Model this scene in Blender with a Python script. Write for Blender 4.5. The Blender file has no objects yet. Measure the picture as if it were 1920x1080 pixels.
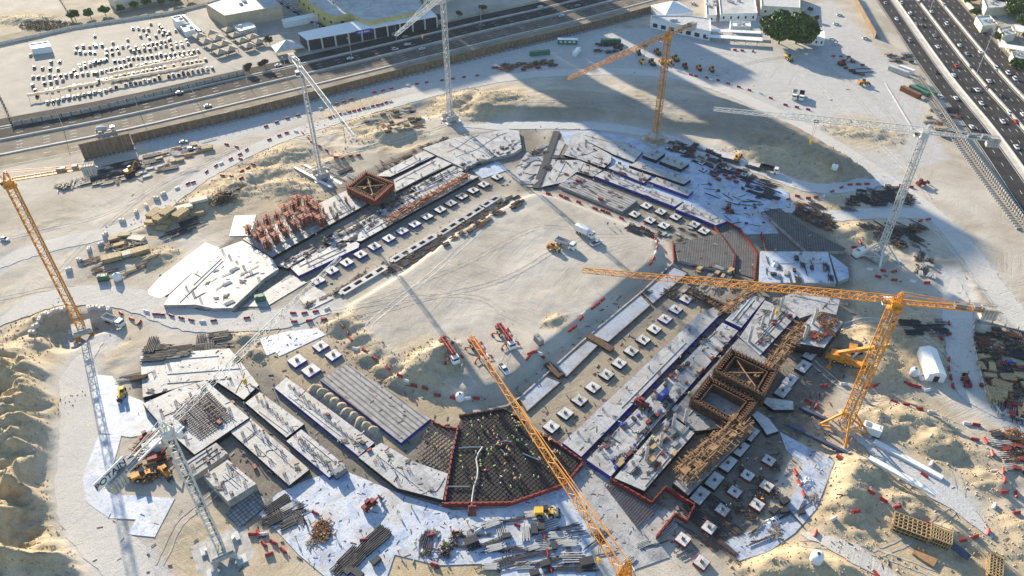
import bpy, bmesh, math, random
import numpy as np
from mathutils import Vector, Matrix, noise as mnoise
random.seed(11); rng = np.random.default_rng(7)
PI = math.pi
SC = bpy.context.scene
COL = SC.collection

# ------------------------------------------------------------------ camera
FOC = 1400.0; HCAM = 175.0
_n = (975-960, 2245-540.0)
ROLL = math.atan2(_n[0], _n[1]); PITCH = PI/2-math.atan(math.hypot(*_n)/FOC)
_fw = np.array([0, math.cos(PITCH), -math.sin(PITCH)])
_r0 = np.array([1., 0, 0]); _u0 = np.cross(_r0, _fw)
_R = math.cos(ROLL)*_r0-math.sin(ROLL)*_u0
_U = math.sin(ROLL)*_r0+math.cos(ROLL)*_u0
cam = bpy.data.cameras.new('camera'); camo = bpy.data.objects.new('camera', cam); COL.objects.link(camo)
cam.sensor_width = 36; cam.lens = 36*FOC/1920; cam.clip_start = 1; cam.clip_end = 9000
camo.matrix_world = Matrix(((_R[0], _U[0], -_fw[0], 0), (_R[1], _U[1], -_fw[1], 0), (_R[2], _U[2], -_fw[2], HCAM), (0, 0, 0, 1)))
SC.camera = camo
# ------------------------------------------------------------------ light
SUN_EL = math.radians(18); SHD = math.radians(-60)      # shadows run towards -60 deg from +X
sd = Vector((math.cos(SHD)*math.cos(SUN_EL), math.sin(SHD)*math.cos(SUN_EL), -math.sin(SUN_EL)))
sl = bpy.data.lights.new('sun', 'SUN'); so = bpy.data.objects.new('sun', sl); COL.objects.link(so)
sl.energy = 5.0; sl.angle = math.radians(0.5); sl.color = (1.0, 0.87, 0.68)
so.rotation_euler = sd.to_track_quat('-Z', 'Y').to_euler()
W = bpy.data.worlds.new('World'); SC.world = W; W.use_nodes = True
nt = W.node_tree; bg = nt.nodes['Background']
sky = nt.nodes.new('ShaderNodeTexSky'); sky.sky_type = 'NISHITA'; sky.sun_disc = False
sky.sun_elevation = SUN_EL; sky.sun_rotation = math.atan2(-sd.x, -sd.y); sky.air_density = 1.3; sky.dust_density = .6; sky.ozone_density = 4
nt.links.new(sky.outputs[0], bg.inputs[0]); bg.inputs[1].default_value = 0.115
SC.view_settings.view_transform = 'Standard'; SC.view_settings.look = 'None'
SC.view_settings.exposure = 1.2; SC.view_settings.gamma = 1

# ------------------------------------------------------------------ projection of picture points on to the ground
def G(px, py, z=0.0):
    d = _fw+_R*((px-960)/FOC)+_U*((540-py)/FOC); t = (z-HCAM)/d[2]
    return np.array([d[0]*t, d[1]*t])

# ------------------------------------------------------------------ mesh builder
class MB:
    def __init__(s): s.v = []; s.f = []; s.m = []
    def add(s, vs, fs, m=0):
        b = len(s.v); s.v += [tuple(map(float, v)) for v in vs]
        s.f += [tuple(b+i for i in f) for f in fs]; s.m += [m]*len(fs); return s
    def box(s, c, d, rz=0, m=0, taper=1.0):
        cx, cy, cz = c; hx, hy, hz = d[0]/2, d[1]/2, d[2]/2; co, si = math.cos(rz), math.sin(rz); vs = []
        for z, t in ((-hz, 1.0), (hz, taper)):
            for x, y in ((-hx, -hy), (hx, -hy), (hx, hy), (-hx, hy)):
                x *= t; y *= t; vs.append((cx+x*co-y*si, cy+x*si+y*co, cz+z))
        return s.add(vs, [(3, 2, 1, 0), (4, 5, 6, 7), (0, 1, 5, 4), (1, 2, 6, 5), (2, 3, 7, 6), (3, 0, 4, 7)], m)
    def beam(s, a, b, w, m=0, w2=None, n=4):
        a = Vector(a); b = Vector(b); d = b-a
        if d.length < 1e-6: return s
        q = d.normalized(); u = q.cross(Vector((0, 0, 1)))
        if u.length < 1e-3: u = Vector((1, 0, 0))
        u.normalize(); v = q.cross(u); w2 = w if w2 is None else w2; vs = []
        for p, r in ((a, w/2), (b, w2/2)):
            for k in range(n):
                t = 2*PI*(k+.5)/n; rr = r*(1.414 if n == 4 else 1)
                vs.append(p+u*math.cos(t)*rr+v*math.sin(t)*rr)
        fs = [tuple(range(n-1, -1, -1)), tuple(range(n, 2*n))]+[(k, (k+1) % n, n+(k+1) % n, n+k) for k in range(n)]
        return s.add(vs, fs, m)
    def path(s, pts, w, m=0, n=5):
        for a, b in zip(pts, pts[1:]): s.beam(a, b, w, m, n=n)
        return s
    def prism(s, poly, z0, z1, m=0, mside=None):
        n = len(poly); A = sum(poly[i][0]*poly[(i+1) % n][1]-poly[(i+1) % n][0]*poly[i][1] for i in range(n))
        if A < 0: poly = poly[::-1]
        vs = [(p[0], p[1], z0) for p in poly]+[(p[0], p[1], z1) for p in poly]
        s.add(vs, [tuple(range(n, 2*n)), tuple(range(n-1, -1, -1))], m)
        b = len(s.v)-2*n
        s.f += [(b+i, b+(i+1) % n, b+n+(i+1) % n, b+n+i) for i in range(n)]; s.m += [m if mside is None else mside]*n
        return s
    def rev(s, prof, c=(0, 0), n=12, m=0):
        vs = []; k = len(prof)
        for r, z in prof:
            for i in range(n): t = 2*PI*i/n; vs.append((c[0]+r*math.cos(t), c[1]+r*math.sin(t), z))
        fs = [(j*n+i, j*n+(i+1) % n, (j+1)*n+(i+1) % n, (j+1)*n+i) for j in range(k-1) for i in range(n)]
        fs += [tuple(range(n-1, -1, -1)), tuple((k-1)*n+i for i in range(n))]
        return s.add(vs, fs, m)
    def mesh(s, name, mats):
        me = bpy.data.meshes.new(name); me.from_pydata(s.v, [], s.f)
        for m in (mats if isinstance(mats, (list, tuple)) else [mats]): me.materials.append(m)
        me.polygons.foreach_set('material_index', s.m); me.update(); return me
    def build(s, name, mats, parent=None, loc=None):
        o = bpy.data.objects.new(name, s.mesh(name, mats)); COL.objects.link(o)
        if parent is not None: o.parent = parent
        if loc is not None: o.location = loc
        return o

def tag(o, label=None, cat=None, group=None, kind=None):
    if label: o['label'] = label
    if cat: o['category'] = cat
    if group: o['group'] = group
    if kind: o['kind'] = kind
    return o
def thing(name, label, cat, loc=(0, 0, 0), rz=0, group=None):
    o = bpy.data.objects.new(name, None); o.empty_display_size = .5; COL.objects.link(o)
    o.location = loc; o.rotation_euler = (0, 0, rz); return tag(o, label, cat, group)
def copy_tree(o, parent=None):
    c = o.copy(); COL.objects.link(c)
    if parent is not None: c.parent = parent
    for ch in list(KIDS.get(o.name, [])): copy_tree(ch, c)
    return c
KIDS = {}
def reg(o):          # remember the children of a prototype (fast copying)
    KIDS[o.name] = [c for c in bpy.data.objects if c.parent == o]
    for c in KIDS[o.name]: reg(c)
    return o
PROTO = []
class Proto:
    "first placing moves the thing itself, later ones are copies"
    def __init__(s, root): s.root = reg(root); s.used = False; PROTO.append(s)
    def put(s, loc, rz=0, label=None, group=None, scale=None):
        if s.used: o = copy_tree(s.root)
        else: o = s.root; s.used = True
        o.location = loc; o.rotation_euler = (0, 0, rz)
        if scale: o.scale = scale if isinstance(scale, tuple) else (scale,)*3
        if label: o['label'] = label
        if group: o['group'] = group
        elif 'group' in o and s.used and group == '': del o['group']
        return o
def drop_unused():
    for p in PROTO:
        if not p.used:
            def rm(o):
                for c in KIDS.get(o.name, []): rm(c)
                bpy.data.objects.remove(o)
            rm(p.root)
ORD = ['first', 'second', 'third', 'fourth', 'fifth', 'sixth', 'seventh', 'eighth', 'ninth', 'tenth', 'eleventh', 'twelfth', 'thirteenth', 'fourteenth', 'fifteenth', 'sixteenth', 'seventeenth', 'eighteenth', 'nineteenth', 'twentieth']

# ------------------------------------------------------------------ materials
def mat(name, col, rough=.8, metal=0., var=.0, scale=.5, col2=None, bump=0., bscale=8., spec=.4, world=False, detail=5, trans=None):
    m = bpy.data.materials.new(name); m.use_nodes = True; t = m.node_tree; b = t.nodes['Principled BSDF']
    b.inputs['Base Color'].default_value = (*col, 1); b.inputs['Roughness'].default_value = rough; b.inputs['Metallic'].default_value = metal
    b.inputs['Specular IOR Level'].default_value = spec
    if world: tc = t.nodes.new('ShaderNodeNewGeometry').outputs['Position']
    else: tc = t.nodes.new('ShaderNodeTexCoord').outputs['Object']
    if var > 0 or col2:
        n = t.nodes.new('ShaderNodeTexNoise'); n.inputs['Scale'].default_value = scale; n.inputs['Detail'].default_value = detail; n.inputs['Roughness'].default_value = .65
        t.links.new(tc, n.inputs['Vector']); r = t.nodes.new('ShaderNodeValToRGB')
        c2 = col2 or tuple(max(0, c*(1-var)) for c in col); c1 = col if col2 else tuple(min(1, c*(1+var*.6)) for c in col)
        r.color_ramp.elements[0].position = .36; r.color_ramp.elements[1].position = .64
        r.color_ramp.elements[0].color = (*c2, 1); r.color_ramp.elements[1].color = (*c1, 1)
        t.links.new(n.outputs[0], r.inputs[0]); t.links.new(r.outputs[0], b.inputs['Base Color'])
    if bump > 0:
        n2 = t.nodes.new('ShaderNodeTexNoise'); n2.inputs['Scale'].default_value = bscale; n2.inputs['Detail'].default_value = 4
        t.links.new(tc, n2.inputs['Vector']); bp = t.nodes.new('ShaderNodeBump'); bp.inputs['Strength'].default_value = bump; bp.inputs['Distance'].default_value = .3
        t.links.new(n2.outputs[0], bp.inputs['Height']); t.links.new(bp.outputs[0], b.inputs['Normal'])
    return m
M = {}
def mk(k, *a, **kw): M[k] = mat(k, *a, **kw)
mk('orange', (.66, .27, .03), .55, var=.4, scale=.5); mk('yellow', (.72, .42, .04), .5, var=.15)
mk('crane_white', (.60, .59, .55), .5, var=.15, scale=.3); mk('crane_grey', (.42, .41, .385), .55, var=.2, scale=.3); mk('cw', (.42, .40, .36), .8, var=.3, scale=.6)
mk('steel', (.045, .045, .05), .6, .2, var=.4); mk('steelblue', (.06, .08, .13), .55, .2, var=.3); mk('rust', (.20, .085, .04), .85, var=.45, scale=1.5)
mk('rebar', (.11, .075, .06), .8, var=.3); mk('redpaint', (.22, .03, .02), .6, var=.3, scale=1.0); mk('formred', (.30, .075, .04), .75, var=.4, scale=.9)
mk('barred', (.36, .035, .03), .5, var=.2); mk('barwhite', (.72, .68, .64), .5, var=.15)
mk('timber', (.40, .29, .15), .8, var=.35, scale=1.2); mk('darktimber', (.10, .055, .03), .85, var=.5, scale=1.0); mk('ply', (.32, .185, .09), .8, var=.35, scale=.8)
mk('glass', (.03, .04, .05), .1, spec=.8); mk('rubber', (.02, .02, .02), .9); mk('dark', (.03, .03, .035), .7)
mk('white', (.76, .75, .72), .5, var=.12, scale=1); mk('grey', (.22, .22, .22), .7, var=.2); mk('lgrey', (.48, .47, .45), .7, var=.2)
mk('green', (.05, .16, .10), .6, var=.3); mk('bluepaint', (.03, .06, .32), .5, var=.2); mk('blueskirt', (.04, .035, .26), .6, var=.35, scale=.7)
mk('blackskirt', (.016, .016, .02), .6, var=.3); mk('tan', (.48, .38, .26), .85, var=.15, scale=.3); mk('cream', (.62, .56, .44), .85, var=.15, scale=.3)
mk('yellowwall', (.52, .44, .18), .85, var=.15, scale=.3); mk('roofgrey', (.46, .45, .42), .8, var=.25, scale=.12); mk('roofblue', (.36, .42, .43), .7, var=.2, scale=.15)
mk('trunk', (.12, .08, .05), .9, var=.3); mk('leaf', (.08, .17, .025), .6, var=.5, scale=.35, col2=(.02, .05, .01)); mk('leaf2', (.10, .18, .03), .7, var=.5, scale=.5, col2=(.04, .06, .015))
mk('leafdry', (.10, .085, .045), .8, var=.5, scale=.5)
mk('skin', (.22, .11, .07), .7); mk('navy', (.03, .04, .09), .8); mk('vestorange', (.85, .20, .03), .6); mk('vestyellow', (.62, .72, .05), .6); mk('vestgreen', (.15, .5, .12), .6)
mk('silver', (.22, .225, .235), .5); mk('carblack', (.02, .02, .025), .5); mk('carred', (.4, .02, .02), .3); mk('carwhite', (.62, .62, .62), .45); mk('carblue', (.04, .09, .25), .3); mk('cartan', (.26, .22, .17), .6)
mk('concrete2', (.40, .38, .35), .85, var=.3, scale=.4, bump=.2); mk('wallconc', (.33, .31, .28), .85, var=.35, scale=.5)
mk('tarpblue', (.12, .22, .42), .6, var=.4, scale=.8)

def slabmat(name, base, stain, joint=.35, size=(4.2, 3.0), rot=47, wet=.5, world=True):
    m = bpy.data.materials.new(name); m.use_nodes = True; t = m.node_tree; b = t.nodes['Principled BSDF']; L = t.links.new
    g = t.nodes.new('ShaderNodeNewGeometry'); mp = t.nodes.new('ShaderNodeMapping'); mp.inputs['Rotation'].default_value = (0, 0, math.radians(-rot)); L(g.outputs['Position'], mp.inputs[0])
    br = t.nodes.new('ShaderNodeTexBrick'); br.inputs['Scale'].default_value = 1; br.inputs['Mortar Size'].default_value = .05; br.inputs['Mortar Smooth'].default_value = .3
    br.inputs['Brick Width'].default_value = size[0]; br.inputs['Row Height'].default_value = size[1]; br.offset = 0
    br.inputs['Color1'].default_value = (1, 1, 1, 1); br.inputs['Color2'].default_value = (.84, .85, .87, 1); br.inputs['Mortar'].default_value = (joint, joint, joint, 1); L(mp.outputs[0], br.inputs['Vector'])
    n = t.nodes.new('ShaderNodeTexNoise'); n.inputs['Scale'].default_value = .22; n.inputs['Detail'].default_value = 7; n.inputs['Roughness'].default_value = .7; n.inputs['Distortion'].default_value = .6; L(mp.outputs[0], n.inputs['Vector'])
    r = t.nodes.new('ShaderNodeValToRGB'); e = r.color_ramp.elements; e[0].position = .36; e[0].color = (*stain, 1); e[1].position = .52; e[1].color = (*base, 1); L(n.outputs[0], r.inputs[0])
    n3 = t.nodes.new('ShaderNodeTexNoise'); n3.inputs['Scale'].default_value = 1.7; n3.inputs['Detail'].default_value = 5; L(mp.outputs[0], n3.inputs['Vector'])
    r3 = t.nodes.new('ShaderNodeValToRGB'); r3.color_ramp.elements[0].position = .30; r3.color_ramp.elements[0].color = (.55, .53, .50, 1); r3.color_ramp.elements[1].position = .46; r3.color_ramp.elements[1].color = (1, 1, 1, 1); L(n3.outputs[0], r3.inputs[0])
    mx = t.nodes.new('ShaderNodeMixRGB'); mx.blend_type = 'MULTIPLY'; mx.inputs[0].default_value = 1; L(r.outputs[0], mx.inputs[1]); L(br.outputs['Color'], mx.inputs[2])
    mx2 = t.nodes.new('ShaderNodeMixRGB'); mx2.blend_type = 'MULTIPLY'; mx2.inputs[0].default_value = .8; L(mx.outputs[0], mx2.inputs[1]); L(r3.outputs[0], mx2.inputs[2])
    n4 = t.nodes.new('ShaderNodeTexNoise'); n4.inputs['Scale'].default_value = .11; n4.inputs['Detail'].default_value = 9; n4.inputs['Roughness'].default_value = .75; L(g.outputs['Position'], n4.inputs['Vector'])
    r4 = t.nodes.new('ShaderNodeValToRGB'); r4.color_ramp.elements[0].position = .50; r4.color_ramp.elements[0].color = (0, 0, 0, 1); r4.color_ramp.elements[1].position = .64; r4.color_ramp.elements[1].color = (.7, .7, .7, 1); L(n4.outputs[0], r4.inputs[0])
    mx4 = t.nodes.new('ShaderNodeMixRGB'); mx4.inputs[2].default_value = (.33, .28, .21, 1); L(r4.outputs[0], mx4.inputs[0]); L(mx2.outputs[0], mx4.inputs[1])
    L(mx4.outputs[0], b.inputs['Base Color']); b.inputs['Roughness'].default_value = wet+.1
    bp = t.nodes.new('ShaderNodeBump'); bp.inputs['Strength'].default_value = .25; bp.inputs['Distance'].default_value = .2; L(n3.outputs[0], bp.inputs['Height']); L(bp.outputs[0], b.inputs['Normal'])
    M[name] = m; return m
slabmat('slab', (.43, .425, .415), (.23, .23, .235), .35, (5.2, 3.6))
slabmat('slabgrey', (.30, .29, .28), (.15, .145, .14), .6, (4, 3))
slabmat('membrane', (.50, .53, .58), (.27, .35, .49), .75, (6.5, 20), 40, .45)  # blue of the shaded white sheet mixed into its colour
slabmat('membblue', (.42, .49, .60), (.22, .31, .46), .7, (5, 12), 40, .45)  # deeper blue: shade on white blinding put into the base colour
slabmat('stripblue', (.33, .37, .43), (.22, .24, .27), .7, (5, 12), 47, .5)  # bluish light on the strips put into their colour
slabmat('blinding', (.40, .39, .375), (.23, .23, .235), .55, (3.2, 3.2), 47)
slabmat('padtop', (.60, .59, .56), (.34, .33, .31), .9, (9, 9))
def striped(name, c1, c2, period, rot, duty=.5, cross=None):
    m = bpy.data.materials.new(name); m.use_nodes = True; t = m.node_tree; b = t.nodes['Principled BSDF']; L = t.links.new
    g = t.nodes.new('ShaderNodeNewGeometry'); mp = t.nodes.new('ShaderNodeMapping'); mp.inputs['Rotation'].default_value = (0, 0, math.radians(-rot)); L(g.outputs['Position'], mp.inputs[0])
    br = t.nodes.new('ShaderNodeTexBrick'); br.offset = 0; br.inputs['Scale'].default_value = 1; br.inputs['Mortar Size'].default_value = period*(1-duty)/2; br.inputs['Mortar Smooth'].default_value = .2
    br.inputs['Brick Width'].default_value = cross or 4000; br.inputs['Row Height'].default_value = period
    br.inputs['Color1'].default_value = (*c1, 1); br.inputs['Color2'].default_value = (*[c*.85 for c in c1], 1); br.inputs['Mortar'].default_value = (*c2, 1); L(mp.outputs[0], br.inputs['Vector'])
    n = t.nodes.new('ShaderNodeTexNoise'); n.inputs['Scale'].default_value = .5; n.inputs['Detail'].default_value = 6; L(mp.outputs[0], n.inputs['Vector'])
    r = t.nodes.new('ShaderNodeValToRGB'); r.color_ramp.elements[0].position = .35; r.color_ramp.elements[0].color = (.5, .5, .5, 1); r.color_ramp.elements[1].position = .6; L(n.outputs[0], r.inputs[0])
    mx = t.nodes.new('ShaderNodeMixRGB'); mx.blend_type = 'MULTIPLY'; mx.inputs[0].default_value = .7; L(br.outputs['Color'], mx.inputs[1]); L(r.outputs[0], mx.inputs[2]); L(mx.outputs[0], b.inputs['Base Color'])
    b.inputs['Roughness'].default_value = .8; M[name] = m; return m
striped('rebarmat', (.022, .018, .016), (.06, .045, .038), .8, 47, .8, .8)
striped('rebarmatgrey', (.30, .30, .30), (.10, .09, .085), 1.1, 47, .75, 1.1)
striped('ribs', (.34, .33, .32), (.13, .12, .115), 1.6, -43, .6)
striped('deckdark', (.12, .115, .11), (.05, .045, .045), .9, 75, .6)
striped('boards', (.24, .15, .08), (.10, .06, .035), .5, 27, .7, 5)
striped('boards2', (.24, .15, .08), (.10, .06, .035), .5, 27, .7, 5)

# ------------------------------------------------------------------ value noise for the terrain
def vnoise(x, y, seed):
    g = np.random.default_rng(seed).random((256, 256)); xi = np.floor(x).astype(int); yi = np.floor(y).astype(int)
    fx = x-xi; fy = y-yi; fx = fx*fx*(3-2*fx); fy = fy*fy*(3-2*fy); a = g[yi & 255, xi & 255]; b = g[yi & 255, (xi+1) & 255]; c = g[(yi+1) & 255, xi & 255]; d = g[(yi+1) & 255, (xi+1) & 255]
    return (a*(1-fx)+b*fx)*(1-fy)+(c*(1-fx)+d*fx)*fy
def fbm(x, y, s, seed, oc=4):
    r = 0; a = .5; t = 0
    for k in range(oc): r = r+a*vnoise(x/s, y/s, seed+k); t += a; a *= .5; s *= .5
    return r/t
def sdist(X, Y, poly):
    "signed distance to a polygon, positive inside"
    d = np.full(X.shape, 1e9); ins = np.zeros(X.shape, bool); n = len(poly)
    for i in range(n):
        ax, ay = poly[i]; bx, by = poly[(i+1) % n]; ex, ey = bx-ax, by-ay; L2 = ex*ex+ey*ey+1e-9
        t = np.clip(((X-ax)*ex+(Y-ay)*ey)/L2, 0, 1); d = np.minimum(d, np.hypot(X-ax-t*ex, Y-ay-t*ey))
        c = ((ay > Y) != (by > Y)) & (X < (bx-ax)*(Y-ay)/((by-ay) if abs(by-ay) > 1e-9 else 1e-9)+ax); ins ^= c
    return np.where(ins, d, -d)
def pdist(X, Y, line):
    d = np.full(X.shape, 1e9)
    for a, b in zip(line, line[1:]):
        ex, ey = b[0]-a[0], b[1]-a[1]; t = np.clip(((X-a[0])*ex+(Y-a[1])*ey)/(ex*ex+ey*ey+1e-9), 0, 1); d = np.minimum(d, np.hypot(X-a[0]-t*ex, Y-a[1]-t*ey))
    return d
sm = lambda x: (lambda t: t*t*(3-2*t))(np.clip(x, 0, 1))
def GP(pts, z=0): return [G(x, y, z) for x, y in pts]
def catmull(pts, n=8):
    pts = [np.array(p, float) for p in pts]; P = [2*pts[0]-pts[1]]+pts+[2*pts[-1]-pts[-2]]; out = []
    for i in range(1, len(P)-2):
        for k in range(n):
            t = k/n; out.append(.5*((2*P[i])+(-P[i-1]+P[i+1])*t+(2*P[i-1]-5*P[i]+4*P[i+1]-P[i+2])*t*t+(-P[i-1]+3*P[i]-3*P[i+1]+P[i+2])*t**3))
    out.append(P[-2]); return out
# ================================================================== DATA: concrete work (picture outline of the top face, height, materials, label)
# (name, polygon, z top, thickness, top material, side material, label, category, starter-bar rows)
SLABS = [
('foundation_slab', [(263,668),(300,663),(430,653),(446,672),(485,722),(457,749),(403,713),(385,712),(330,728),(268,745)], 1.5,1.8,'slab','blackskirt','pale L-shaped foundation slab below the two black pipe stacks at the left','slab',14),
('core_slab', [(268,757),(332,728),(385,713),(467,783),(365,852),(302,796)], 1.9,2.2,'slab','blackskirt','square pale foundation slab carrying a dark square rebar mat, beneath the white crane jib','slab',6),
('foundation_slab', [(460,755),(487,735),(570,795),(537,820)], 1.4,1.6,'slab','blackskirt','short pale slab between the trench and the long blue-edged slab at the lower left','slab',8),
('foundation_slab', [(537,827),(565,805),(647,872),(617,895)], 1.3,1.5,'slab','blueskirt','short pale slab with a blue end, in line below the short black-edged slab','slab',10),
('foundation_slab', [(432,810),(470,785),(580,880),(542,910)], 1.5,1.7,'slab','blackskirt','pale slab strewn with crumpled white sheeting, right of the square core slab','slab',8),
('foundation_slab', [(515,727),(537,707),(702,830),(672,855)], 1.4,1.6,'slab','blueskirt','longest pale slab with a blue skirt along its lower side, beside the crescent sand heaps','slab',16),
('foundation_slab', [(340,872),(405,830),(427,850),(360,895)], 2.0,2.2,'slabgrey','wallconc','small grey rectangular slab just below the square core slab','slab',3),
('foundation_slab', [(382,892),(427,862),(480,907),(427,940)], 2.9,3.1,'slab','wallconc','thick nearly square block of pale concrete nearest the lower left rebar mat','slab',6),
('ribbed_slab', [(600,712),(652,682),(807,785),(752,830)], 1.2,1.4,'ribs','blueskirt','broad grey slab with long ribs between the sand heaps and the plateau slope','slab',0),
('foundation_slab', [(672,857),(715,830),(775,865),(840,888),(830,937),(745,915)], 1.4,1.6,'slab','blackskirt','pale slab with bent outline left of the dark rebar pit','slab',10),
# upper left wing
('podium_slab', [(307,572),(317,553),(407,469),(438,457),(455,451),(509,484),(522,504),(495,522),(436,577),(400,578),(367,571)], 1.5,1.7,'slab','wallconc','large leaf-shaped pale slab at the left tip of the ring','slab',8),
('podium_slab', [(455,448),(690,338),(735,350),(692,380),(510,482)], 1.2,1.4,'slabgrey','blackskirt','grey slab under the red column forms','slab',6),
('foundation_slab', [(705,330),(795,282),(815,292),(732,331)], 1.0,1.2,'slab','blackskirt','narrow pale slab uphill of the brown timber box form','slab',4),
('foundation_slab', [(738,337),(820,295),(847,307),(790,335),(742,360)], 1.0,1.2,'slab','blackskirt','pale slab directly right of the brown timber box form','slab',6),
('foundation_slab', [(770,353),(850,311),(872,318),(787,363)], 1.0,1.2,'slab','blackskirt','narrow pale slab above the strip of orange rebar cages','slab',6),
('foundation_slab', [(634,450),(780,370),(862,322),(897,331),(780,394),(677,452)], 1.1,1.3,'slab','blackskirt','long pale strip slab carrying orange rebar cages beside the upper left footings','slab',5),
('foundation_slab', [(545,502),(628,457),(668,453),(674,457),(672,464),(560,517)], 1.0,1.2,'slab','blueskirt','pale slab with a deep blue skirt at the end of the upper left wing','slab',5),
('foundation_slab', [(520,498),(592,458),(604,464),(540,503)], 1.0,1.2,'slabgrey','blackskirt','grey strip slab left of the deep blue skirt','slab',4),
('foundation_slab', [(606,452),(742,380),(758,386),(622,461)], 1.0,1.2,'slab','blackskirt','long thin pale slab in the shaded middle of the upper left wing','slab',8),
('foundation_slab', [(560,478),(600,458),(612,466),(574,487)], 1.0,1.2,'slabgrey','blackskirt','short grey slab filling the dark middle strip near the red column forms','slab',2),
('foundation_slab', [(762,368),(780,359),(868,322),(855,332),(790,364)], 1.0,1.2,'slab','blackskirt','thin pale sliver slab above the orange cage strip','slab',0),
('foundation_slab', [(748,376),(783,360),(796,366),(764,384)], 1.0,1.2,'slab','blackskirt','small pale slab at the right end of the shaded middle strip','slab',2),
('podium_slab', [(792,278),(850,258),(922,248),(948,240),(955,243),(973,245),(978,277),(963,287),(895,303),(872,317),(850,306)], 1.3,1.5,'slab','wallconc','large curved pale slab at the top of the upper left wing, below the white crane','slab',9),
# upper right wing
('foundation_slab', [(1075,252),(1100,246),(1180,268),(1205,284),(1188,304),(1150,289),(1100,264),(1063,284)], .8,1.0,'slab','blackskirt','pale slab at the top of the upper right wing beside the orange crane base','slab',5),
('foundation_slab', [(1057,290),(1070,268),(1100,265),(1147,291),(1145,304),(1133,314),(1085,298)], 1.0,1.2,'slab','blackskirt','pale slab just inside the top slab of the upper right wing','slab',6),
('foundation_slab', [(1017,350),(1045,300),(1085,300),(1129,319),(1112,331),(1082,322),(1055,342)], .8,1.0,'slab','blackskirt','pale slab scattered with bars at the left end of the upper right wing','slab',4),
('foundation_slab', [(1141,315),(1157,307),(1221,330),(1207,343)], 1.1,1.3,'slab','blueskirt','short pale blue-edged slab second from the ribbed slab','slab',5),
('foundation_slab', [(1115,330),(1133,320),(1280,378),(1265,387)], 1.2,1.4,'slab','blueskirt','long pale blue-edged slab next to the ribbed grey slab','slab',11),
('foundation_slab', [(1180,310),(1195,302),(1295,337),(1282,345)], 1.3,1.5,'slab','blackskirt','black-edged pale slab beside the two dark pads','slab',5),
('foundation_slab', [(1205,291),(1222,282),(1247,287),(1230,300)], 1.6,1.8,'slab','blackskirt','smaller of the two dark-edged pads below the upper orange crane','slab',2),
('foundation_slab', [(1237,302),(1252,292),(1292,306),(1277,317)], 1.6,1.8,'slab','blackskirt','larger of the two dark-edged pads below the upper orange crane','slab',3),
('foundation_slab', [(1217,340),(1231,332),(1300,357),(1290,367)], 1.3,1.5,'slab','blueskirt','pale blue-edged slab bordering the blue-white blinding sheet','slab',5),
('ribbed_slab', [(1047,347),(1080,327),(1195,375),(1167,396)], 1.0,1.2,'ribs','wallconc','grey ribbed slab nearest the field in the upper right wing','slab',0),
('foundation_slab', [(1267,392),(1283,379),(1330,399),(1362,415),(1342,422),(1302,405)], 1.3,1.5,'slab','blueskirt','pale blue-edged slab leading to the dark brown trench','slab',5),
('ribbed_slab', [(1264,456),(1350,438),(1377,478),(1372,511),(1345,505),(1272,488)], .9,1.1,'deckdark','wallconc','dark grey deck of narrow strips beside the bend of the brown trench','slab',0),
# right hand side
('podium_slab', [(1426,471),(1552,472),(1568,530),(1424,530)], 1.8,2.0,'membrane','wallconc','bluish sheet-covered slab above the long orange jib','slab',4),
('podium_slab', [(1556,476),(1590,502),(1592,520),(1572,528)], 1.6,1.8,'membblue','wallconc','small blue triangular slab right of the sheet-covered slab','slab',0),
('podium_slab', [(1430,396),(1462,390),(1520,432),(1586,466),(1582,471),(1512,470)], 1.3,1.5,'deckdark','wallconc','dark bluish sloping deck above the sheet-covered slab','slab',0),
('podium_slab', [(1430,440),(1466,440),(1492,468),(1436,468)], .9,1.1,'deckdark','wallconc','small dark deck with a red edge left of the sloping deck','slab',0),
('foundation_slab', [(1460,560),(1496,545),(1575,562),(1568,590),(1540,584),(1500,596)], 1.8,2.0,'slab','wallconc','pale slab directly below the long orange jib at its mast end','slab',3),
# lower right wing
('foundation_slab', [(1055,830),(1310,590),(1345,572),(1357,582),(1090,856)], 1.2,1.4,'slab','blueskirt','long pale strip slab beside the row of square footings in the lower right wing','slab',14),
('foundation_slab', [(1100,862),(1355,605),(1384,620),(1145,893)], 1.4,1.6,'slab','blueskirt','middle long pale strip slab of the lower right wing','slab',14),
('foundation_slab', [(1360,600),(1408,553),(1434,560),(1390,614)], 1.4,1.6,'slab','blueskirt','short strip slab at the upper end of the middle strip','slab',4),
('foundation_slab', [(1152,896),(1255,777),(1302,812),(1208,920)], 1.7,1.9,'slab','blackskirt','pale slab with stacked boards at the lower end of the lower right wing','slab',4),
('foundation_slab', [(1387,632),(1434,563),(1495,590),(1425,666)], 1.7,1.9,'slab','blueskirt','pale slab with four tall white columns','slab',3),
('podium_slab', [(1258,774),(1385,634),(1462,690),(1448,722),(1376,800),(1302,808)], 1.5,1.7,'slabgrey','blackskirt','grey slab under the two big timber box forms','slab',2),
('podium_slab', [(1478,640),(1530,583),(1582,604),(1545,652)], 4.0,4.2,'slab','blackskirt','raised pale slab with two white columns left of the orange mobile crane','slab',2),
('foundation_slab', [(1262,905),(1376,795),(1408,812),(1290,928)], 1.8,2.0,'slabgrey','blackskirt','grey slab below the strip of brown timber props','slab',0),
]
RETAIN = [
([(972,745),(1022,704),(1052,716),(988,772)], 'lowest bluish strip slab along the foot of the plateau slope'),
([(1037,690),(1100,637),(1122,647),(1062,707)], 'middle bluish strip slab along the foot of the plateau slope'),
([(1107,627),(1200,552),(1220,572),(1140,642)], 'upper bluish strip slab along the foot of the plateau slope'),
([(1204,549),(1262,500),(1290,512),(1224,570)], 'uppermost bluish strip slab near the bend of the brown trench'),
]
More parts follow.
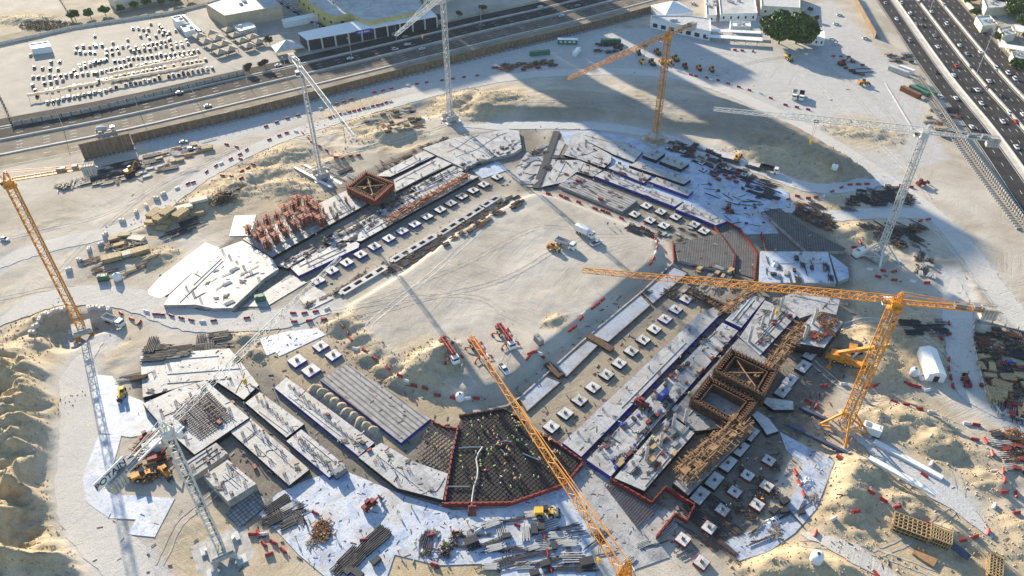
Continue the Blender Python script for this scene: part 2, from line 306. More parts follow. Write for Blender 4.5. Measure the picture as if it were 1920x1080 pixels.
SHEETS = [   # blinding and membranes lying on the ground
('membrane', [(175,702),(210,705),(235,740),(268,752),(300,800),(285,812),(245,820),(190,812),(178,760)], 'white membrane left of the square core slab'),
('membrane', [(185,816),(228,815),(220,845),(210,880),(207,915),(228,928),(328,934),(290,1007),(240,1002),(255,974),(205,972),(162,942),(155,895)], 'large angular white membrane beside the curved haul road'),
('membrane', [(487,635),(540,621),(595,615),(610,628),(524,668),(516,660),(500,667)], 'half-shaded white membrane left of the four blue-edged pads'),
('membrane', [(485,965),(520,925),(575,900),(640,880),(700,905),(760,930),(850,957),(950,952),(1062,905),(1100,985),(1130,1100),(940,1100),(938,1056),(820,1060),(740,1040),(720,1100),(620,1090),(560,1040),(500,975)], 'widest white membrane, strewn with steel, in the lower middle'),
('blinding', [(1062,905),(1098,875),(1140,893),(1215,938),(1290,975),(1230,1004),(1255,1045),(1190,1068),(1120,1100),(1100,985)], 'grey blinding with a fine grid below the dark rebar pit'),
('membrane', [(1462,810),(1565,865),(1550,905),(1530,955),(1490,1000),(1440,1035),(1385,1052),(1360,1015),(1420,990),(1470,960),(1500,900),(1505,870),(1475,845)], 'curved blue-white membrane beyond the shaded pads at the lower right'),
('membblue', [(1050,245),(1110,245),(1210,262),(1330,308),(1400,325),(1478,360),(1482,388),(1440,400),(1460,438),(1400,440),(1360,425),(1290,400),(1180,345),(1110,300),(1060,270)], 'white blinding sheet with blue shade in its colour, spread beneath the upper right wing'),
('membrane', [(277,545),(300,520),(345,485),(385,455),(412,465),(400,480),(350,520),(318,550),(300,560),(280,553)], 'white strip membrane along the leaf-shaped slab'),
('membrane', [(430,443),(440,405),(480,403),(470,442)], 'small square white membrane behind the red column forms'),
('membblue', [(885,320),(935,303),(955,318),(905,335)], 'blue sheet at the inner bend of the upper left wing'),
('blinding', [(960,332),(985,288),(1046,262),(1060,268),(1018,352),(985,350)], 'grey blinding between the two upper wings'),
('blinding', [(455,575),(545,515),(575,530),(500,575)], 'bluish blinding with the green tank, right of the leaf-shaped slab'),
('blinding', [(560,560),(590,537),(625,560),(580,582)], 'white corner of blinding at the end of the slotted strip'),
]
FIELD = [(1000,356),(1040,362),(1110,388),(1190,420),(1240,450),(1246,485),(1180,532),(1100,600),(1030,655),(995,690),(940,730),(870,742),(800,722),(740,688),(690,650),(645,615),(600,598),(540,592),(500,585),(560,577),(600,575),(660,560),(760,500),(860,425),(960,372)]
BERM = [(860,195),(900,205),(960,207),(1100,212),(1200,226),(1300,238),(1440,262),(1510,290),(1570,330),(1640,345),(1680,330),(1600,275),(1500,230),(1400,190),(1320,160),(1200,142),(1060,150),(960,150),(900,165)]
DUNES = [(-80,650),(60,655),(100,690),(108,800),(100,880),(115,950),(150,1030),(200,1120),(-120,1120)]
CRANEPIT = [(50,640),(75,600),(120,583),(200,583),(240,600),(250,640),(200,665),(100,665)]
ROADS = [  # haul roads: picture centre line, width m, material index
([(190,640),(150,690),(150,800),(145,900),(165,980),(240,1060),(300,1130)], 11, 'haul'),
([(-40,520),(60,470),(250,420),(380,330),(520,262),(700,205),(850,165),(1000,140),(1180,135),(1300,150),(1430,200),(1560,270),(1680,350),(1780,430),(1880,560),(1960,660)], 9, 'haul'),
([(870,238),(960,236),(1100,236),(1200,248),(1330,285),(1440,325),(1520,352),(1600,350),(1680,335)], 8, 'haulblue'),
([(1290,395),(1500,390),(1560,405),(1650,400),(1740,405),(1800,450)], 8, 'haulblue'),
([(1790,520),(1800,640),(1830,740),(1930,800)], 10, 'haul'),
([(1500,1000),(1600,1040),(1700,1100)], 8, 'haul'),
([(-30,620),(100,560),(240,560),(360,600),(500,600),(620,585)], 11, 'haul'),
([(1590,810),(1700,880),(1780,930),(1860,1010)], 9, 'haulblue'),
]
MOUNDS = [ # px,py, radius m, height m, stretch, angle deg
(800,690,8.5,3.2,1.5,35),(830,670,5,2.4,1.3,60),(1620,880,9,3.2,1.4,10),(1600,915,7,2.6,1.2,40),(1590,945,6,2.2,1,0),(1700,780,8,2.8,1.6,-30),(1640,790,6,2.2,1,0),(1640,660,10,2.2,1.8,80),(1660,700,7,1.6,1,0),
(1760,830,7,2.6,1.5,-30),(1540,1040,12,3.6,1.4,20),(1590,1070,9,3.2,1,0),(1450,1060,7,2,1.5,0),(1560,1010,5,1.6,1,0),(1690,940,8,2,1.6,-30),(1780,1000,7,1.6,1,0),(1850,900,6,1.2,1,0),(1900,1000,8,1.4,1,0),
(470,330,9,1.8,2.2,30),(400,370,9,2.2,2.2,35),(520,290,8,1.4,2,20),(540,350,10,2.4,1.6,-20),(600,385,9,2,1.5,0),(330,395,9,2.2,2,40),(290,480,6,1.2,1.5,30),(620,300,7,1.6,1.8,30),(730,250,9,1.4,2,20),(680,215,10,1.2,2.4,20),
(850,190,10,2.2,1.8,60),(930,185,11,1.8,1.6,-20),(900,210,7,2,1.5,0),(1500,300,14,2.2,2,-20),(1440,290,11,2.6,1.6,-20),(1560,320,9,1.8,1,0),(1620,245,9,1.2,2,-20),(1590,400,8,1.6,1.6,10),(1620,430,8,1.4,2,0),
(640,610,6,1.6,1.5,0),(665,640,5,1.5,1.2,0),(690,665,5,1.6,1.3,0),(715,690,5,1.7,1.3,0),(745,712,5,1.6,1.2,0),(1185,340,3,.8,1,0),(500,650,5,1.2,2,30),(460,620,6,1.4,1.5,20),(70,600,7,2.0,2.2,50),(40,650,8,2.4,2,60),
(1600,560,8,1.2,1.5,0),(1720,620,9,1.3,1.5,70),(40,35,10,1.5,2,0),(120,750,4,1.2,1.3,80),(1040,608,3,1.0,1.6,40),
(1830,660,9,1,2,0),(1490,790,6,1.2,2.2,0)]
PITS = [(800,205,13,-1.8),(760,265,12,-1.2),(590,300,12,-1.2),(1620,380,10,-.8)]

# ================================================================== TERRAIN
ys = [84.]
while ys[-1] < 640: ys.append(ys[-1]+.62+(ys[-1]-84)*.0022)
ys = np.array(ys); xs = np.arange(-430, 430.1, .95)
xs = np.concatenate([[-4000, -2000, -1000, -600], xs, [600, 1000, 2000, 4000]]); ys = np.concatenate([[-2500, -800, -100, 40], ys, [800, 1300, 2500, 6000]])
X, Y = np.meshgrid(xs, ys); H = np.zeros(X.shape)
far = sm((430-np.abs(X))/30)*sm((630-Y)/30)
field = GP(FIELD, 2.5); dF = sdist(X, Y, field); H = np.maximum(H, 2.5*sm((dF+1.2)/4.6))
lf = sm((X-(-70))/30); H = np.where(X < -40, H*sm((X+88)/30), H)
berm = GP(BERM, 3.5); dB = sdist(X, Y, berm); fade = sm((395-Y)/40)
H += 3.6*sm((dB+1)/6.5)*fade
rid = lambda s, seed: 1-np.abs(2*fbm(X+8*fbm(X, Y, 14, seed+50), Y*1.25, s, seed, 4)-1)
rid2 = lambda s, seed: 1-np.abs(2*fbm(X*.6+Y*.5, Y*1.5-X*.3, s, seed, 3)-1)
dD = sdist(X, Y, GP(DUNES, 0)); q = sm((dD+1)/9)
H += q*(8.0*rid(20, 3)**2.6+2.4*rid2(7, 9)**2.5+.7*(1-np.abs(np.sin((Y+6*fbm(X, Y, 9, 15, 3))/1.7)))*sm(fbm(X, Y, 16, 19, 2)*3-1)-1.0)
dP = sdist(X, Y, GP(CRANEPIT, 0)); H += -3.0*sm(dP/7)
for px, py, r, d in PITS:
    c = G(px, py); H += d*sm(1.3-np.hypot(X-c[0], (Y-c[1])*1.3)/r)
wob = fbm(X, Y, 5, 21, 3); RID6 = rid(6, 31); MM = q.copy()
for px, py, r, h, st, an in MOUNDS:
    r *= .9; h *= .85
    c = G(px, py, 1); a = math.radians(an); mm0 = 1; dx = (X-c[0])*math.cos(a)+(Y-c[1])*math.sin(a); dy = -(X-c[0])*math.sin(a)+(Y-c[1])*math.cos(a)
    rr = np.hypot(dx/st, dy)/r*(.7+.6*wob); H += h*sm(1.15-rr)**1.15*(.75+.5*RID6); MM = np.maximum(MM, sm((1.5-rr)*1.6))
H += MM*(np.where(q > .1, 1.2, .8)*(rid2(5.0, 91)**1.6-.5)+np.where(q > .1, 1.3, .8)*(fbm(X, Y, 2.4, 95, 3)-.5))
H += sm(dB/8)*.9*(fbm(X, Y, 3.5, 97, 3)-.5)
# general roughness of the site, kept off roads, slabs and the yards
road_d = np.full(X.shape, 1e9)
for pl, w, _ in ROADS:
    road_d = np.minimum(road_d, pdist(X, Y, catmull(GP(pl), 4))-w/2)
flat = np.full(X.shape, 1e9)
for s in SLABS: flat = np.minimum(flat, -sdist(X, Y, GP(s[1], s[2])))
for s in RETAIN: flat = np.minimum(flat, -sdist(X, Y, GP(s[0], .4)))
flats = flat.copy()
for s in SHEETS: flat = np.minimum(flat, -sdist(X, Y, GP(s[1], .1)))
site = [(-400,560),(0,420),(300,300),(700,205),(1000,165),(1300,170),(1500,240),(1720,360),(1900,520),(2300,700),(2300,1300),(-500,1300)]
dS = sdist(X, Y, GP(site)); ringpoly = [(300,590),(300,545),(440,440),(780,270),(960,238),(1100,240),(1300,290),(1480,360),(1600,480),(1600,600),(1560,840),(1470,1010),(1300,1100),(620,1100),(330,900),(250,740),(270,655),(440,640),(540,600)]
ring = sdist(X, Y, GP(ringpoly)); inner = sm(-ring/10)
low = fbm(X, Y, 26, 41, 4)-.5
H += sm(dS/20)*inner*(1.8*np.maximum(low, -.1)+.9*(rid(9, 61)**3)*sm(fbm(X, Y, 40, 66, 2)*3-1.2))
H += sm(dF/6)*(fbm(X, Y, 12, 71, 4)-.5)*.9
H += .16*(fbm(X, Y, 2.2, 81, 3)-.5)*sm(dS/20)
# keep the worked ground level
inring = sm((ring+2)/6)*(1-sm((dF+4)/3.0))
H = np.where(Y < 640, H*(1-.8*inring*(H < 1.9)*(np.abs(H) < 1.0)), H)
k = sm((flat+.5)/3.5); H = H*k
k = sm((road_d+1)/5); H = H*(.12+.88*k)
H = H*far*sm((Y-60)/20) - .02
def height(x, y):
    i = int(np.clip(np.searchsorted(xs, x)-1, 0, len(xs)-2)); j = int(np.clip(np.searchsorted(ys, y)-1, 0, len(ys)-2))
    fx = (x-xs[i])/(xs[i+1]-xs[i]); fy = (y-ys[j])/(ys[j+1]-ys[j])
    return float((H[j, i]*(1-fx)+H[j, i+1]*fx)*(1-fy)+(H[j+1, i]*(1-fx)+H[j+1, i+1]*fx)*fy)
def GH(px, py, dz=0.0):
    "point of the terrain seen at a picture point"
    z = 0.0
    for _ in range(6):
        p = G(px, py, z+dz); z = .5*z+.5*height(p[0], p[1])
    p = G(px, py, z+dz); return Vector((p[0], p[1], height(p[0], p[1])))
def drop(x, y, dz=0): return Vector((x, y, height(x, y)+dz))
# surface masks: red = compacted grey, green = fresh yellow sand, blue = darker ground, trench shade painted in
mR = np.clip(1-sm((road_d+1)/4), 0, 1)
yard = [(960,60),(1330,50),(1560,0),(1700,150),(1780,300),(1650,330),(1500,235),(1330,150),(1160,122),(960,135),(700,190),(500,250),(300,290),(250,262),(480,215),(960,90)]
mR = np.maximum(mR, .85*sm(sdist(X, Y, GP(yard))/5+.5))
mR = np.maximum(mR, .25*sm((dF+2)/3))
mG = np.clip(q, 0, 1)
for px, py, r, h, st, an in MOUNDS: c = G(px, py, 1); mG = np.maximum(mG, .75*sm(1.6-np.hypot(X-c[0], Y-c[1])/(r*st*.9)))
mG = np.maximum(mG, .6*sm(1-dP/6)*sm((dP+8)/6)*.5)
for poly, w_ in (([(1590,850),(1720,900),(1900,1000),(1960,1100),(1500,1100),(1440,1060)], .8), ([(1600,600),(1720,600),(1720,740),(1580,700)], .9), ([(960,770),(1290,560),(1345,572),(1060,830)], .6), ([(500,690),(560,650),(640,640),(900,780),(700,850)], .8), ([(720,1100),(740,1040),(820,1060),(938,1056),(940,1100)], .9), ([(300,1000),(420,940),(520,960),(620,1100),(330,1100)], .5), ([(560,580),(700,490),(940,370),(960,360),(640,560)], .5)):
    mG = np.maximum(mG, w_*sm(sdist(X, Y, GP(poly))/3+.5))
mB = .8*sm((ring+1)/3)*(1-sm((dF+5)/2))*(1-.7*mG)*sm(1.25-flats/14)  # darkens ground between the slabs, painting in the trench shade
for poly, w_ in (([(1260,930),(1400,800),(1500,690),(1580,640),(1590,700),(1480,850),(1420,990),(1300,1040)], .9), ([(330,840),(440,780),(560,920),(480,1000)], .8)):
    mB = np.maximum(mB, w_*sm(sdist(X, Y, GP(poly))/3+.5))
mB = np.maximum(mB, .45*sm(dB/6+.3)*fade)  # berm sand toned darker and browner
nv = X.size; idx = np.arange(nv).reshape(X.shape)
quads = np.stack([idx[:-1, :-1], idx[:-1, 1:], idx[1:, 1:], idx[1:, :-1]], -1).reshape(-1, 4)
me = bpy.data.meshes.new('ground'); me.vertices.add(nv); me.vertices.foreach_set('co', np.stack([X, Y, H], -1).ravel())
me.loops.add(quads.size); me.loops.foreach_set('vertex_index', quads.ravel()); me.polygons.add(len(quads)); me.polygons.foreach_set('loop_start', np.arange(len(quads))*4); me.polygons.foreach_set('loop_total', np.full(len(quads), 4))
me.update(calc_edges=True); me.polygons.foreach_set('use_smooth', np.ones(len(quads), bool))
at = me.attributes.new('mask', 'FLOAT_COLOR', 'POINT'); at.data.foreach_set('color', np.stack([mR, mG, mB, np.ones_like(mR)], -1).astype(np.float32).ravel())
def groundmat(name, attr=True, base=None):
    m = bpy.data.materials.new(name); m.use_nodes = True; t = m.node_tree; b = t.nodes['Principled BSDF']; L = t.links.new; N = t.nodes.new
    g = N('ShaderNodeNewGeometry'); pos = g.outputs['Position']
    def noise(s, d=6, dist=0., rough=.6):
        n = N('ShaderNodeTexNoise'); n.inputs['Scale'].default_value = s; n.inputs['Detail'].default_value = d; n.inputs['Distortion'].default_value = dist; n.inputs['Roughness'].default_value = rough; L(pos, n.inputs['Vector']); return n.outputs[0]
    def ramp(src, a, ca, b_, cb):
        r = N('ShaderNodeValToRGB'); e = r.color_ramp.elements; e[0].position = a; e[0].color = (*ca, 1); e[1].position = b_; e[1].color = (*cb, 1); L(src, r.inputs[0]); return r.outputs[0]
    def mix(f, a, b_, mode='MIX'):
        x = N('ShaderNodeMixRGB'); x.blend_type = mode
        if isinstance(f, float): x.inputs[0].default_value = f
        else: L(f, x.inputs[0])
        for i, v in ((1, a), (2, b_)):
            if isinstance(v, tuple): x.inputs[i].default_value = (*v, 1)
            else: L(v, x.inputs[i])
        return x.outputs[0]
    big = noise(.035, 8, .5); mid = noise(.35, 7, .8, .7); fine = noise(2.6, 6, .3, .7)
    sand = ramp(big, .36, (.38, .325, .25), .64, (.56, .50, .415)); grey = ramp(mid, .3, (.42, .405, .38), .65, (.54, .525, .50)); yel = ramp(mid, .3, (.38, .285, .16), .7, (.60, .475, .30)); darkground = ramp(mid, .3, (.095, .085, .07), .7, (.22, .195, .16))  # last ramp also carries the painted shade between slabs
    if attr:
        a = N('ShaderNodeAttribute'); a.attribute_name = 'mask'; s = N('ShaderNodeSeparateColor'); L(a.outputs['Color'], s.inputs[0])
        c = mix(s.outputs[0], sand, grey); c = mix(s.outputs[1], c, yel); c = mix(s.outputs[2], c, darkground)
    else: c = mix(.85, sand, base)
    c = mix(.55, c, ramp(fine, .34, (.64, .63, .61), .6, (1, 1, 1)), 'MULTIPLY')
    # tyre and machine tracks: stretched waves masked by large noise
    tr = None
    for rot, sc, thr, sd_ in ((-33, .9, .55, 3.1), (24, 1.1, .57, 9.4), (62, .8, .58, 17.3), (-70, 1.0, .58, 29.1)):
        mp = N('ShaderNodeMapping'); mp.vector_type = 'TEXTURE'; mp.inputs['Rotation'].default_value = (0, 0, math.radians(rot)); mp.inputs['Scale'].default_value = (22/sc, .87/sc, 1); mp.inputs['Location'].default_value = (sd_, sd_*2, 0); L(pos, mp.inputs[0])
        n = N('ShaderNodeTexNoise'); n.inputs['Scale'].default_value = 1; n.inputs['Detail'].default_value = 3; n.inputs['Distortion'].default_value = 1.1; L(mp.outputs[0], n.inputs['Vector'])
        r = ramp(n.outputs[0], .36, (0, 0, 0), .5, (1, 1, 1))
        n2 = N('ShaderNodeTexNoise'); n2.inputs['Scale'].default_value = .028; n2.inputs['Detail'].default_value = 3
        mp2 = N('ShaderNodeMapping'); mp2.inputs['Location'].default_value = (sd_*7, sd_*3, 0); L(pos, mp2.inputs[0]); L(mp2.outputs[0], n2.inputs['Vector'])
        mk_ = ramp(n2.outputs[0], thr-.06, (0, 0, 0), thr+.02, (1, 1, 1)); r = mix(mk_, (1., 1., 1.), r)
        tr = r if tr is None else mix(1.0, tr, r, 'MULTIPLY')
    c = mix(.22, c, mix(tr, (.62, .60, .58), (1., 1., 1.)), 'MULTIPLY')
    L(c, b.inputs['Base Color']); b.inputs['Roughness'].default_value = .95; b.inputs['Specular IOR Level'].default_value = .15
    bp = N('ShaderNodeBump'); bp.inputs['Strength'].default_value = .5; bp.inputs['Distance'].default_value = .35
    ad = N('ShaderNodeMath'); ad.operation = 'MULTIPLY_ADD'; ad.inputs[1].default_value = .7; L(fine, ad.inputs[0]); 
    ad2 = N('ShaderNodeMath'); ad2.operation = 'MULTIPLY_ADD'; ad2.inputs[1].default_value = .22; L(tr, ad2.inputs[0]); L(mid, ad2.inputs[2]); L(ad2.outputs[0], ad.inputs[2])
    L(ad.outputs[0], bp.inputs['Height']); L(bp.outputs[0], b.inputs['Normal']); M[name] = m; return m
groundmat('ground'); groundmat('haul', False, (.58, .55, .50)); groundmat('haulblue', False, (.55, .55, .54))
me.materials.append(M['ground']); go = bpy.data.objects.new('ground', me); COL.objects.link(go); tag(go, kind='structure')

# haul roads draped on the ground
def ribbon(name, line, w, m, dz, across=5, wob_=0.5, kind='structure', step=2.0):
    pts = [np.array(p[:2]) for p in line]; L_ = [0]
    for a, b in zip(pts, pts[1:]): L_.append(L_[-1]+np.hypot(*(b-a)))
    n = max(2, int(L_[-1]/step)); q_ = np.linspace(0, L_[-1], n); cx = np.interp(q_, L_, [p[0] for p in pts]); cy = np.interp(q_, L_, [p[1] for p in pts])
    tx = np.gradient(cx); ty = np.gradient(cy); l = np.hypot(tx, ty); tx /= l; ty /= l; vs = []; fs = []
    for i in range(n):
        w_ = w*min(1, .12+min(i, n-1-i)/9) if across > 1 else w
        e0 = w_/2+wob_*(rng.random()-.5); e1 = w_/2+wob_*(rng.random()-.5)
        for k in range(across+1):
            s = -e0+(e0+e1)*k/across; x = cx[i]-ty[i]*s; y = cy[i]+tx[i]*s; vs.append((x, y, height(x, y)+dz))
    A = across+1
    for i in range(n-1):
        for k in range(across): fs.append((i*A+k, (i+1)*A+k, (i+1)*A+k+1, i*A+k+1))
    b = MB(); b.add(vs, fs); o = b.build(name, m); o.data.polygons.foreach_set('use_smooth', [True]*len(fs)); return tag(o, kind=kind) if kind else o
for i, (pl, w, m) in enumerate(ROADS): ribbon('haul_road', catmull(GP(pl), 6), w, M[m], .10+.012*i, 6, .9)
SLABS = [s[:2]+(s[2]+.011*i, s[3]+.004*(i % 5))+s[4:] for i, s in enumerate(SLABS)]   # no two tops in one plane
# ================================================================== HIGHWAYS (structure)
mk('asphalt', (.05, .047, .046), .9, var=.35, scale=.15, world=True, spec=.06); mk('asphaltdusty', (.27, .22, .155), .9, var=.25, scale=.12, world=True, spec=.1)
mk('kerbwhite', (.50, .46, .40), .8, var=.2, scale=.2, world=True); mk('linewhite', (.75, .75, .72), .7); mk('verge', (.34, .285, .21), .95, var=.25, scale=.1, world=True)
mk('hoardbrown', (.20, .13, .07), .7, var=.35, scale=.4)
def off(line, d):
    out = []
    P_ = [np.array(p[:2]) for p in line]
    for i, p in enumerate(P_):
        a = P_[max(0, i-1)]; b = P_[min(len(P_)-1, i+1)]; t = (b-a)/np.hypot(*(b-a)); out.append(p+np.array([-t[1], t[0]])*d)
    return out
def resample(line, step):
    P_ = [np.array(p[:2], float) for p in line]; L_ = [0]
    for a, b in zip(P_, P_[1:]): L_.append(L_[-1]+np.hypot(*(b-a)))
    n = max(1, int(round(L_[-1]/step))); q_ = np.linspace(0, L_[-1], n+1)
    return [np.array([np.interp(t, L_, [p[0] for p in P_]), np.interp(t, L_, [p[1] for p in P_])]) for t in q_]
def strip(name, a, b, z, m, kind='structure'):
    mb = MB(); n = len(a); mb.add([(p[0], p[1], z) for p in a]+[(p[0], p[1], z) for p in b], [(i, i+1, n+i+1, n+i) for i in range(n-1)]); o = mb.build(name, m); return tag(o, kind=kind) if kind else o
def wallline(mb, line, z0, z1, w, m=0):
    a = off(line, w/2); b = off(line, -w/2)
    for i in range(len(line)-1): mb.prism([a[i], a[i+1], b[i+1], b[i]], z0, z1, m)
def dashes(name, line, z, w=.18, on=3, gap=9):
    mb = MB(); pts = resample(line, 3)
    for i in range(0, len(pts)-1, max(2, int((on+gap)/3))):
        a, b = pts[i], pts[i+1]; t = (b-a)/np.hypot(*(b-a)); nn = np.array([-t[1], t[0]])*w/2; mb.add([(*(a+nn), z), (*(b+nn), z), (*(b-nn), z), (*(a-nn), z)][::-1], [(0, 1, 2, 3)])
    return tag(mb.build(name, M['linewhite']), kind='structure')
mk('asphalttan', (.13, .11, .085), .85, var=.35, scale=.1, world=True, spec=.15)
# left highway: reference line is the hoarding, offsets grow away from the site
HW = [G(-260, 372), G(0, 318), G(250, 266), G(480, 210), G(720, 150), G(960, 88), G(1100, 54), G(1265, 9), G(1500, -60), G(1800, -170)]
HW = catmull(HW, 4)
tot = 0
strip('highway_verge', off(HW, .5), off(HW, 62), .02, M['verge'])
strip('near_road', off(HW, 2), off(HW, 14), .06, M['asphaltdusty'])
strip('near_carriageway', off(HW, 16), off(HW, 30), .07, M['asphalttan'])
strip('far_carriageway', off(HW, 33), off(HW, 46), .07, M['asphalt'])
strip('service_road', off(HW, 49), off(HW, 58), .06, M['asphalt'])
for d, z0 in ((15, .55), (31.5, .9), (47.5, .35)):
    mb = MB(); wallline(mb, off(HW, d), 0, z0, .7); o = mb.build('concrete_barrier', M['kerbwhite'])
    tag(o, {15: 'long pale concrete barrier between the near road and the highway behind the hoarding', 31.5: 'pale concrete median barrier between the two carriageways of the left highway', 47.5: 'low pale kerb barrier dividing the service road from the left highway'}[d], 'barrier')
for d in (8, 19.5, 23, 26.5, 37, 41): dashes('lane_marking', off(HW, d), .085)
for d in (2.6, 13.4, 16.6, 29.4, 33.6, 45.4): strip('edge_line', off(HW, d-.1), off(HW, d+.1), .085, M['linewhite'])
# right highway
RW = [G(1640, -60), G(1700, 0)*0+np.array([265.5, 522.3]), np.array([245.8, 402.0]), np.array([237.2, 330.]), np.array([226., 262.]), np.array([214., 190.]), np.array([200., 110.])]
RW[0] = np.array([281., 620.]); RW = catmull(RW, 5)
# going down the picture the left normal points to +x
strip('right_verge', off(RW, -13), off(RW, 58), .02, M['verge'])
strip('right_service_road', off(RW, -12), off(RW, -2.4), .06, M['asphalt'])
strip('right_carriageway', off(RW, 1.6), off(RW, 14.6), .07, M['asphalt'])
strip('right_carriageway', off(RW, 16.4), off(RW, 29), .07, M['asphalt'])
strip('right_service_road', off(RW, 31), off(RW, 43), .06, M['asphalt'])
strip('right_kerb_strip', off(RW, -2.2), off(RW, 1.2), .09, M['kerbwhite'])
for d, h, w, tx in ((1.0, .9, .5, 'pale concrete barrier on the site side of the right highway'), (15.5, .9, .8, 'pale concrete median barrier of the right highway with lamp posts'), (30, .8, .7, 'pale concrete barrier right of the second carriageway'), (45.5, 2.2, 1.2, 'thick pale wall along the far right edge of the right highway')):
    mb = MB(); wallline(mb, off(RW, d), 0, h, w); tag(mb.build('concrete_barrier', M['kerbwhite' if d < 40 else 'cream']), tx, 'barrier')
for d in (4.9, 8.2, 11.5, 19.6, 22.8, 26, 35, 39, -7): dashes('lane_marking', off(RW, d), .085)
for d in (2.2, 14, 17, 28.4, 31.6, 42.4, -3, -11.4): strip('edge_line', off(RW, d-.1), off(RW, d+.1), .085, M['linewhite'])

# ================================================================== HOARDINGS AND FENCES
def hoarding(name, label, line, h, step, base, side=-1, postw=.25, mp=None, strut=2.2, pm='hoardbrown'):
    r = thing(name, label, 'fence', (float(line[0][0]), float(line[0][1]), base)); o0 = np.array(line[0][:2]); ln = [np.array(p[:2])-o0 for p in line]
    mb = MB(); wallline(mb, ln, -.5, h, .12); mb.build('hoarding_panel', M[pm], r)
    pts = resample(ln, step); pm_ = {}
    for i, p in enumerate(pts[:99]):
        a = pts[max(0, i-1)]; b = pts[min(len(pts)-1, i+1)]; t = (b-a)/np.hypot(*(b-a)); nn = np.array([-t[1], t[0]])*side
        m = MB(); m.beam((nn[0]*.15, nn[1]*.15, 0), (nn[0]*.15, nn[1]*.15, h+.5), postw); m.beam((nn[0]*strut, nn[1]*strut, 0), (nn[0]*.2, nn[1]*.2, h*.8), postw*.7); m.box((nn[0]*(strut+.2), nn[1]*(strut+.2), .35), (1.3, 1.3, .8), math.atan2(t[1], t[0]))
        m.build('brace_post', M[mp or 'grey'], r, (p[0], p[1], 0))
    return r
hoarding('site_hoarding', 'long brown hoarding with angled brace posts along the left highway', catmull([G(250, 268), G(480, 214), G(720, 152), G(960, 90)], 4), 4.6, 3.4, 0)
hoarding('site_hoarding', 'dark hoarding continuing to the top of the picture beside the left highway', catmull([G(960, 90), G(1100, 56), G(1268, 10)], 4), 4.2, 2.6, 0)
hoarding('site_hoarding', 'tall brown slatted hoarding end behind the left orange crane counter jib', [G(160, 301), G(252, 280)], 8.5, 2.0, 0, strut=.4)
hoarding('site_hoarding', 'dusty hoarding with many brace feet along the right highway, lower stretch', catmull([G(1800, 262), G(1850, 330), G(1925, 430)], 4), 3.0, 1.9, 0, side=-1, strut=3.4, pm='wallconc', postw=.35)
hoarding('site_hoarding', 'dusty hoarding with many brace feet along the right highway, upper stretch behind the containers', catmull([G(1722, 152), G(1760, 205), G(1800, 262)], 4), 3.0, 1.8, 0, side=-1, strut=3.0, pm='wallconc', postw=.35)
hoarding('site_hoarding', 'brown braced hoarding standing alone in the yard at the top right', [G(1597, -6), G(1640, 72)], 3.6, 1.6, 0, side=1, strut=2.6)
def fence(name, label, line, h, step, m1, m2, closed=False, z=0, wallh=None):
    r = thing(name, label, 'fence', (float(line[0][0]), float(line[0][1]), z)); o0 = np.array(line[0][:2]); ln = [np.array(p[:2])-o0 for p in line]
    mb = MB(); wallline(mb, ln, 0, wallh or h*.8, .14); mb.build('wall_panel', M[m1], r)
    for p in resample(ln, step)[:99]:
        m = MB(); m.box((0, 0, h/2), (.35, .35, h)); m.build('post', M[m2], r, (p[0], p[1], 0))
    return r
fence('boundary_wall', 'grey wall with dark posts along the near edge of the car park', [G(24, 236), G(150, 214), G(300, 178), G(460, 139)], 2.6, 4.6, 'wallconc', 'dark')
fence('boundary_wall', 'grey wall on the left side of the car park', [G(24, 236), G(12, 205), G(-30, 120)], 2.6, 5, 'wallconc', 'dark')
fence('boundary_wall', 'pale wall between the car park and the tree lined block', [G(-60, 98), G(140, 53), G(320, 26), G(392, 8)], 2.2, 8, 'cream', 'tan')
fence('boundary_wall', 'thin wall at the left of the tree lined block', [G(142, 50), G(125, 20), G(100, -20)], 2, 6, 'tan', 'dark')
# car park surface
def sheet(name, pts, z, m, kind='structure', h=0.1, label=None, cat='sheet'):
    P_ = GP(pts, z); c = np.mean(P_, 0); mb = MB(); mb.prism([p-c for p in P_], -h, 0); o = mb.build(name, m, None, (c[0], c[1], z))
    return tag(o, kind=kind) if kind else tag(o, label, cat)
mk('lot', (.33, .30, .25), .9, var=.2, scale=.06, world=True)
sheet('car_park_paving', [(27,234),(14,205),(-60,110),(140,56),(320,30),(385,14),(410,120),(455,138),(300,176),(150,212)], .05, M['lot'])
sheet('yard_paving', [(388,14),(560,-30),(700,100),(560,118),(460,137),(412,118)], .055, M['lot'])
sheet('street', [(-60,92),(140,48),(320,21),(392,5),(700,-80),(690,-95),(380,-6),(140,38),(-60,80)], .06, M['asphaltdusty'])
sheet('garden', [(142,46),(110,-5),(160,-40),(440,-60),(400,2),(320,20)], .045, M['verge'])
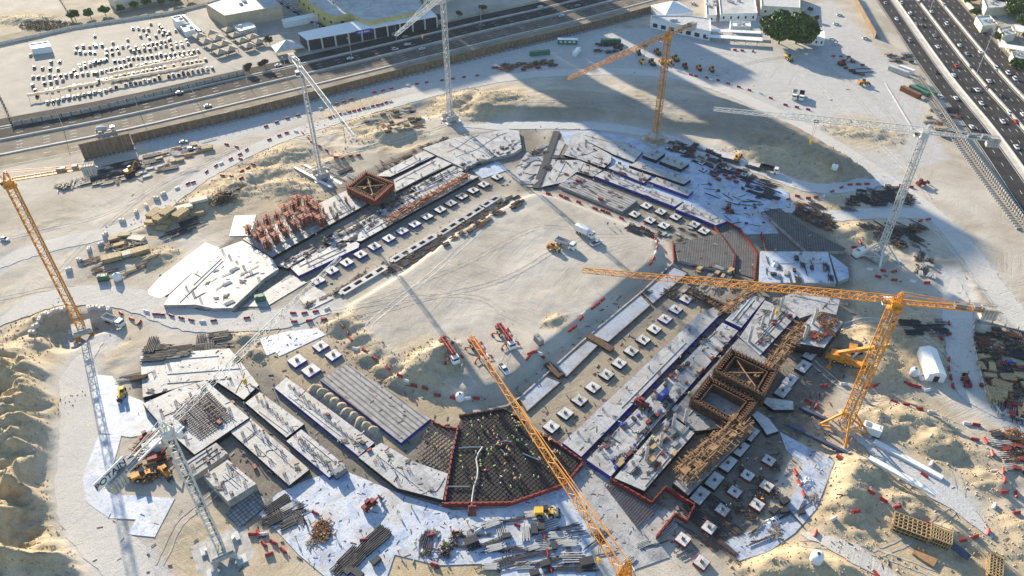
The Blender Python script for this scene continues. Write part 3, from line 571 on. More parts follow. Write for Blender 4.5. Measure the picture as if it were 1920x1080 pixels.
# ================================================================== BUILDINGS
def building(name, label, roof, h, wall, roofm, par=.6, win=None, cat='building', z0=0, units=4):
    P_ = GP(roof, h+z0); c = np.mean(P_, 0); P_ = [p-c for p in P_]
    A = sum(P_[i][0]*P_[(i+1) % len(P_)][1]-P_[(i+1) % len(P_)][0]*P_[i][1] for i in range(len(P_)))
    if A < 0: P_ = P_[::-1]
    r = thing(name, label, cat, (c[0], c[1], z0)); mb = MB(); mb.prism(P_, -.3, h-.25); mb.build('wall', M[wall], r)
    mb = MB(); inn = [p*.985 for p in P_]; mb.prism(inn, h-.24, h); mb.build('roof', M[roofm], r)
    mb = MB()
    for i in range(len(P_)): wallline(mb, [P_[i]*.992, P_[(i+1) % len(P_)]*.992], h-.2, h+par, .3)
    mb.build('parapet', M[wall], r)
    if win:
        hs, step, wh, ww = win
        for i in range(len(P_)):
            a, b = P_[i], P_[(i+1) % len(P_)]; t = b-a; l = np.hypot(*t); t = t/l; nn = np.array([t[1], -t[0]])
            if nn[1] > .3 or l < step: continue       # walls one cannot see
            n = int((l-1)/step)
            for lv in hs:
                for k in range(n):
                    p = a+t*((k+.5)*l/n)+nn*.06; w_ = MB(); w_.box((0, 0, 0), (ww, .14, wh), math.atan2(t[1], t[0])); f = w_.build('window', M['glass'], r, (p[0], p[1], lv))
    us = MB(); mnp = np.min(P_, 0)*.55; mxp = np.max(P_, 0)*.55
    for k in range(units):
        u = MB(); q_ = [random.uniform(mnp[0], mxp[0])*.8, random.uniform(mnp[1], mxp[1])*.5]; u.box((0, 0, .6), (2.2, 1.4, 1.2), .5); u.box((0, 0, 1.25), (1.4, 1.0, .12), .5); u.build('roof_unit', M['lgrey'], r, (q_[0], q_[1], h))
    return r
building('warehouse', 'large flat roofed warehouse with yellowish walls behind the showroom', [(555,-12),(600,20),(625,33),(655,27),(690,42),(800,20),(770,-30),(660,-60)], 9, 'yellowwall', 'roofgrey', win=([5], 7, 1.6, 2.2), units=14)
building('warehouse', 'warehouse with greenish grey roof and tan walls at the top left', [(385,8),(421,31),(528,12),(500,-14),(440,-10)], 8, 'tan', 'roofblue', units=4)
building('warehouse', 'long pale roofed building behind the row of round trees', [(200,-8),(215,2),(330,-22),(310,-35)], 6, 'cream', 'roofgrey', units=3)
building('office_block', 'beige building with dark windows at the top behind the white crane mast', [(775,-62),(792,-20),(880,-45),(930,-55),(905,-95)], 13, 'cream', 'roofgrey', win=([3, 7.5, 11], 7, 2.2, 2.4), units=5)
# showroom with glazed front
def showroom():
    h = 7.0; roof = GP([(560,61),(660,40),(800,13),(818,30),(677,56),(576,74)], h); c = np.mean(roof, 0); P_ = [p-c for p in roof]
    r = thing('showroom', 'low showroom with bright flat roof, dark glazed front and blue sign', 'building', (c[0], c[1], 0))
    mb = MB(); mb.prism(P_, -.3, h-.6); mb.build('wall', M['glass'], r)
    mb = MB(); mb.prism([p*1.01 for p in P_], h-.6, h); mb.build('roof', M['white'], r)
    a, b = P_[5], P_[3]; t = b-a; l = np.hypot(*t); t /= l; nn = np.array([t[1], -t[0]]); an = math.atan2(t[1], t[0])
    for k in range(11):
        p = a+t*(l*k/10)+nn*.6; w_ = MB(); w_.box((0, 0, h/2-.3), (.9, .9, h-.6), an); w_.build('column', M['lgrey'], r, (p[0], p[1], 0))
    p = a+t*l*.42+nn*.75; w_ = MB(); w_.box((0, 0, 0), (10.5, .25, 2.6), an); s = w_.build('sign_board', M['bluepaint'], r, (p[0], p[1], h-1.3))
    w_ = MB()
    for k, q_ in enumerate((-3.6, -2.7, -1.8, -.9, .3, 1.2, 2.1, 3.0)): w_.box((t[0]*q_+nn[0]*.17, t[1]*q_+nn[1]*.17, .1), (.55, .08, .9), an)
    w_.build('sign_lettering', M['white'], s)
    return r
showroom()
building('corner_kiosk', 'small white cube building at the corner of the car park', [(322,33),(332,42),(345,40),(338,30)], 5, 'white', 'roofgrey', units=1)
building('office_cabin', 'low white site hut with pale roof left of the car park', [(56,84),(60,93),(96,88),(90,79)], 3.2, 'white', 'white', units=0)
building('office_cabin', 'pale gatehouse with bluish roof above the shade canopies', [(337,48),(347,61),(366,56),(356,44)], 3.4, 'white', 'roofblue', units=1)
building('office_cabin', 'white shed with flat roof between the warehouse and the shade canopies', [(437,49),(450,60),(480,52),(470,42)], 4, 'lgrey', 'white', units=1)
building('office_cabin', 'long white roofed shed in the yard left of the yellowish warehouse', [(528,38),(532,43),(600,30),(593,25)], 3.5, 'white', 'white', units=0)
# site offices, top right
building('site_office', 'narrow white site office with rooftop units left of the big tree', [(1323,-14),(1325,30),(1344,29),(1340,-14)], 4, 'white', 'lgrey', units=6, win=([2], 5, 1.2, 1.4))
building('site_office', 'wide white site office with a row of windows left of the big tree', [(1346,-20),(1351,27),(1420,26),(1412,-20)], 4.5, 'white', 'roofgrey', win=([2.4], 4.2, 1.7, 1.1), units=5)
building('site_office', 'pale walled villa with flat roof above the big tree', [(1424,-30),(1428,12),(1500,16),(1500,-20)], 6, 'cream', 'lgrey', win=([3], 5, 1.5, 1.3), units=6)
building('site_office', 'white single storey office right of the big tree', [(1510,57),(1508,71),(1547,74),(1544,57)], 4, 'white', 'white', win=([2], 2.6, 1.4, 1), units=0)
building('site_cabin', 'small white portable cabin above the two white canopies', [(1369,41),(1370,50),(1407,51),(1406,42)], 3.2, 'white', 'white', units=2)
building('site_office', 'white two storey annex with garage openings below the tent', [(1220,30),(1222,36),(1333,60),(1332,36),(1290,30)], 5.5, 'white', 'lgrey', win=([2.0], 5, 2.4, 3.2), units=2)
# pyramid tent
def canopy(label, c, w, d, h, top, rz, m='cream', name='shade_canopy', wall=False):
    r = thing(name, label, 'canopy', (c[0], c[1], 0), rz); mb = MB(); v = [(-w/2, -d/2, h), (w/2, -d/2, h), (w/2, d/2, h), (-w/2, d/2, h), (0, 0, top)]
    mb.add(v+[(x, y, z-.25) for x, y, z in v[:4]], [(0, 1, 4), (1, 2, 4), (2, 3, 4), (3, 0, 4), (0, 5, 6, 1), (1, 6, 7, 2), (2, 7, 8, 3), (3, 8, 5, 0), (8, 7, 6, 5)]); mb.build('canopy_roof', M[m], r)
    for x in (-1, 1):
        for y in (-1, 1):
            p = MB(); p.beam((0, 0, 0), (0, 0, h-.1), .25); p.build('post', M['grey'], r, (x*w*.47, y*d*.47, 0))
    if wall: p = MB(); p.box((0, 0, h/2-.1), (w*.96, d*.96, h-.3)); p.build('wall', M['white'], r)
    return r
canopy('large white pyramid tent with walls in front of the left highway', G(1258, 30), 21, 20, 5, 10, math.radians(20), 'white', 'marquee_tent', True)
canopy('big pointed grey canopy over parked cars at the roadside below the showroom', G(541, 97), 17, 12, 3.2, 7.5, math.radians(28), 'lgrey')
gx = [('left', 375, 74, 415, 104, 4), ('middle', 397, 68, 434, 98, 4), ('right', 430, 62, 468, 92, 4), ('far right', 452, 58, 486, 84, 4)]
for nm, x0, y0, x1, y1, n in gx:
    for k in range(n):
        t = k/(n-1); g = G(x0+(x1-x0)*t, y0+(y1-y0)*t)
        canopy('%s beige pyramid sunshade from the top in the %s row of sunshades' % (ORD[k], nm), g, 7.4, 6.6, 2.6, 4.2, math.radians(-50), 'tan')
# long flat canopies over parking
def flatcanopy(label, pts, h, m='white', name='parking_canopy', slope=0):
    P_ = GP(pts, h); c = np.mean(P_, 0); P_ = [p-c for p in P_]; r = thing(name, label, 'canopy', (c[0], c[1], 0)); mb = MB(); mb.prism(P_, h-.2, h); mb.build('canopy_roof', M[m], r)
    for a, b in ((P_[0], P_[1]), (P_[2], P_[3])):
        for k in range(5):
            p = a+(b-a)*(k+.25)/4.6; q_ = MB(); q_.beam((0, 0, 0), (0, 0, h-.25), .22); q_.build('post', M['grey'], r, (p[0]*.93, p[1]*.93, 0))
    return r
flatcanopy('upper of two long white parking canopies left of the big tree', [(1323,54),(1427,58),(1427,63),(1323,58)], 3)
flatcanopy('lower of two long white parking canopies left of the big tree', [(1324,64),(1430,70),(1430,77),(1324,69)], 3)
flatcanopy('white canopy with blue edge on the right beyond the right highway', [(1872,80),(1925,88),(1925,96),(1874,88)], 3.5)
flatcanopy('pale ribbed canopy at the right edge beyond the right highway', [(1902,46),(1930,50),(1930,64),(1906,58)], 3.5)
for k, (a, b, n_, lx) in enumerate((((55,190),(205,163),1,'lower left'), ((195,165),(398,128),1,'lower right'), ((205,150),(385,114),1,'upper'))):
    a, b = G(a[0], a[1]), G(b[0], b[1]); t = (b-a)/np.hypot(*(b-a)); l = np.hypot(*(b-a)); r = thing('sunshade_net', 'sagging brown sunshade net over the %s row of the car park' % lx, 'canopy', (a[0], a[1], 0), math.atan2(t[1], t[0]))
    mb = MB(); n = int(l/5); vs = []
    for i in range(n*2+1):
        for j, y in enumerate((0, 2, 4.0)): vs.append((i*2.5, y, 2.7+(.35 if i % 2 == 0 else 0)+(-.3 if j == 0 else .15 if j == 1 else 0)))
    mb.add(vs, [(i*3+j, (i+1)*3+j, (i+1)*3+j+1, i*3+j+1) for i in range(n*2) for j in range(2)]); mb.build('shade_net', M['tan'], r)
    for i in range(n+1): p = MB(); p.beam((0, 0, 0), (0, 0, 2.9), .16); p.build('post', M['grey'], r, (i*5, 4.0, 0))
# villas beyond the right highway
for k, (pts, h, tx) in enumerate((([(1830,32),(1842,50),(1870,46),(1855,30)], 4, 'blue roofed villa right of the right highway'), ([(1842,-4),(1850,16),(1892,14),(1880,-6)], 5, 'pale villa at the top right corner'), ([(1872,54),(1880,68),(1905,64),(1895,50)], 4, 'grey flat roofed shed in the trees at the right edge'), ([(1896,98),(1900,110),(1935,112),(1930,98)], 4, 'beige flat roofed villa at the right edge below the white canopy'))):
    building('villa', tx, pts, h, 'cream', 'roofblue' if k == 0 else 'roofgrey', units=2)
# office towers standing beyond the top of the picture: they throw the long bands of shade over the site
def tower(label, s0, s1, t0, tip, dep, cat='tower'):
    d = np.array([.5, -.866]); n = np.array([.866, .5]); h = (t0*-1+tip)*math.tan(SUN_EL); w = s1-s0
    c = n*(s0+s1)/2+d*(t0-dep/2); r = thing('office_tower', label, cat, (c[0], c[1], 0), math.radians(30)); mb = MB(); mb.box((0, 0, h/2), (w, dep, h)); mb.build('wall', M['lgrey'], r)
    k = int(h/4); g = MB()
    for i in range(k): g.box((0, 0, i*4+2.4), (w+.3, dep+.3, 2.2))
    g.build('window_band', M['glass'], r); g = MB(); g.box((0, 0, h+1.5), (w*.6, dep*.6, 3)); g.build('roof', M['grey'], r)
    return r
tower('low office block off the top of the picture, shading the highway by the showroom', 108, 148, -640, -404, 24)
tower('office block off the top of the picture, shading the highway behind the white mast', 149, 201, -640, -352, 24)
tower('low slab block off the top of the picture between the two tallest towers', 239.5, 250.5, -610, -332, 20)
tower('tallest office tower off the top of the picture, shading the upper right wing', 202, 239, -640, -45, 30)
tower('slender office tower off the top of the picture, shading the sand bank', 251, 282, -640, -110, 26)
tower('lower office tower off the top of the picture, shading the yard by the big tree', 289, 322, -600, -278, 24)
# ================================================================== TREES
def make_tree(name, w, h, m, n, seed, clumps=14, trunk=.35):
    R_ = random.Random(seed); r = thing(name, '', 'tree'); tb = MB(); tb.beam((0, 0, 0), (0, 0, h*.45), trunk*2, w2=trunk, n=7)
    cl = []
    for k in range(clumps):
        a = R_.uniform(0, 2*PI); q_ = R_.random()**.5*w*.36; z = h*(.42+.42*R_.random()*(1-q_/w)); cl.append((math.cos(a)*q_, math.sin(a)*q_, z, w*R_.uniform(.13, .24)))
    for c in cl[:9]: tb.beam((0, 0, h*R_.uniform(.2, .42)), (c[0]*.85, c[1]*.85, c[2]), trunk*.6, w2=trunk*.15, n=5)
    tb.build('trunk', M['trunk'], r); mb = MB(); s = max(.22, w*.028)
    for k in range(n):
        c = R_.choice(cl); u = Vector((R_.gauss(0, 1), R_.gauss(0, 1), R_.gauss(0, 1))).normalized(); rad = c[3]*R_.uniform(.65, 1.08)
        p = Vector(c[:3])+Vector((u.x*rad, u.y*rad, u.z*rad*.8))
        if p.z < h*.16: continue
        v = Vector((R_.gauss(0, 1), R_.gauss(0, 1), R_.gauss(0, .6))).normalized(); t = u.cross(v).normalized()*s*R_.uniform(.6, 1.3); q2 = v.cross(t).normalized()*s*R_.uniform(.6, 1.3)
        mb.add([p-t-q2*.4, p+t*.3-q2, p+t+q2*.5, p-t*.2+q2], [(0, 1, 2, 3)])
    mb.build('crown', M[m], r); return r
o = make_tree('ficus_tree', 25, 19, 'leaf', 20000, 3, 34, .6); tag(o, 'very large dark green tree, left one of the pair in the top right yard', 'tree'); o.location = (*G(1460, 82), 0)
o = make_tree('ficus_tree', 23, 18, 'leaf', 18000, 5, 30, .6); tag(o, 'very large dark green tree, right one of the pair in the top right yard', 'tree'); o.location = (*G(1492, 82), 0)
tp = Proto(make_tree('round_tree', 9, 7.5, 'leaf', 3200, 7, 12, .25)); tp2 = Proto(make_tree('leafy_tree', 15, 10, 'leaf2', 5200, 8, 18, .3)); tp3 = Proto(make_tree('dusty_tree', 7, 6, 'leafdry', 2200, 9, 9, .2))
for k, (x, y, s) in enumerate(((142,38,1.0),(171,34,.95),(198,28,.9),(227,24,.8),(253,17,.75),(278,12,.9),(305,9,.7),(330,8,1.1),(352,2,1))):
    tp.put((*G(x, y), 0), k*1.3, '%s round dark tree from the left in the row above the car park' % ORD[k], 'round trees above the car park', s)
for k, (x, y, s, l) in enumerate(((1908,34,1.25,'bright green tree at the top right corner'),(1850,0,1.3,'green tree at the top edge beyond the right highway'),(1885,-6,1.3,'green tree at the top edge right of another beyond the right highway'),(1826,28,.5,'small round green tree beside the right highway wall'),(1870,75,.5,'low green tree between the villas at the right'),(1905,128,.6,'green tree at the right edge below the beige villa'),(1815,6,.7,'green shrub tree hugging the highway wall at the top'),(1835,-14,1.2,'green tree at the top edge near the thick pale wall'),(1868,12,.8,'green tree between the two upper villas'),(1925,10,1.1,'green tree cut by the right edge at the top'),(1918,52,.8,'green tree at the right edge above the ribbed canopy'),(1930,75,.7,'green tree at the right edge below the ribbed canopy'))):
    tp2.put((*G(x, y), 0), k*1.1, l, None, s)
for k, (x, y, s, l) in enumerate(((497,128,1.0,'dusty tree beside the roadside canopy'),(468,136,1.0,'dusty tree at the right corner of the car park'),(505,82,.9,'slim dusty tree by the canopies'),(820,40,.9,'dusty shrub tree before the beige building'),(860,32,.8,'dusty shrub tree at the foot of the beige building'),(905,22,.9,'dusty tree by the beige building canopy'),(700,12,.5,'dusty tree hidden near the yellowish warehouse'),(1530,40,.7,'thin tree right of the big tree'),(1518,22,.6,'thin young tree upper right of the big tree'))):
    tp3.put((*G(x, y), 0), k, l, None, s)
# heap of dry brush in the empty lot
mb = MB(); c0 = G(86, 48)
for k in range(900):
    a = random.uniform(0, 2*PI); q_ = random.random()**.6*13; p = (math.cos(a)*q_*1.3, math.sin(a)*q_*.7, random.random()*2.6*(1-q_/15)); mb.beam(p, (p[0]+random.uniform(-1, 1), p[1]+random.uniform(-1, 1), p[2]+random.uniform(-.4, .9)), .25)
tag(mb.build('brush_heap', M['leafdry'], None, (c0[0], c0[1], 0)), 'wide brown heap of dry brush in the empty lot at the top left', 'brush heap')
# lamp posts
def lamp(label, p, h, rz, arms=2):
    r = thing('street_lamp', label, 'street lamp', (p[0], p[1], 0), rz); m = MB(); m.beam((0, 0, 0), (0, 0, h), .34, w2=.18, n=6); m.build('pole', M['lgrey'], r)
    for s in ((-1, 1) if arms == 2 else (1,)):
        m = MB(); m.beam((0, 0, h-.1), (s*2.2, 0, h+.3), .14, n=5); m.box((s*2.7, 0, h+.3), (1.1, .4, .18)); m.build('lamp_head', M['grey'], r)
for k, (x, y) in enumerate(((1740,30),(1828,145))): lamp('tall double armed lamp post on the median of the right highway, %s' % ('upper one' if k == 0 else 'lower one'), G(x, y), 30, math.radians(-8))
for k, (x, y, h) in enumerate(((118,238,11),(262,212,11),(365,186,11),(465,160,11),(660,113,12),(744,78,12),(902,48,12),(540,150,12),(1180,24,11))):
    lamp('slim grey lamp post of the left highway, %s counted from the left' % ORD[k], G(x, y), h, math.radians(120), 1)
# ================================================================== SHEETS, SLABS
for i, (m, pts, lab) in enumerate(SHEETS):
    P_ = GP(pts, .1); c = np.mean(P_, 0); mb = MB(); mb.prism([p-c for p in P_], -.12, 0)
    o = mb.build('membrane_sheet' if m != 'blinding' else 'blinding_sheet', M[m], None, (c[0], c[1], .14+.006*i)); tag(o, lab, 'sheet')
for pts, lab in RETAIN:
    P_ = GP(pts, .5); c = np.mean(P_, 0); P_ = [p-c for p in P_]; r = thing('strip_slab', lab, 'slab', (c[0], c[1], 0)); mb = MB(); mb.prism(P_, -.2, .5); mb.build('slab', M['stripblue'], r)
    mb = MB()
    for i in range(len(P_)): wallline(mb, [P_[i], P_[(i+1) % len(P_)]], -.1, .7, .28)
    mb.build('edge_board', M['darktimber'], r)
# rebar cages standing on slabs
def cage(name, h, w, n, m, bar=.07):
    r = thing(name, '', 'rebar cage'); b = MB(); R_ = random.Random(h*10+w)
    for k in range(n):
        a = 2*PI*k/n; x, y = math.cos(a)*w/2, math.sin(a)*w/2; b.beam((x, y, 0), (x*1.05+R_.uniform(-.05, .05), y*1.05, h*R_.uniform(.85, 1.1)), bar, n=4)
    b.build('starter_bar', M[m], r); b = MB()
    for z in np.arange(.2, h*.8, .5):
        for k in range(8):
            a, a2 = 2*PI*k/8, 2*PI*(k+1)/8; b.beam((math.cos(a)*w/2, math.sin(a)*w/2, z), (math.cos(a2)*w/2, math.sin(a2)*w/2, z), bar*.7)
    b.build('tie_ring', M[m], r); return r
CA = [Proto(cage('starter_bar_cage', 1.6, 1.0, 9, 'rebar')), Proto(cage('starter_bar_cage', 1.1, 1.3, 10, 'rust')), Proto(cage('starter_bar_cage', 2.6, .9, 8, 'rebar'))]
def inside(p, poly):
    c = False; n = len(poly)
    for i in range(n):
        a, b = poly[i], poly[i-1]
        if (a[1] > p[1]) != (b[1] > p[1]) and p[0] < (b[0]-a[0])*(p[1]-a[1])/(b[1]-a[1])+a[0]: c = not c
    return c
AX = np.array([math.cos(math.radians(47)), math.sin(math.radians(47))]); BX = np.array([-AX[1], AX[0]])
SLABW = []
for nm, pts, zt, th, mt, ms, lab, cat, nc in SLABS:
    P_ = GP(pts, zt); c = np.mean(P_, 0); Q = [p-c for p in P_]; r = thing(nm, lab, cat, (c[0], c[1], zt-th))
    mb = MB(); mb.prism([q*1.0 for q in Q], 0, th); mb.build('slab', M[mt], r)
    mb = MB(); n = len(Q)
    for i in range(n):
        a, b = Q[i], Q[(i+1) % n]; t = (b-a)/max(.1, np.hypot(*(b-a))); wallline(mb, [a-t*.05, b+t*.05], -.03, th-.05, .14)
    mb.build('side_form', M[ms], r)
    SLABW.append((P_, zt, lab, nm))
    if mt in ('slab', 'slabgrey', 'membrane'):            # kickers and hoses lying on the slab
        e = [Q[(i+1) % n]-Q[i] for i in range(n)]; li = max(range(n), key=lambda i: np.hypot(*e[i])); d_ = e[li]/np.hypot(*e[li]); w_ = np.array([-d_[1], d_[0]])
        lu = [q@d_ for q in Q]; lv = [q@w_ for q in Q]; mb = MB(); hb = MB()
        for k in range(random.randint(1, 3)):
            v = random.uniform(min(lv)*.8, max(lv)*.8); us_ = [u for u in np.arange(min(lu), max(lu), 1.0) if inside(d_*u+w_*v, [q*.96 for q in Q])]
            if len(us_) > 4:
                a0 = us_[random.randrange(len(us_)//3)]; a1 = us_[-1-random.randrange(len(us_)//3)]; a = d_*a0+w_*v; b = d_*a1+w_*v; wallline(mb, [a, b], th-.02, th+.18, .16)
        for k in range(random.randint(0, 2)):
            u0 = random.uniform(min(lu), max(lu)); pv = []; 
            for q_ in np.linspace(min(lv), max(lv), 9):
                u0 += random.uniform(-1.2, 1.2); p = d_*u0+w_*q_
                if inside(p, [q*.95 for q in Q]): pv.append((p[0], p[1], th+.06))
            if len(pv) > 2: hb.path(pv, .1, 0, 4)
        if mb.v: mb.build('kicker_wall', M['lgrey'], r)
        if hb.v: hb.build('hose', M['dark'], r)
    if nc:
        us = [q@AX for q in Q]; vs = [q@BX for q in Q]; L_ = (max(us)-min(us), max(vs)-min(vs)); A_, B_ = (AX, BX) if L_[0] > L_[1] else (BX, AX)
        lu = [q@A_ for q in Q]; lv = [q@B_ for q in Q]; kk = -1; rows = max(1, int(round((max(lv)-min(lv))/5)));  cols = max(2, int(nc/rows))
        for i in range(cols):
            for j in range(rows):
                u = min(lu)+(i+.5)*(max(lu)-min(lu))/cols; v = min(lv)+(j+.5)*(max(lv)-min(lv))/rows; p = A_*u+B_*v
                if inside(p, [q*.9 for q in Q]):
                    kk += 1; random.choice(CA[:2]+CA[:1]).put((c[0]+p[0], c[1]+p[1], zt), random.random(), '%s starter bars on the %s' % (ORD[min(kk, 19)], ' '.join(lab.split(',')[0].split()[:11])), 'starter bars on the '+lab[:60], random.uniform(.6, .85))
def ptop(px, py, z=None):
    "point on whatever slab is seen there"
    for P_, zt, lab, nm in SLABW:
        p = G(px, py, zt)
        if inside(p, P_): return Vector((p[0], p[1], zt))
    p = GH(px, py); return Vector((p.x, p.y, p.z+.15))
# rebar mats laid on slabs
def matsheet(name, label, pts, z, m, cat='rebar mat', edge=None, th=.18):
    P_ = GP(pts, z); c = np.mean(P_, 0); Q = [p-c for p in P_]; r = thing(name, label, cat, (c[0], c[1], z)); mb = MB(); mb.prism(Q, -th, 0); mb.build('rebar_mesh', M[m], r)
    if edge:
        mb = MB()
        for i in range(len(Q)): wallline(mb, [Q[i], Q[(i+1) % len(Q)]], -th-.1, .5, .22)
        mb.build('edge_form', M[edge], r)
    return r
def barsmat(name, label, pts, z, step, w, mcol, both=True):
    "real bars crossing a polygon"
    P_ = GP(pts, z); c = np.mean(P_, 0); Q = [p-c for p in P_]; r = thing(name, label, 'rebar mat', (c[0], c[1], z))
    for D_, E_, dz, nm in ((AX, BX, 0, 'lower_bars'), (BX, AX, .12, 'upper_bars'))[:2 if both else 1]:
        mb = MB(); ev = [q@E_ for q in Q]; v = min(ev)+step/2
        while v < max(ev):
            cr = []
            for i in range(len(Q)):
                a, b = Q[i], Q[(i+1) % len(Q)]; ea, eb = a@E_, b@E_
                if (ea > v) != (eb > v): t = (v-ea)/(eb-ea); cr.append((a+(b-a)*t)@D_)
            cr.sort()
            for i in range(0, len(cr)-1, 2):
                p = D_*cr[i]+E_*v; q = D_*cr[i+1]+E_*v; mb.beam((p[0], p[1], dz), (q[0], q[1], dz), w)
            v += step
        mb.build(nm, M[mcol], r)
    return r
barsmat('rebar_mat', 'dark square rebar mat on the square core slab', [(348,748),(392,731),(437,783),(374,824),(322,776)], 2.15, .9, .14, 'rebar')
barsmat('rebar_mat', 'raised inner square of rebar in the middle of the core slab mat', [(376,756),(392,748),(420,778),(400,791)], 2.7, 1.4, .2, 'rebar')
matsheet('rebar_mat', 'grey rebar mat on the ground below the thick concrete block', [(422,963),(472,922),(508,938),(450,990)], .35, 'rebarmatgrey')
barsmat('rebar_mat', 'dark parallel bars fanned over the gridded blinding below the lower right wing', [(1130,905),(1180,905),(1250,945),(1195,990)], .5, .75, .2, 'rebar', False)
# pour pit with edge forms
r = matsheet('rebar_pit', 'black rebar pit crowded with workers in the lower middle', [(866,782),(945,768),(985,800),(1010,815),(1089,862),(1058,903),(965,938),(836,942),(858,800)], .55, 'rebarmat', 'rebar bed', None, .5)
r2 = barsmat('rebar_mat', 'upper layer of black bars in the crowded rebar pit', [(866,784),(944,771),(1085,863),(1056,900),(965,935),(840,939)], .75, 1.1, .09, 'blackskirt')
def formwall(name, label, line, h, w, m, z=0, fins=True):
    P_ = GP(line, z+h); c = P_[0]; r = thing(name, label, 'formwork', (c[0], c[1], z)); Q = [p-c for p in P_]; mb = MB(); wallline(mb, Q, 0, h, w); mb.build('form_panel', M[m], r)
    mb = MB()
    for p in resample(Q, 1.8): mb.beam((p[0], p[1], -.1), (p[0], p[1], h+.25), .35)
    mb.build('form_stud', M[m], r); return r
formwall('edge_formwork', 'dark red edge formwork along the lower edge of the rebar pit', [(830,943),(960,941),(1060,906),(1092,868)], 1.5, .5, 'redpaint')
formwall('edge_formwork', 'dark red edge formwork on the left side of the rebar pit', [(859,798),(846,860),(834,938)], 1.4, .5, 'redpaint')
formwall('edge_formwork', 'dark red edge formwork on the upper right side of the rebar pit', [(1005,808),(1048,832),(1090,862)], 1.4, .4, 'redpaint')
formwall('edge_formwork', 'dark edge boards along the slope side of the rebar pit', [(862,778),(945,765),(985,790)], 1.2, .4, 'darktimber')
formwall('edge_formwork', 'zigzag dark red formwork right of the gridded blinding', [(1146,897),(1222,941),(1248,912),(1292,940)], 1.7, .45, 'redpaint')
formwall('edge_formwork', 'dark red stepped formwork nearest the shaded small pads', [(1232,1004),(1266,962),(1288,975),(1303,945),(1290,938)], 1.7, .45, 'redpaint')
formwall('edge_formwork', 'red edge form at the left of the dark grey deck', [(1262,452),(1264,488)], 1.5, .35, 'redpaint')
formwall('edge_formwork', 'red edge form on the outside of the brown trench', [(1362,414),(1388,428),(1420,474),(1415,523)], 1.4, .35, 'redpaint')
formwall('edge_formwork', 'red edge form on the inside of the brown trench', [(1340,424),(1353,441),(1379,478),(1376,511)], 1.3, .35, 'redpaint')
formwall('edge_formwork', 'red upright form at the left of the dark bluish decks', [(1428,436),(1440,470)], 1.6, .3, 'redpaint')
formwall('edge_formwork', 'red upright form between the two dark bluish decks', [(1506,452),(1522,471)], 1.6, .3, 'redpaint')
matsheet('trench_deck', 'dark brown curved trench bed between red forms at the bend of the ring', [(1343,424),(1364,416),(1386,430),(1418,476),(1413,521),(1379,511),(1379,477),(1355,441)], .3, 'deckdark', 'trench', None, .3)
barsmat('rebar_mat', 'grid of bars between the ribbed slab and the rebar pit', [(800,795),(850,800),(838,880),(780,860)], .7, 1.2, .16, 'rebar')
formwall('edge_formwork', 'short dark red form above the bar grid left of the rebar pit', [(812,790),(835,800),(858,802)], 1.2, .35, 'redpaint')
# footings: white topped square pads
def make_pad(skirt, w=4.0, h=.9, d=None):
    d = d or w; r = thing('pad_footing', '', 'footing'); m = MB(); m.box((0, 0, h/2), (w, d, h)); m.build('pad', M['padtop'], r)
    m = MB(); 
    for x, y, a, b in ((0, -d/2, w, .12), (0, d/2, w, .12), (-w/2, 0, .12, d), (w/2, 0, .12, d)): m.box((x, y, h/2-.03), (a+.13, b+.13, h))
    m.build('membrane_skirt', M[skirt], r); m = MB()
    for x in (-.35, -.12, .12, .35):
        for y in (-.35, .35): m.beam((x, y, h), (x*1.1, y*1.1, h+.9), .09)
    m.box((0, 0, h+.15), (.8, .8, .3)); m.build('column_stub', M['rebar'], r); return r
PB = Proto(make_pad('blueskirt')); PK = Proto(make_pad('blackskirt')); PBs = Proto(make_pad('blackskirt', 3.6, 1.3, 6.2)); PR = Proto(make_pad('redpaint', 3.6, 1.2)); PG = Proto(make_pad('blackskirt', 3.4, .6))
r47 = math.radians(47)
rowA = [(596,525),(622,506),(650,491),(676,476),(702,461),(729,446),(754,432),(777,419),(800,405),(825,392),(845,380),(866,367),(887,356),(907,345),(932,331)]
for k, (x, y) in enumerate(rowA): (PB if k < 8 else PK).put((*G(x, y, .9), .02), r47, '%s footing from the lower left in the upper left row of square pads' % ORD[k], 'footings of the upper left wing', .98)
rowB = [(1287,560),(1267,579),(1247,597),(1227,616),(1206,636),(1184,657),(1161,680),(1137,701),(1112,725),(1087,749),(1060,774),(1034,799)]
for k, (x, y) in enumerate(rowB): (PB if k < 3 else PK).put((*G(x, y, .9), .02), r47, '%s footing from the top in the single footing row of the lower right wing' % ORD[k], 'footings of the lower right wing', .94)
rowC = [(1190,401),(1212,385),(1239,396),(1219,412),(1267,406),(1245,422),(1302,420),(1320,432)]
for k, (x, y) in enumerate(rowC): PK.put((*G(x, y, .9), .02), r47, '%s footing from the left among the square pads below the blue-edged slabs, upper right wing' % ORD[k], 'footings of the upper right wing', .95)
for k, (x, y, l) in enumerate(((557,676,'large blue-edged pad nearest the pale slabs, left of four'),(583,694,'large blue-edged pad, lowest of four'),(601,648,'blue-edged pad, topmost of four'),(625,665,'blue-edged pad by the sand mounds, right of four'))): PB.put((*G(x, y, .9), .02), r47, l+' in the sand corner', None, 1.0 if k > 1 else 1.12)
rowD = [(1520,663,0),(1507,686,0),(1482,712,0),(1468,732,0),(1408,812,0),(1388,840,0),(1365,868,0),(1340,900,0),(1313,928,0)]
for k, (x, y, _) in enumerate(rowD): PBs.put((*G(x, y, 1.3), .02), r47+PI/2, '%s oblong shaded pad from the top along the outer side of the lower right wing' % ORD[k], 'oblong pads of the lower right wing', .9)
rowE = [(1442,862),(1402,890),(1438,910),(1378,921),(1355,955),(1420,945),(1330,988),(1281,1010),(1316,1053)]
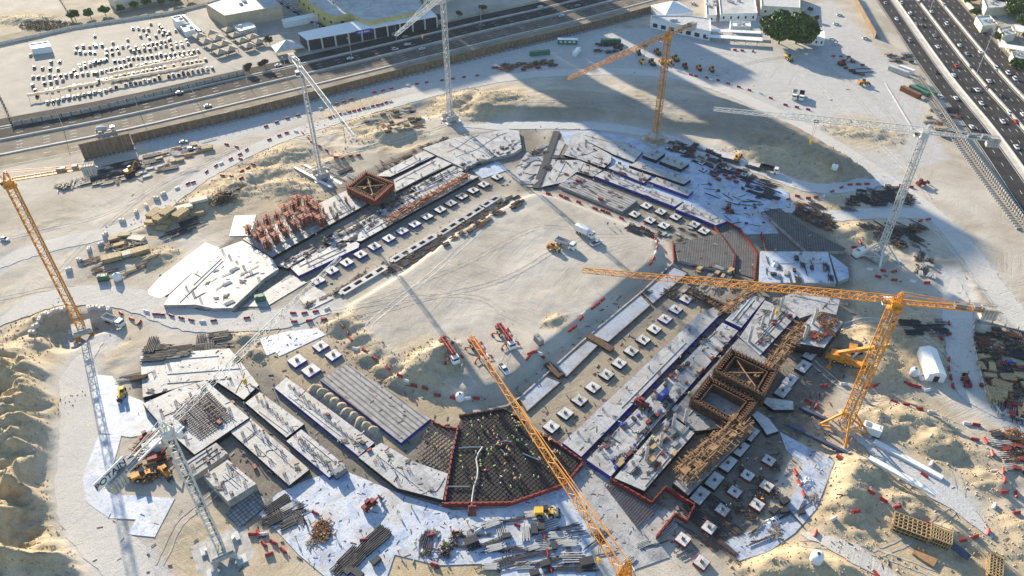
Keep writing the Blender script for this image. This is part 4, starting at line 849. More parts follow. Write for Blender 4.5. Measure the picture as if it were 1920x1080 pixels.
for k, (x, y) in enumerate(rowE): PR.put((*G(x, y, 1.2), .02), r47, '%s small red-edged shaded pad from the top among those inside the curved membrane' % ORD[k], 'red-edged pads inside the curved membrane', .86)
for nm, pts, l in (('pad_footing', [(1428,752),(1438,745),(1487,752),(1488,768),(1450,768)], 'bent shaded pad below the oblong pads, upper of two'), ('pad_footing', [(1410,778),(1420,770),(1442,785),(1460,808),(1438,815),(1425,795)], 'bent shaded pad below the oblong pads, lower of two')):
    P_ = GP(pts, 1.3); c = np.mean(P_, 0); rr = thing(nm, l, 'footing', (c[0], c[1], 0)); m = MB(); m.prism([p-c for p in P_], 0, 1.3); m.build('pad', M['padtop'], rr); m = MB()
    for i in range(len(P_)): wallline(m, [P_[i]-c, P_[(i+1) % len(P_)]-c], 0, 1.27, .2)
    m.build('membrane_skirt', M['blackskirt'], rr)
for k, (x, y) in enumerate(((1160,278),(1180,272),(1255,277),(1280,283),(1315,305),(1340,318),(1318,318),(1365,315),(1395,327))): PG.put((*G(x, y, .6), .14), r47, 'grey square pad among the steel stacks at the top of the upper right wing', 'grey pads among the steel stacks', .8)
# slotted strip along the field, upper left
for k, (a, b, l) in enumerate((((640,548),(722,500),'lowest'),((735,488),(815,441),'second'),((825,437),(903,388),'third'),((905,386),(935,368),'topmost'))):
    pa, pb = G(a[0], a[1], .8), G(b[0], b[1], .8); t = pb-pa; L_ = np.hypot(*t); t /= L_; rr = thing('slotted_strip', '%s white concrete strip with square openings beside the field, upper left wing' % l, 'slab', (pa[0], pa[1], 0), math.atan2(t[1], t[0])); m = MB(); n = max(2, int(L_/4.2)); st = L_/n
    m.box((L_/2, 1.3, .4), (L_, .9, .8)); m.box((L_/2, -1.3, .4), (L_, .9, .8))
    for i in range(n+1): m.box((i*st, 0, .4), (1.9, 1.7, .8))
    m.build('strip', M['slab'], rr); m = MB(); m.box((L_/2, 0, .1), (L_, 1.7, .15)); m.build('pit_floor', M['dark'], rr)
# ---- red column forms (upper left) and timber box forms
def column_form(h, w, m, seed):
    R_ = random.Random(seed); r = thing('column_form', '', 'formwork'); b = MB()
    for x in (-1, 1):
        for y in (-1, 1): b.beam((x*w/2, y*w/2, 0), (x*w/2, y*w/2, h), .22)
    for z in np.arange(.6, h, 1.1):
        for (a, c) in (((-1, -1), (1, -1)), ((1, -1), (1, 1)), ((1, 1), (-1, 1)), ((-1, 1), (-1, -1))): b.beam((a[0]*w/2*1.15, a[1]*w/2*1.15, z), (c[0]*w/2*1.15, c[1]*w/2*1.15, z), .2)
    b.build('form_frame', M[m], r); b = MB(); b.box((0, 0, h*.42), (w*.55, w*.55, h*.84)); b.build('form_box', M['rust'], r); b = MB()
    for s in (-1, 1): b.beam((s*w*1.6, 0, 0), (s*w*.5, 0, h*.7), .16); b.beam((0, s*w*1.6, 0), (0, s*w*.5, h*.7), .16)
    b.build('prop', M[m], r); b = MB(); b.box((0, 0, h+.05), (w*1.9, w*1.9, .12))
    for s in (-1, 1): b.beam((s*w*.95, -w*.95, h+1), (s*w*.95, w*.95, h+1), .12); b.beam((-w*.95, s*w*.95, h+1), (w*.95, s*w*.95, h+1), .12)
    b.build('guard_rail', M[m], r); b = MB()
    for k in range(6): b.beam((R_.uniform(-w*.3, w*.3), R_.uniform(-w*.3, w*.3), h*.8), (R_.uniform(-w*.3, w*.3), R_.uniform(-w*.3, w*.3), h+R_.uniform(1, 2)), .09)
    b.build('starter_bar', M['rebar'], r); return r
F1 = Proto(column_form(5.0, 1.9, 'formred', 1)); F2 = Proto(column_form(3.8, 1.6, 'formred', 2))
pos = [(468,440),(486,432),(503,424),(520,412),(536,404),(552,397),(566,404),(560,386),(578,388),(484,452),(502,466),(520,455),(538,442),(556,432),(572,424),(588,416),(598,404),(604,424),(510,440),(545,418),(495,445),(528,430),(590,396),(575,408)]
for k, (x, y) in enumerate(pos): (F1 if k % 3 else F2).put((*G(x, y, 1.2), 1.2), r47, '%s red column form with guard rail, %s' % ('taller' if k % 3 else 'shorter', ('near the leaf-shaped slab' if x < 505 else 'in the middle of the red thicket' if x < 560 else 'at the end towards the brown timber box')), 'red column forms %d' % (k % 3 > 0), random.uniform(.8, 1.0))
for k in range(26):     # rebar walls in the grey zone between forms and brown box
    x = random.uniform(605, 680); y = 410-(x-605)*.42+random.uniform(-16, 14); CA[2 if k % 2 else 1].put((*G(x, y, 1.2), 1.2), r47, 'rusty rebar cage between the red forms and the brown timber box', 'rebar cages beside the brown box')
def box_form(label, pts, h, m, levels=4, z=1.2, inner=True, mi='darktimber'):
    P_ = GP(pts, h+z); c = np.mean(P_, 0); Q = [p-c for p in P_]; r = thing('timber_box_form', label, 'formwork', (c[0], c[1], z)); n = len(Q)
    mb = MB()
    for i in range(n): wallline(mb, [Q[i], Q[(i+1) % n]], 0, h, .35)
    mb.build('outer_form', M[m], r); mb = MB()
    for lv in range(levels):
        zz = h*(lv+.7)/levels
        for i in range(n): a, b = Q[i]*1.07, Q[(i+1) % n]*1.07; mb.beam((a[0], a[1], zz), (b[0], b[1], zz), .42)
    for i in range(n):
        for p in resample([Q[i]*1.04, Q[(i+1) % n]*1.04], 1.3): mb.beam((p[0], p[1], 0), (p[0], p[1], h+.9), .2)
    mb.build('waling', M[m], r); mb = MB(); I = [q*.74 for q in Q]
    for i in range(n): wallline(mb, [I[i], I[(i+1) % n]], 0, h*.93, .3); a, b = I[i]*.96, I[(i+1) % n]*.96; mb.beam((a[0], a[1], h*.8), (b[0], b[1], h*.8), .35)
    mb.build('inner_form', M[mi], r); mb = MB(); mb.prism([q*.73 for q in Q], 0, .3); mb.build('floor', M[mi], r)
    mb = MB()
    for i in range(n):
        for p, q in zip(resample([Q[i], Q[(i+1) % n]], 1.1), resample([Q[i]*.86, Q[(i+1) % n]*.86], 1.1*.86)): mb.beam((p[0], p[1], h*.97), (q[0], q[1], h*.97), .3)
    mb.build('walkway_board', M['rust'], r)
    if inner:
        mb = MB()
        for k in range(7): a = I[k % n]*random.uniform(.3, .7); mb.box((a[0], a[1], h*.4), (1.5, 1.0, h*.55), r47); b = I[(k+2) % n]*.8; mb.beam((a[0], a[1], h*.8), (b[0], b[1], h*.85), .25)
        mb.build('inner_brace', M['ply'], r)
    return r
box_form('square orange-brown timber box form on the upper left wing', [(652,350),(686,323),(736,343),(702,374)], 3.4, 'formred', 4)
box_form('upper of the two large dark brown timber box forms on the lower right wing', [(1342,694),(1372,656),(1454,695),(1430,738)], 5.6, 'darktimber', 6, 1.5)
box_form('lower of the two large dark brown timber box forms on the lower right wing', [(1299,748),(1330,708),(1416,752),(1382,795)], 4.0, 'darktimber', 5, 1.5, False, 'darktimber')
def prop_forest(label, a, b, w, h, z, m1='ply', m2='rust', n=150, seed=4):
    R_ = random.Random(seed); pa, pb = G(a[0], a[1], z), G(b[0], b[1], z); t = pb-pa; L_ = np.hypot(*t); r = thing('timber_falsework', label, 'formwork', (pa[0], pa[1], z), math.atan2(t[1], t[0])); mb = MB(); m3 = MB(); m4 = MB()
    for i in range(int(L_/1.6)+1):
        for y in (-w/2, -w/6, w/6, w/2): mb.beam((i*1.6, y, 0), (i*1.6+R_.uniform(-.1, .1), y, h*R_.uniform(.8, 1.1)), .18)
    for i in range(n):
        x = R_.uniform(0, L_); y = R_.uniform(-w/2, w/2); zz = h*R_.uniform(.5, 1.08)
        if R_.random() < .5: m3.beam((x, y-R_.uniform(.5, 2), zz), (x+R_.uniform(-.4, .4), y+R_.uniform(.5, 2), zz+R_.uniform(-.3, .3)), .2)
        else: m3.beam((x-R_.uniform(1, 2.6), y, zz), (x+R_.uniform(1, 2.6), y+R_.uniform(-.5, .5), zz), .2)
    for i in range(int(L_/4)): m4.box((i*4+2, R_.uniform(-w/4, w/4), h*.96), (2.6, w*.5, .12), R_.uniform(-.1, .1))
    mb.build('prop', M[m2], r); m3.build('timber_beam', M[m1], r); m4.build('deck_board', M['ply'], r); return r
prop_forest('long tangle of brown timber falsework at the lower end of the lower right wing', (1275,903), (1392,800), 6, 3.6, 2, n=420)
prop_forest('rusty timber falsework beside the raised slab with white columns', (1434,706), (1502,620), 4, 3.4, 2, n=220, seed=6)
prop_forest('strip of orange rebar and forms beside the upper left footings', (724,420), (878,332), 3.0, 1.8, 1.2, 'formred', 'formred', 240, 8)
prop_forest('tangle of timber between the blue-edged strip and the brown trench', (1290,548), (1360,585), 3.5, 1.6, .4, 'darktimber', 'rust', 140, 9)
prop_forest('row of timber ribs from the grey deck to the brown timber boxes', (1352,588), (1425,540), 3, 1.5, .8, 'ply', 'rust', 130, 10)
# white columns
def column():
    r = thing('concrete_column', '', 'column'); m = MB(); m.rev([(.55, 0), (.55, .1), (.5, .15), (.5, 5.6)], n=12); m.build('shaft', M['slabc'], r); m = MB()
    for k in range(8): a = k*PI/4; m.beam((.35*math.cos(a), .35*math.sin(a), 5.5), (.38*math.cos(a), .38*math.sin(a), 6.6), .08)
    m.build('starter_bar', M['rebar'], r); return r
mk('slabc', (.50, .48, .45), .85, var=.25, scale=.6)
CO = Proto(column())
for k, (x, y, l) in enumerate(((1404,640,'nearest the brown boxes'),(1427,615,'right of the brown boxes'),(1446,600,'with tall shadow, third of four'),(1462,582,'topmost of four'),(1507,636,'on the raised slab, left one'),(1524,607,'on the raised slab, right one'),(1284,790,'at the corner of the lower brown box'),(1211,861,'near the stacked boards, lower one'),(1262,800,'beside the black bundles'),(1238,835,'near the stacked boards, upper one'))):
    q = ptop(x, y); CO.put(q, 0, 'round white concrete column '+l, 'white concrete columns')
# sand heaps in the trench
def heap(w, h, seed):
    m = MB(); n = 20; k = 8; vs = []
    for j in range(k+1):
        q = j/k
        for i in range(n):
            a = 2*PI*i/n; nz = mnoise.noise(Vector((math.cos(a)*1.2*q, math.sin(a)*1.2*q, seed)))
            rr = w/2*q*(1+.3*nz); vs.append((rr*math.cos(a), rr*math.sin(a), h*(math.cos(q*PI)*.5+.5)**.8*(1+.25*nz)-.05))
    m.add(vs, [(j*n+i, (j+1)*n+i, (j+1)*n+(i+1) % n, j*n+(i+1) % n) for j in range(k) for i in range(n)]); o = m.build('sand_heap', M['heapsand']); o.data.polygons.foreach_set('use_smooth', [True]*len(o.data.polygons)); return o
mk('heapsand', (.42, .34, .23), .95, var=.3, scale=1.2, bump=.5, bscale=3)
hs = [heap(5.6, 2.2, s) for s in (1.3, 4.7)]
for k in range(10):
    o = hs[k % 2] if k < 2 else hs[k % 2].copy()
    if k >= 2: COL.objects.link(o)
    p = G(591+k*12.0, 728+k*8.9, .5); o.location = (p[0], p[1], -.05); o.rotation_euler = (0, 0, k*.7); tag(o, '%s sand heap from the top in the row beside the broad ribbed slab' % ORD[k], 'sand heap', 'row of sand heaps')
# ================================================================== TOWER CRANES
def lattice(mb, a, b, w, h, panel, ch=.2, dg=.1, tri=False, m=0, w2=None):
    a = Vector(a); b = Vector(b); d = (b-a); L_ = d.length; d.normalize(); up = Vector((0, 0, 1)) if abs(d.z) < .8 else Vector((1, 0, 0))
    s = d.cross(up).normalized(); u = s.cross(d).normalized(); n = max(2, int(round(L_/panel))); w2 = w if w2 is None else w2
    def ring(i):
        p = a+d*(L_*i/n); ww = w+(w2-w)*i/n; hh = h*(ww/w if w2 != w else 1)
        return [p-s*ww/2, p+s*ww/2, p+u*hh] if tri else [p-s*ww/2-u*hh/2, p+s*ww/2-u*hh/2, p+s*ww/2+u*hh/2, p-s*ww/2+u*hh/2]
    R = [ring(i) for i in range(n+1)]; k = len(R[0])
    for j in range(k): mb.beam(R[0][j], R[n][j], .9*ch*(1.15 if tri and j == 2 else 1), m)
    for i in range(n+1):
        for j in range(k): mb.beam(R[i][j], R[i][(j+1) % k], dg, m)
        if i < n:
            for j in range(k):
                if tri and j == 0: pass
                mb.beam(R[i][j if i % 2 == 0 else (j+1) % k], R[i+1][(j+1) % k if i % 2 == 0 else j], dg, m)
                if not tri: mb.beam(R[i][(j+1) % k if i % 2 == 0 else j], R[i+1][j if i % 2 == 0 else (j+1) % k], dg*.8, m)
def textmesh(name, s, size, m, parent, loc, rot, depth=.05):
    cu = bpy.data.curves.new(name, 'FONT'); cu.body = s; cu.size = size; cu.extrude = depth; cu.align_x = 'CENTER'; cu.align_y = 'CENTER'
    t = bpy.data.objects.new('t', cu); COL.objects.link(t); dg_ = bpy.context.evaluated_depsgraph_get(); me_ = bpy.data.meshes.new_from_object(t.evaluated_get(dg_)); bpy.data.objects.remove(t)
    me_.materials.clear(); me_.materials.append(m); o = bpy.data.objects.new(name, me_); COL.objects.link(o); o.parent = parent; o.location = loc; o.rotation_euler = rot; return o
def tower_crane(label, base, H_, tip, cj, col, mastw=2.1, z0=0, basekind='cross', tophead=True, hook=.45, mastrot=30, ztop_px=None, text=None, jw=1.6, jh=1.9, thin=1.0):
    b = base if isinstance(base, Vector) else GH(*base); z0 = b.z if z0 is None else z0
    zj = H_; pt = np.array([b.x, b.y]); tp = G(*tip, zj); v = tp-pt; jl = np.hypot(*v); an = math.atan2(v[1], v[0]); cl = cj
    r = thing('tower_crane', label, 'tower crane', (b.x, b.y, z0), an); H0 = H_-z0; mr = math.radians(mastrot)-an; C_ = M[col]
    # mast
    mb = MB(); w = mastw; zb = 3.2 if basekind != 'none' else 0
    n = int((H0-zb)/2.2); co, si = math.cos(mr), math.sin(mr); R4 = lambda x, y: (x*co-y*si, x*si+y*co)
    cs = [R4(-w/2, -w/2), R4(w/2, -w/2), R4(w/2, w/2), R4(-w/2, w/2)]
    for x, y in cs: mb.beam((x, y, zb), (x, y, H0-2.5), .24)
    for i in range(n):
        za = zb+(H0-2.5-zb)*i/n; zc = zb+(H0-2.5-zb)*(i+1)/n
        for j in range(4):
            p, q = cs[j], cs[(j+1) % 4]; mb.beam((*p, za), (*q, za), .13)
            if i % 2: p, q = q, p
            mb.beam((*p, za), (*q, zc), .13)
    mb.build('mast', C_, r)
    mb = MB()
    for i in range(0, n, 3): za = zb+(H0-2.5-zb)*i/n; mb.box((0, 0, za), (w*.7, w*.7, .08), mr)
    mb.beam((*R4(w*.25, 0), zb), (*R4(w*.25, 0), H0-3), .3); mb.build('ladder', M['grey'], r)
    # base
    if basekind == 'cross':
        mb = MB()
        for k in range(4):
            a = mr+PI/4+k*PI/2; x, y = 4.2*math.cos(a), 4.2*math.sin(a); mb.beam((0, 0, .9), (x, y, .8), .55); mb.beam((x, y, .9), (w*.6*math.cos(a), w*.6*math.sin(a), 6.2), .32)
        mb.build('base_frame', C_, r); mb = MB()
        for s in (-1, 1):
            for k in range(3): mb.box((*R4(0, s*2.6), 1.6+k*.75), (6.0, 1.3, .68), mr)
        mb.build('ballast', M['cw'], r)
        for k in range(4): a = mr+PI/4+k*PI/2; mb = MB(); mb.box((4.2*math.cos(a), 4.2*math.sin(a), .3), (2.2, 2.2, .6), mr); mb.build('foot_block', M['white'], r)
    elif basekind == 'block':
        mb = MB(); mb.box((0, 0, 3.2), (6.2, 6.2, 1.5), mr); mb.box((0, 0, 4.15), (5.4, 5.4, .35), mr); mb.build('ballast', M['cw'], r); mb = MB()
        for k in range(4): a = mr+PI/4+k*PI/2; mb.beam((0, 0, 2), (5.2*math.cos(a), 5.2*math.sin(a), .8), .7); 
        mb.build('base_frame', C_, r)
        for k in range(4): a = mr+PI/4+k*PI/2; mb = MB(); mb.box((5.2*math.cos(a), 5.2*math.sin(a), .35), (2.6, 2.6, .7), mr); mb.build('foot_block', M['lgrey'], r)
        mb = MB(); mb.box((0, 0, .05), (14, 14, .25), mr); mb.build('base_slab', M['concrete2'], r)
    elif basekind == 'legs':
        mb = MB()
        for k in range(4):
            a = mr+PI/4+k*PI/2; x, y = 7.2*math.cos(a), 7.2*math.sin(a); q = (w*.72*math.cos(a), w*.72*math.sin(a), 7.5); mb.beam((x, y, .5), q, .5); mb.beam((x, y, .5), (0, 0, 1.4), .4)
            a2 = a+PI/2; mb.beam((x*.55, y*.55, 3.8), (7.2*.55*math.cos(a2), 7.2*.55*math.sin(a2), 3.8), .26); mb.beam((x, y, .6), (7.2*math.cos(a2)*.55, 7.2*math.sin(a2)*.55, 3.8), .2)
        mb.build('base_frame', C_, r); mb = MB(); mb.box((0, 0, 1.2), (5.5, 5.5, 2.0), mr); mb.build('ballast', M['cw'], r)
        for k in range(4): a = mr+PI/4+k*PI/2; mb = MB(); mb.box((7.2*math.cos(a), 7.2*math.sin(a), .3), (2, 2, .7), mr); mb.build('foot_block', M['lgrey'], r)
    # slewing unit, cab, head
    mb = MB(); mb.rev([(w*.75, H0-2.6), (w*.8, H0-2.3), (w*.8, H0-1.8), (w*.6, H0-1.5)], n=12); mb.box((0, 0, H0-.8), (2.4, 2.2, 1.6)); mb.build('slewing_ring', C_, r)
    mb = MB(); mb.box((1.6, -1.9, H0-1.9), (2.0, 1.4, 2.1)); cb = mb.build('cab', M['white'], r); mb = MB(); mb.box((2.2, -1.9, H0-1.7), (1.0, 1.5, 1.2)); mb.build('cab_glass', M['glass'], cb)
    head = 5.5 if tophead else 2.6
    mb = MB(); lattice(mb, (0, 0, H0-.2), (-.4, 0, H0+head), 1.7, 1.7, 1.6, .22, .12, w2=.5); mb.build('tower_head', C_, r)
    # jib
    zz = H0; mb = MB(); lattice(mb, (1.2, 0, zz-.3), (jl*.62, 0, zz-.3), jw, jh, 2.1, .22*thin, .11*thin, tri=True); lattice(mb, (jl*.62, 0, zz-.3), (jl, 0, zz-.3), jw, jh*.8, 2.0, .18*thin, .1*thin, tri=True, w2=jw*.75); mb.build('jib', C_, r)
    mb = MB()
    if tophead: mb.beam((-.4, 0, H0+head), (jl*.42, 0, zz+jh-.4), .14); mb.beam((-.4, 0, H0+head), (jl*.8, 0, zz+jh*.8-.4), .14); mb.beam((-.4, 0, H0+head), (-cl*.92, 0, zz+.4), .16)
    else: mb.beam((-.4, .6, H0+head), (-cl*.9, .6, zz+.2), .14); mb.beam((-.4, -.6, H0+head), (-cl*.9, -.6, zz+.2), .14)
    mb.build('tie_bar', C_, r)
    # counter jib
    mb = MB()
    for s in (-1, 1): mb.beam((-1, s*.9, zz-.3), (-cl, s*.9, zz-.3), .36)
    for k in range(int(cl/1.6)): mb.beam((-1-k*1.6, -.9, zz-.3), (-1-(k+1)*1.6, .9, zz-.3), .12); mb.beam((-1-k*1.6, -.9, zz-.3), (-1-k*1.6, .9, zz-.3), .12)
    for s in (-1, 1): mb.beam((-1, s*1.1, zz+.8), (-cl, s*1.1, zz+.8), .08)
    mb.build('counter_jib', C_, r)
    mb = MB(); mb.box((-cl*.62, 0, zz+.4), (2.6, 1.5, 1.2)); mb.box((-cl*.78, 0, zz+.5), (1.6, 1.7, 1.3)); mb.build('hoist_winch', M['grey'], r)
    mb = MB()
    for k in range(5): mb.box((-cl+.4+k*.75, 0, zz-1.0), (.62, 2.3, 3.2))
    mb.build('counterweight', M['cw'], r)
    # trolley and hook
    tx = jl*hook; mb = MB(); mb.box((tx, 0, zz-.55), (1.8, 1.4, .4)); mb.build('trolley', M['dark'], r)
    hz = H0*.86; mb = MB()
    for s in (-.4, .4): mb.beam((tx+s, 0, zz-.6), (tx+s*.4, 0, hz), .07)
    mb.build('hoist_rope', M['dark'], r); mb = MB(); mb.box((tx, 0, hz-.6), (.8, .5, 1.2)); mb.beam((tx, 0, hz-1.1), (tx, 0, hz-2), .2); mb.build('hook_block', M['yellow'], r)
    if text:
        mb = MB(); mb.box((-cl+1.6, 0, zz+1.9), (7.4, .2, 2.6)); s = mb.build('sign_board', M['white'], r)
        textmesh('lettering', text, 2.1, M['dark'], s, (-cl+1.6, .16, zz+1.85), (PI/2, 0, PI)); textmesh('lettering', text, 2.1, M['dark'], s, (-cl+1.6, -.16, zz+1.85), (PI/2, 0, 0))
    return r
tower_crane('tall orange tower crane at the left edge on a square ballast block in a pit', (160, 628), 60, (-170, 366), 24, 'orange', 2.4, None, 'block', False, .3)
tower_crane('orange tower crane in the upper middle standing behind the upper right wing', (1228, 264), 52, (1065, 148), 20, 'orange', 2.1, None, 'block', False, .25)
tower_crane('orange tower crane on splayed legs at the right with its long jib across the site', (1580, 808), 51, (1093, 507), 24, 'orange', 2.6, 0, 'legs', False, .35, jw=1.7)
tower_crane('white tower crane rising out of the top of the picture behind the ring', (845, 226), 62, (742, 66), 22, 'crane_white', 1.9, None, 'cross', True, .5)
tower_crane('white tower crane left of the brown timber box, jib pointing towards the viewer', (603, 333), 52, (665, 258), 15, 'crane_white', 1.5, None, 'cross', False, .8)
tower_crane('white tower crane at the right with its jib above the haul road', (1645, 486), 54.5, (1338, 205), 23, 'crane_white', 1.9, None, 'legs', False, .5)
tower_crane('white tower crane at the lower left with a name board on its counter jib', (420, 1042), 50, (637, 482), 16, 'crane_white', 1.8, None, 'block', False, .35, thin=.55, jw=1.4, jh=1.6, text='POTAIN')
q = G(1172, 1080, 49); tower_crane('orange tower crane at the bottom edge whose jib crosses the rebar pit', Vector((q[0], q[1], 0)), 49, (884, 632), 10, 'orange', 2.0, 0, 'none', True, .12, jw=1.4, jh=1.6)
# ================================================================== VEHICLES
def wheel(mb, x, y, r, w=.3, m=0):
    n = 10; vs = []
    for s in (-w/2, w/2):
        for i in range(n): a = 2*PI*i/n; vs.append((x+r*math.cos(a), y+s, r+r*math.sin(a)))
    mb.add(vs, [tuple(range(n-1, -1, -1)), tuple(range(n, 2*n))]+[(i, (i+1) % n, n+(i+1) % n, n+i) for i in range(n)], m)
def hull(mb, prof, w, m=0, wt=None):
    "side profile (x,z) swept over the width, top narrower"
    n = len(prof); vs = []; zs = [p[1] for p in prof]; z0, z1 = min(zs), max(zs); wt = wt or w
    for s in (-1, 1):
        for x, z in prof: ww = w+(wt-w)*(z-z0)/(z1-z0); vs.append((x, s*ww/2, z))
    mb.add(vs, [tuple(range(n)), tuple(range(2*n-1, n-1, -1))]+[(i, n+i, n+(i+1) % n, (i+1) % n) for i in range(n)], m)
def car_mesh(mb, kind=0):
    hull(mb, [(-2.2, .35), (-2.25, .75), (-2.1, .98), (1.0, 1.0), (2.1, .82), (2.25, .55), (2.2, .32)], 1.82, 0, 1.7)
    if kind == 0: hull(mb, [(-1.75, .98), (-1.2, 1.42), (.25, 1.44), (1.05, .98)], 1.62, 1, 1.25); mb.box((-.48, 0, 1.45), (1.5, 1.22, .05), 0, 0)
    elif kind == 1: hull(mb, [(-2.15, .98), (-2.0, 1.65), (.35, 1.68), (1.15, .98)], 1.68, 1, 1.4); mb.box((-.85, 0, 1.69), (2.35, 1.38, .06), 0, 0)
    else: hull(mb, [(-.55, .98), (-.45, 1.62), (.65, 1.64), (1.3, .98)], 1.64, 1, 1.35); mb.box((.1, 0, 1.64), (1.1, 1.3, .06), 0, 0); mb.box((-1.42, 0, 1.02), (1.3, 1.45, .08), 0, 2)
def far_car(col, kind):
    mb = MB(); car_mesh(mb, kind)
    for x in (-1.4, 1.4):
        for y in (-.82, .82): wheel(mb, x, y, .34, .22, 2)
    return Proto(mb.build('parked_car', [M[col], M['glass'], M['rubber']]))
CARS = {(c, k): far_car(c, k) for c in ('carwhite', 'silver', 'carblack', 'carred', 'carblue', 'cartan') for k in (0, 1)}
for p in CARS.values(): tag(p.root, 'x', 'car')
CN = {'carwhite': 'white', 'silver': 'silver grey', 'carblack': 'black', 'carred': 'red', 'carblue': 'dark blue', 'cartan': 'dusty tan'}
def pickcar(w=(9, 5, 3, .4, 1, 1)): c = random.choices(list(CN), w)[0]; return c, random.choice((0, 0, 1))
# big car park: rows read from the picture (x0,y0,x1,y1,n,chance)
ROWS = [(90,194,208,169,12,.95,'nearest'),(218,164,398,129,19,.97,'nearest'),(88,171,182,158,9,.8,'second'),(185,153,385,114,22,.95,'second'),(62,162,70,180,3,1,'second'),(62,147,176,139,11,.8,'third'),(182,139,245,122,7,.9,'third'),(258,126,360,104,12,.9,'third'),(65,128,140,134,6,.7,'fourth'),(152,130,195,115,6,.9,'fourth'),(215,116,372,97,17,.95,'fourth'),(97,118,112,117,2,1,'fifth'),(142,100,178,100,5,.9,'fifth'),(200,104,245,95,5,.7,'fifth'),(255,90,318,78,8,.85,'fifth'),(322,92,352,84,4,.8,'fifth'),(145,90,192,88,5,.8,'sixth'),(178,86,212,82,3,.6,'sixth'),(240,76,275,66,4,.5,'sixth'),(250,55,318,62,7,.6,'sixth'),(300,50,318,73,5,.9,'seventh'),(178,70,221,64,2,.5,'seventh'),(283,46,300,50,2,1,'seventh'),(58,106,66,110,1,1,'seventh'),(150,124,200,113,6,.9,'fourth'),(300,118,370,104,8,.9,'third'),(252,99,350,79,10,.8,'fifth'),(190,98,240,88,6,.8,'sixth'),(280,72,330,60,5,.8,'sixth'),(84,158,118,152,4,.8,'second'),(225,150,300,134,7,.8,'second')]
for x0, y0, x1, y1, n, ch, rw in ROWS:
    n = int(n*1.15) if n > 3 else n
    for k in range(n):
        if random.random() > max(ch, .9): continue
        t = k/max(1, n-1); g = G(x0+(x1-x0)*t+random.uniform(-.6, .6), y0+(y1-y0)*t+random.uniform(-.8, .8)); c, kd = pickcar((1, 5, 7, .3, 1, 6))
        CARS[(c, kd)].put((*g, .06), math.radians(random.choice((-66, 114)))+random.uniform(-.05, .05), '%s car parked in the %s row of the walled car park' % (CN[c], rw), '%s cars in the %s row of the car park' % (CN[c], rw), .88)
for k in range(14): g = G(348+k*2.2, 33+k*2.2); CARS[('carwhite', 1)].put((*g, .06), math.radians(-20), 'white car in the slanting row beside the warehouse lane', 'white cars beside the warehouse lane')
for k in range(26): g = G(530+(k % 13)*6.2, 8+(k % 13)*4.0+(k//13)*(-4)); c, kd = pickcar(); CARS[(c, kd)].put((*g, .06), math.radians(-35+90*(k//13)), '%s car parked along the wall of the yellowish warehouse' % CN[c], '%s cars along the yellowish warehouse' % CN[c])
LANE = [ # highway cars: px,py,colour,kind,heading,label
(337,175,'carwhite',0,27),(390,200,'carwhite',0,27),(522,124,'carwhite',0,27),(657,111,'carwhite',0,27),(741,94,'carwhite',1,27),(764,85,'carwhite',0,27),(792,93,'carwhite',0,27),(903,50,'silver',1,27),(1013,14,'carwhite',0,27),(1053,31,'carwhite',0,27),(1083,12,'silver',0,27),(1280,20,'carblack',0,27),(1300,8,'carwhite',1,27),(760,70,'silver',0,27),(740,66,'carwhite',1,27)]
for k, (x, y, c, kd, a) in enumerate(LANE):
    CARS[(c, kd)].put((*G(x, y), .09), math.radians(a+1), '%s car driving on the left highway, %s from the left' % (CN[c], ORD[k]), None)
RC = [(1706,25,'carwhite'),(1681,36,'carwhite'),(1730,35,'carblack'),(1716,46,'carwhite'),(1730,48,'carblack'),(1746,22,'carwhite'),(1775,45,'carwhite'),(1752,67,'silver'),(1706,76,'silver'),(1758,88,'carwhite'),(1799,85,'carwhite'),(1838,98,'carwhite'),(1813,101,'silver'),(1793,124,'carred'),(1755,135,'carblack'),(1788,141,'carwhite'),(1822,128,'carblack'),(1868,128,'carwhite'),(1890,137,'carwhite'),(1903,148,'carwhite'),(1854,152,'carwhite'),(1853,165,'carblack'),(1820,168,'carblack'),(1832,169,'carwhite'),(1878,180,'carblack'),(1792,184,'carwhite'),(1840,194,'carwhite'),(1893,212,'carwhite'),(1905,228,'carred'),(1880,228,'carwhite'),(1822,238,'carwhite'),(1841,246,'carblack'),(1906,276,'carwhite'),(1660,6,'silver'),(1690,6,'carwhite'),(1724,4,'carblack'),(1918,215,'carwhite'),(1770,10,'carwhite')]
for k, (x, y, c) in enumerate(RC):
    CARS[(c, random.choice((0, 0, 1)))].put((*G(x, y, .5), .09), math.radians(-98 if k % 5 else 82), '%s car on the right highway, %s' % (CN[c], ('near %s' % ('the top edge' if y < 60 else 'the upper lamp post' if y < 110 else 'the lower lamp post' if y < 175 else 'the right edge above the white jib' if y < 235 else 'the right edge below the white jib'))), '%s cars on the right highway %d' % (CN[c], 0 if y < 60 else 1 if y < 110 else 2 if y < 175 else 3 if y < 235 else 4))
YC = [(1573,29,'carwhite',0,10,'upper of two white cars in the yard right of the big tree'),(1567,46,'carwhite',0,10,'lower of two white cars in the yard right of the big tree'),(1560,75,'carwhite',0,0,'white car beside the single storey office right of the big tree'),(1567,84,'carwhite',1,-3,'white van next to the single storey office right of the big tree'),(1622,73,'carwhite',1,5,'white van at the foot of the lone braced hoarding'),(10,450,'carwhite',0,-20,'white car alone on the sand at the left edge'),(360,281,'carwhite',1,20,'white van among the steel stacks below the left hoarding'),(345,268,'silver',0,20,'silver car above the white van below the left hoarding'),(1512,30,'carwhite',0,0,'upper white car close to the big tree'),(1514,44,'carwhite',0,0,'lower white car close to the big tree'),(1762,183,'carwhite',0,80,'white car on the site side lane of the right highway')]
for x, y, c, kd, a, l in YC: p = GH(x, y); CARS[(c, kd)].put((p.x, p.y, p.z+.12), math.radians(a), l, None)
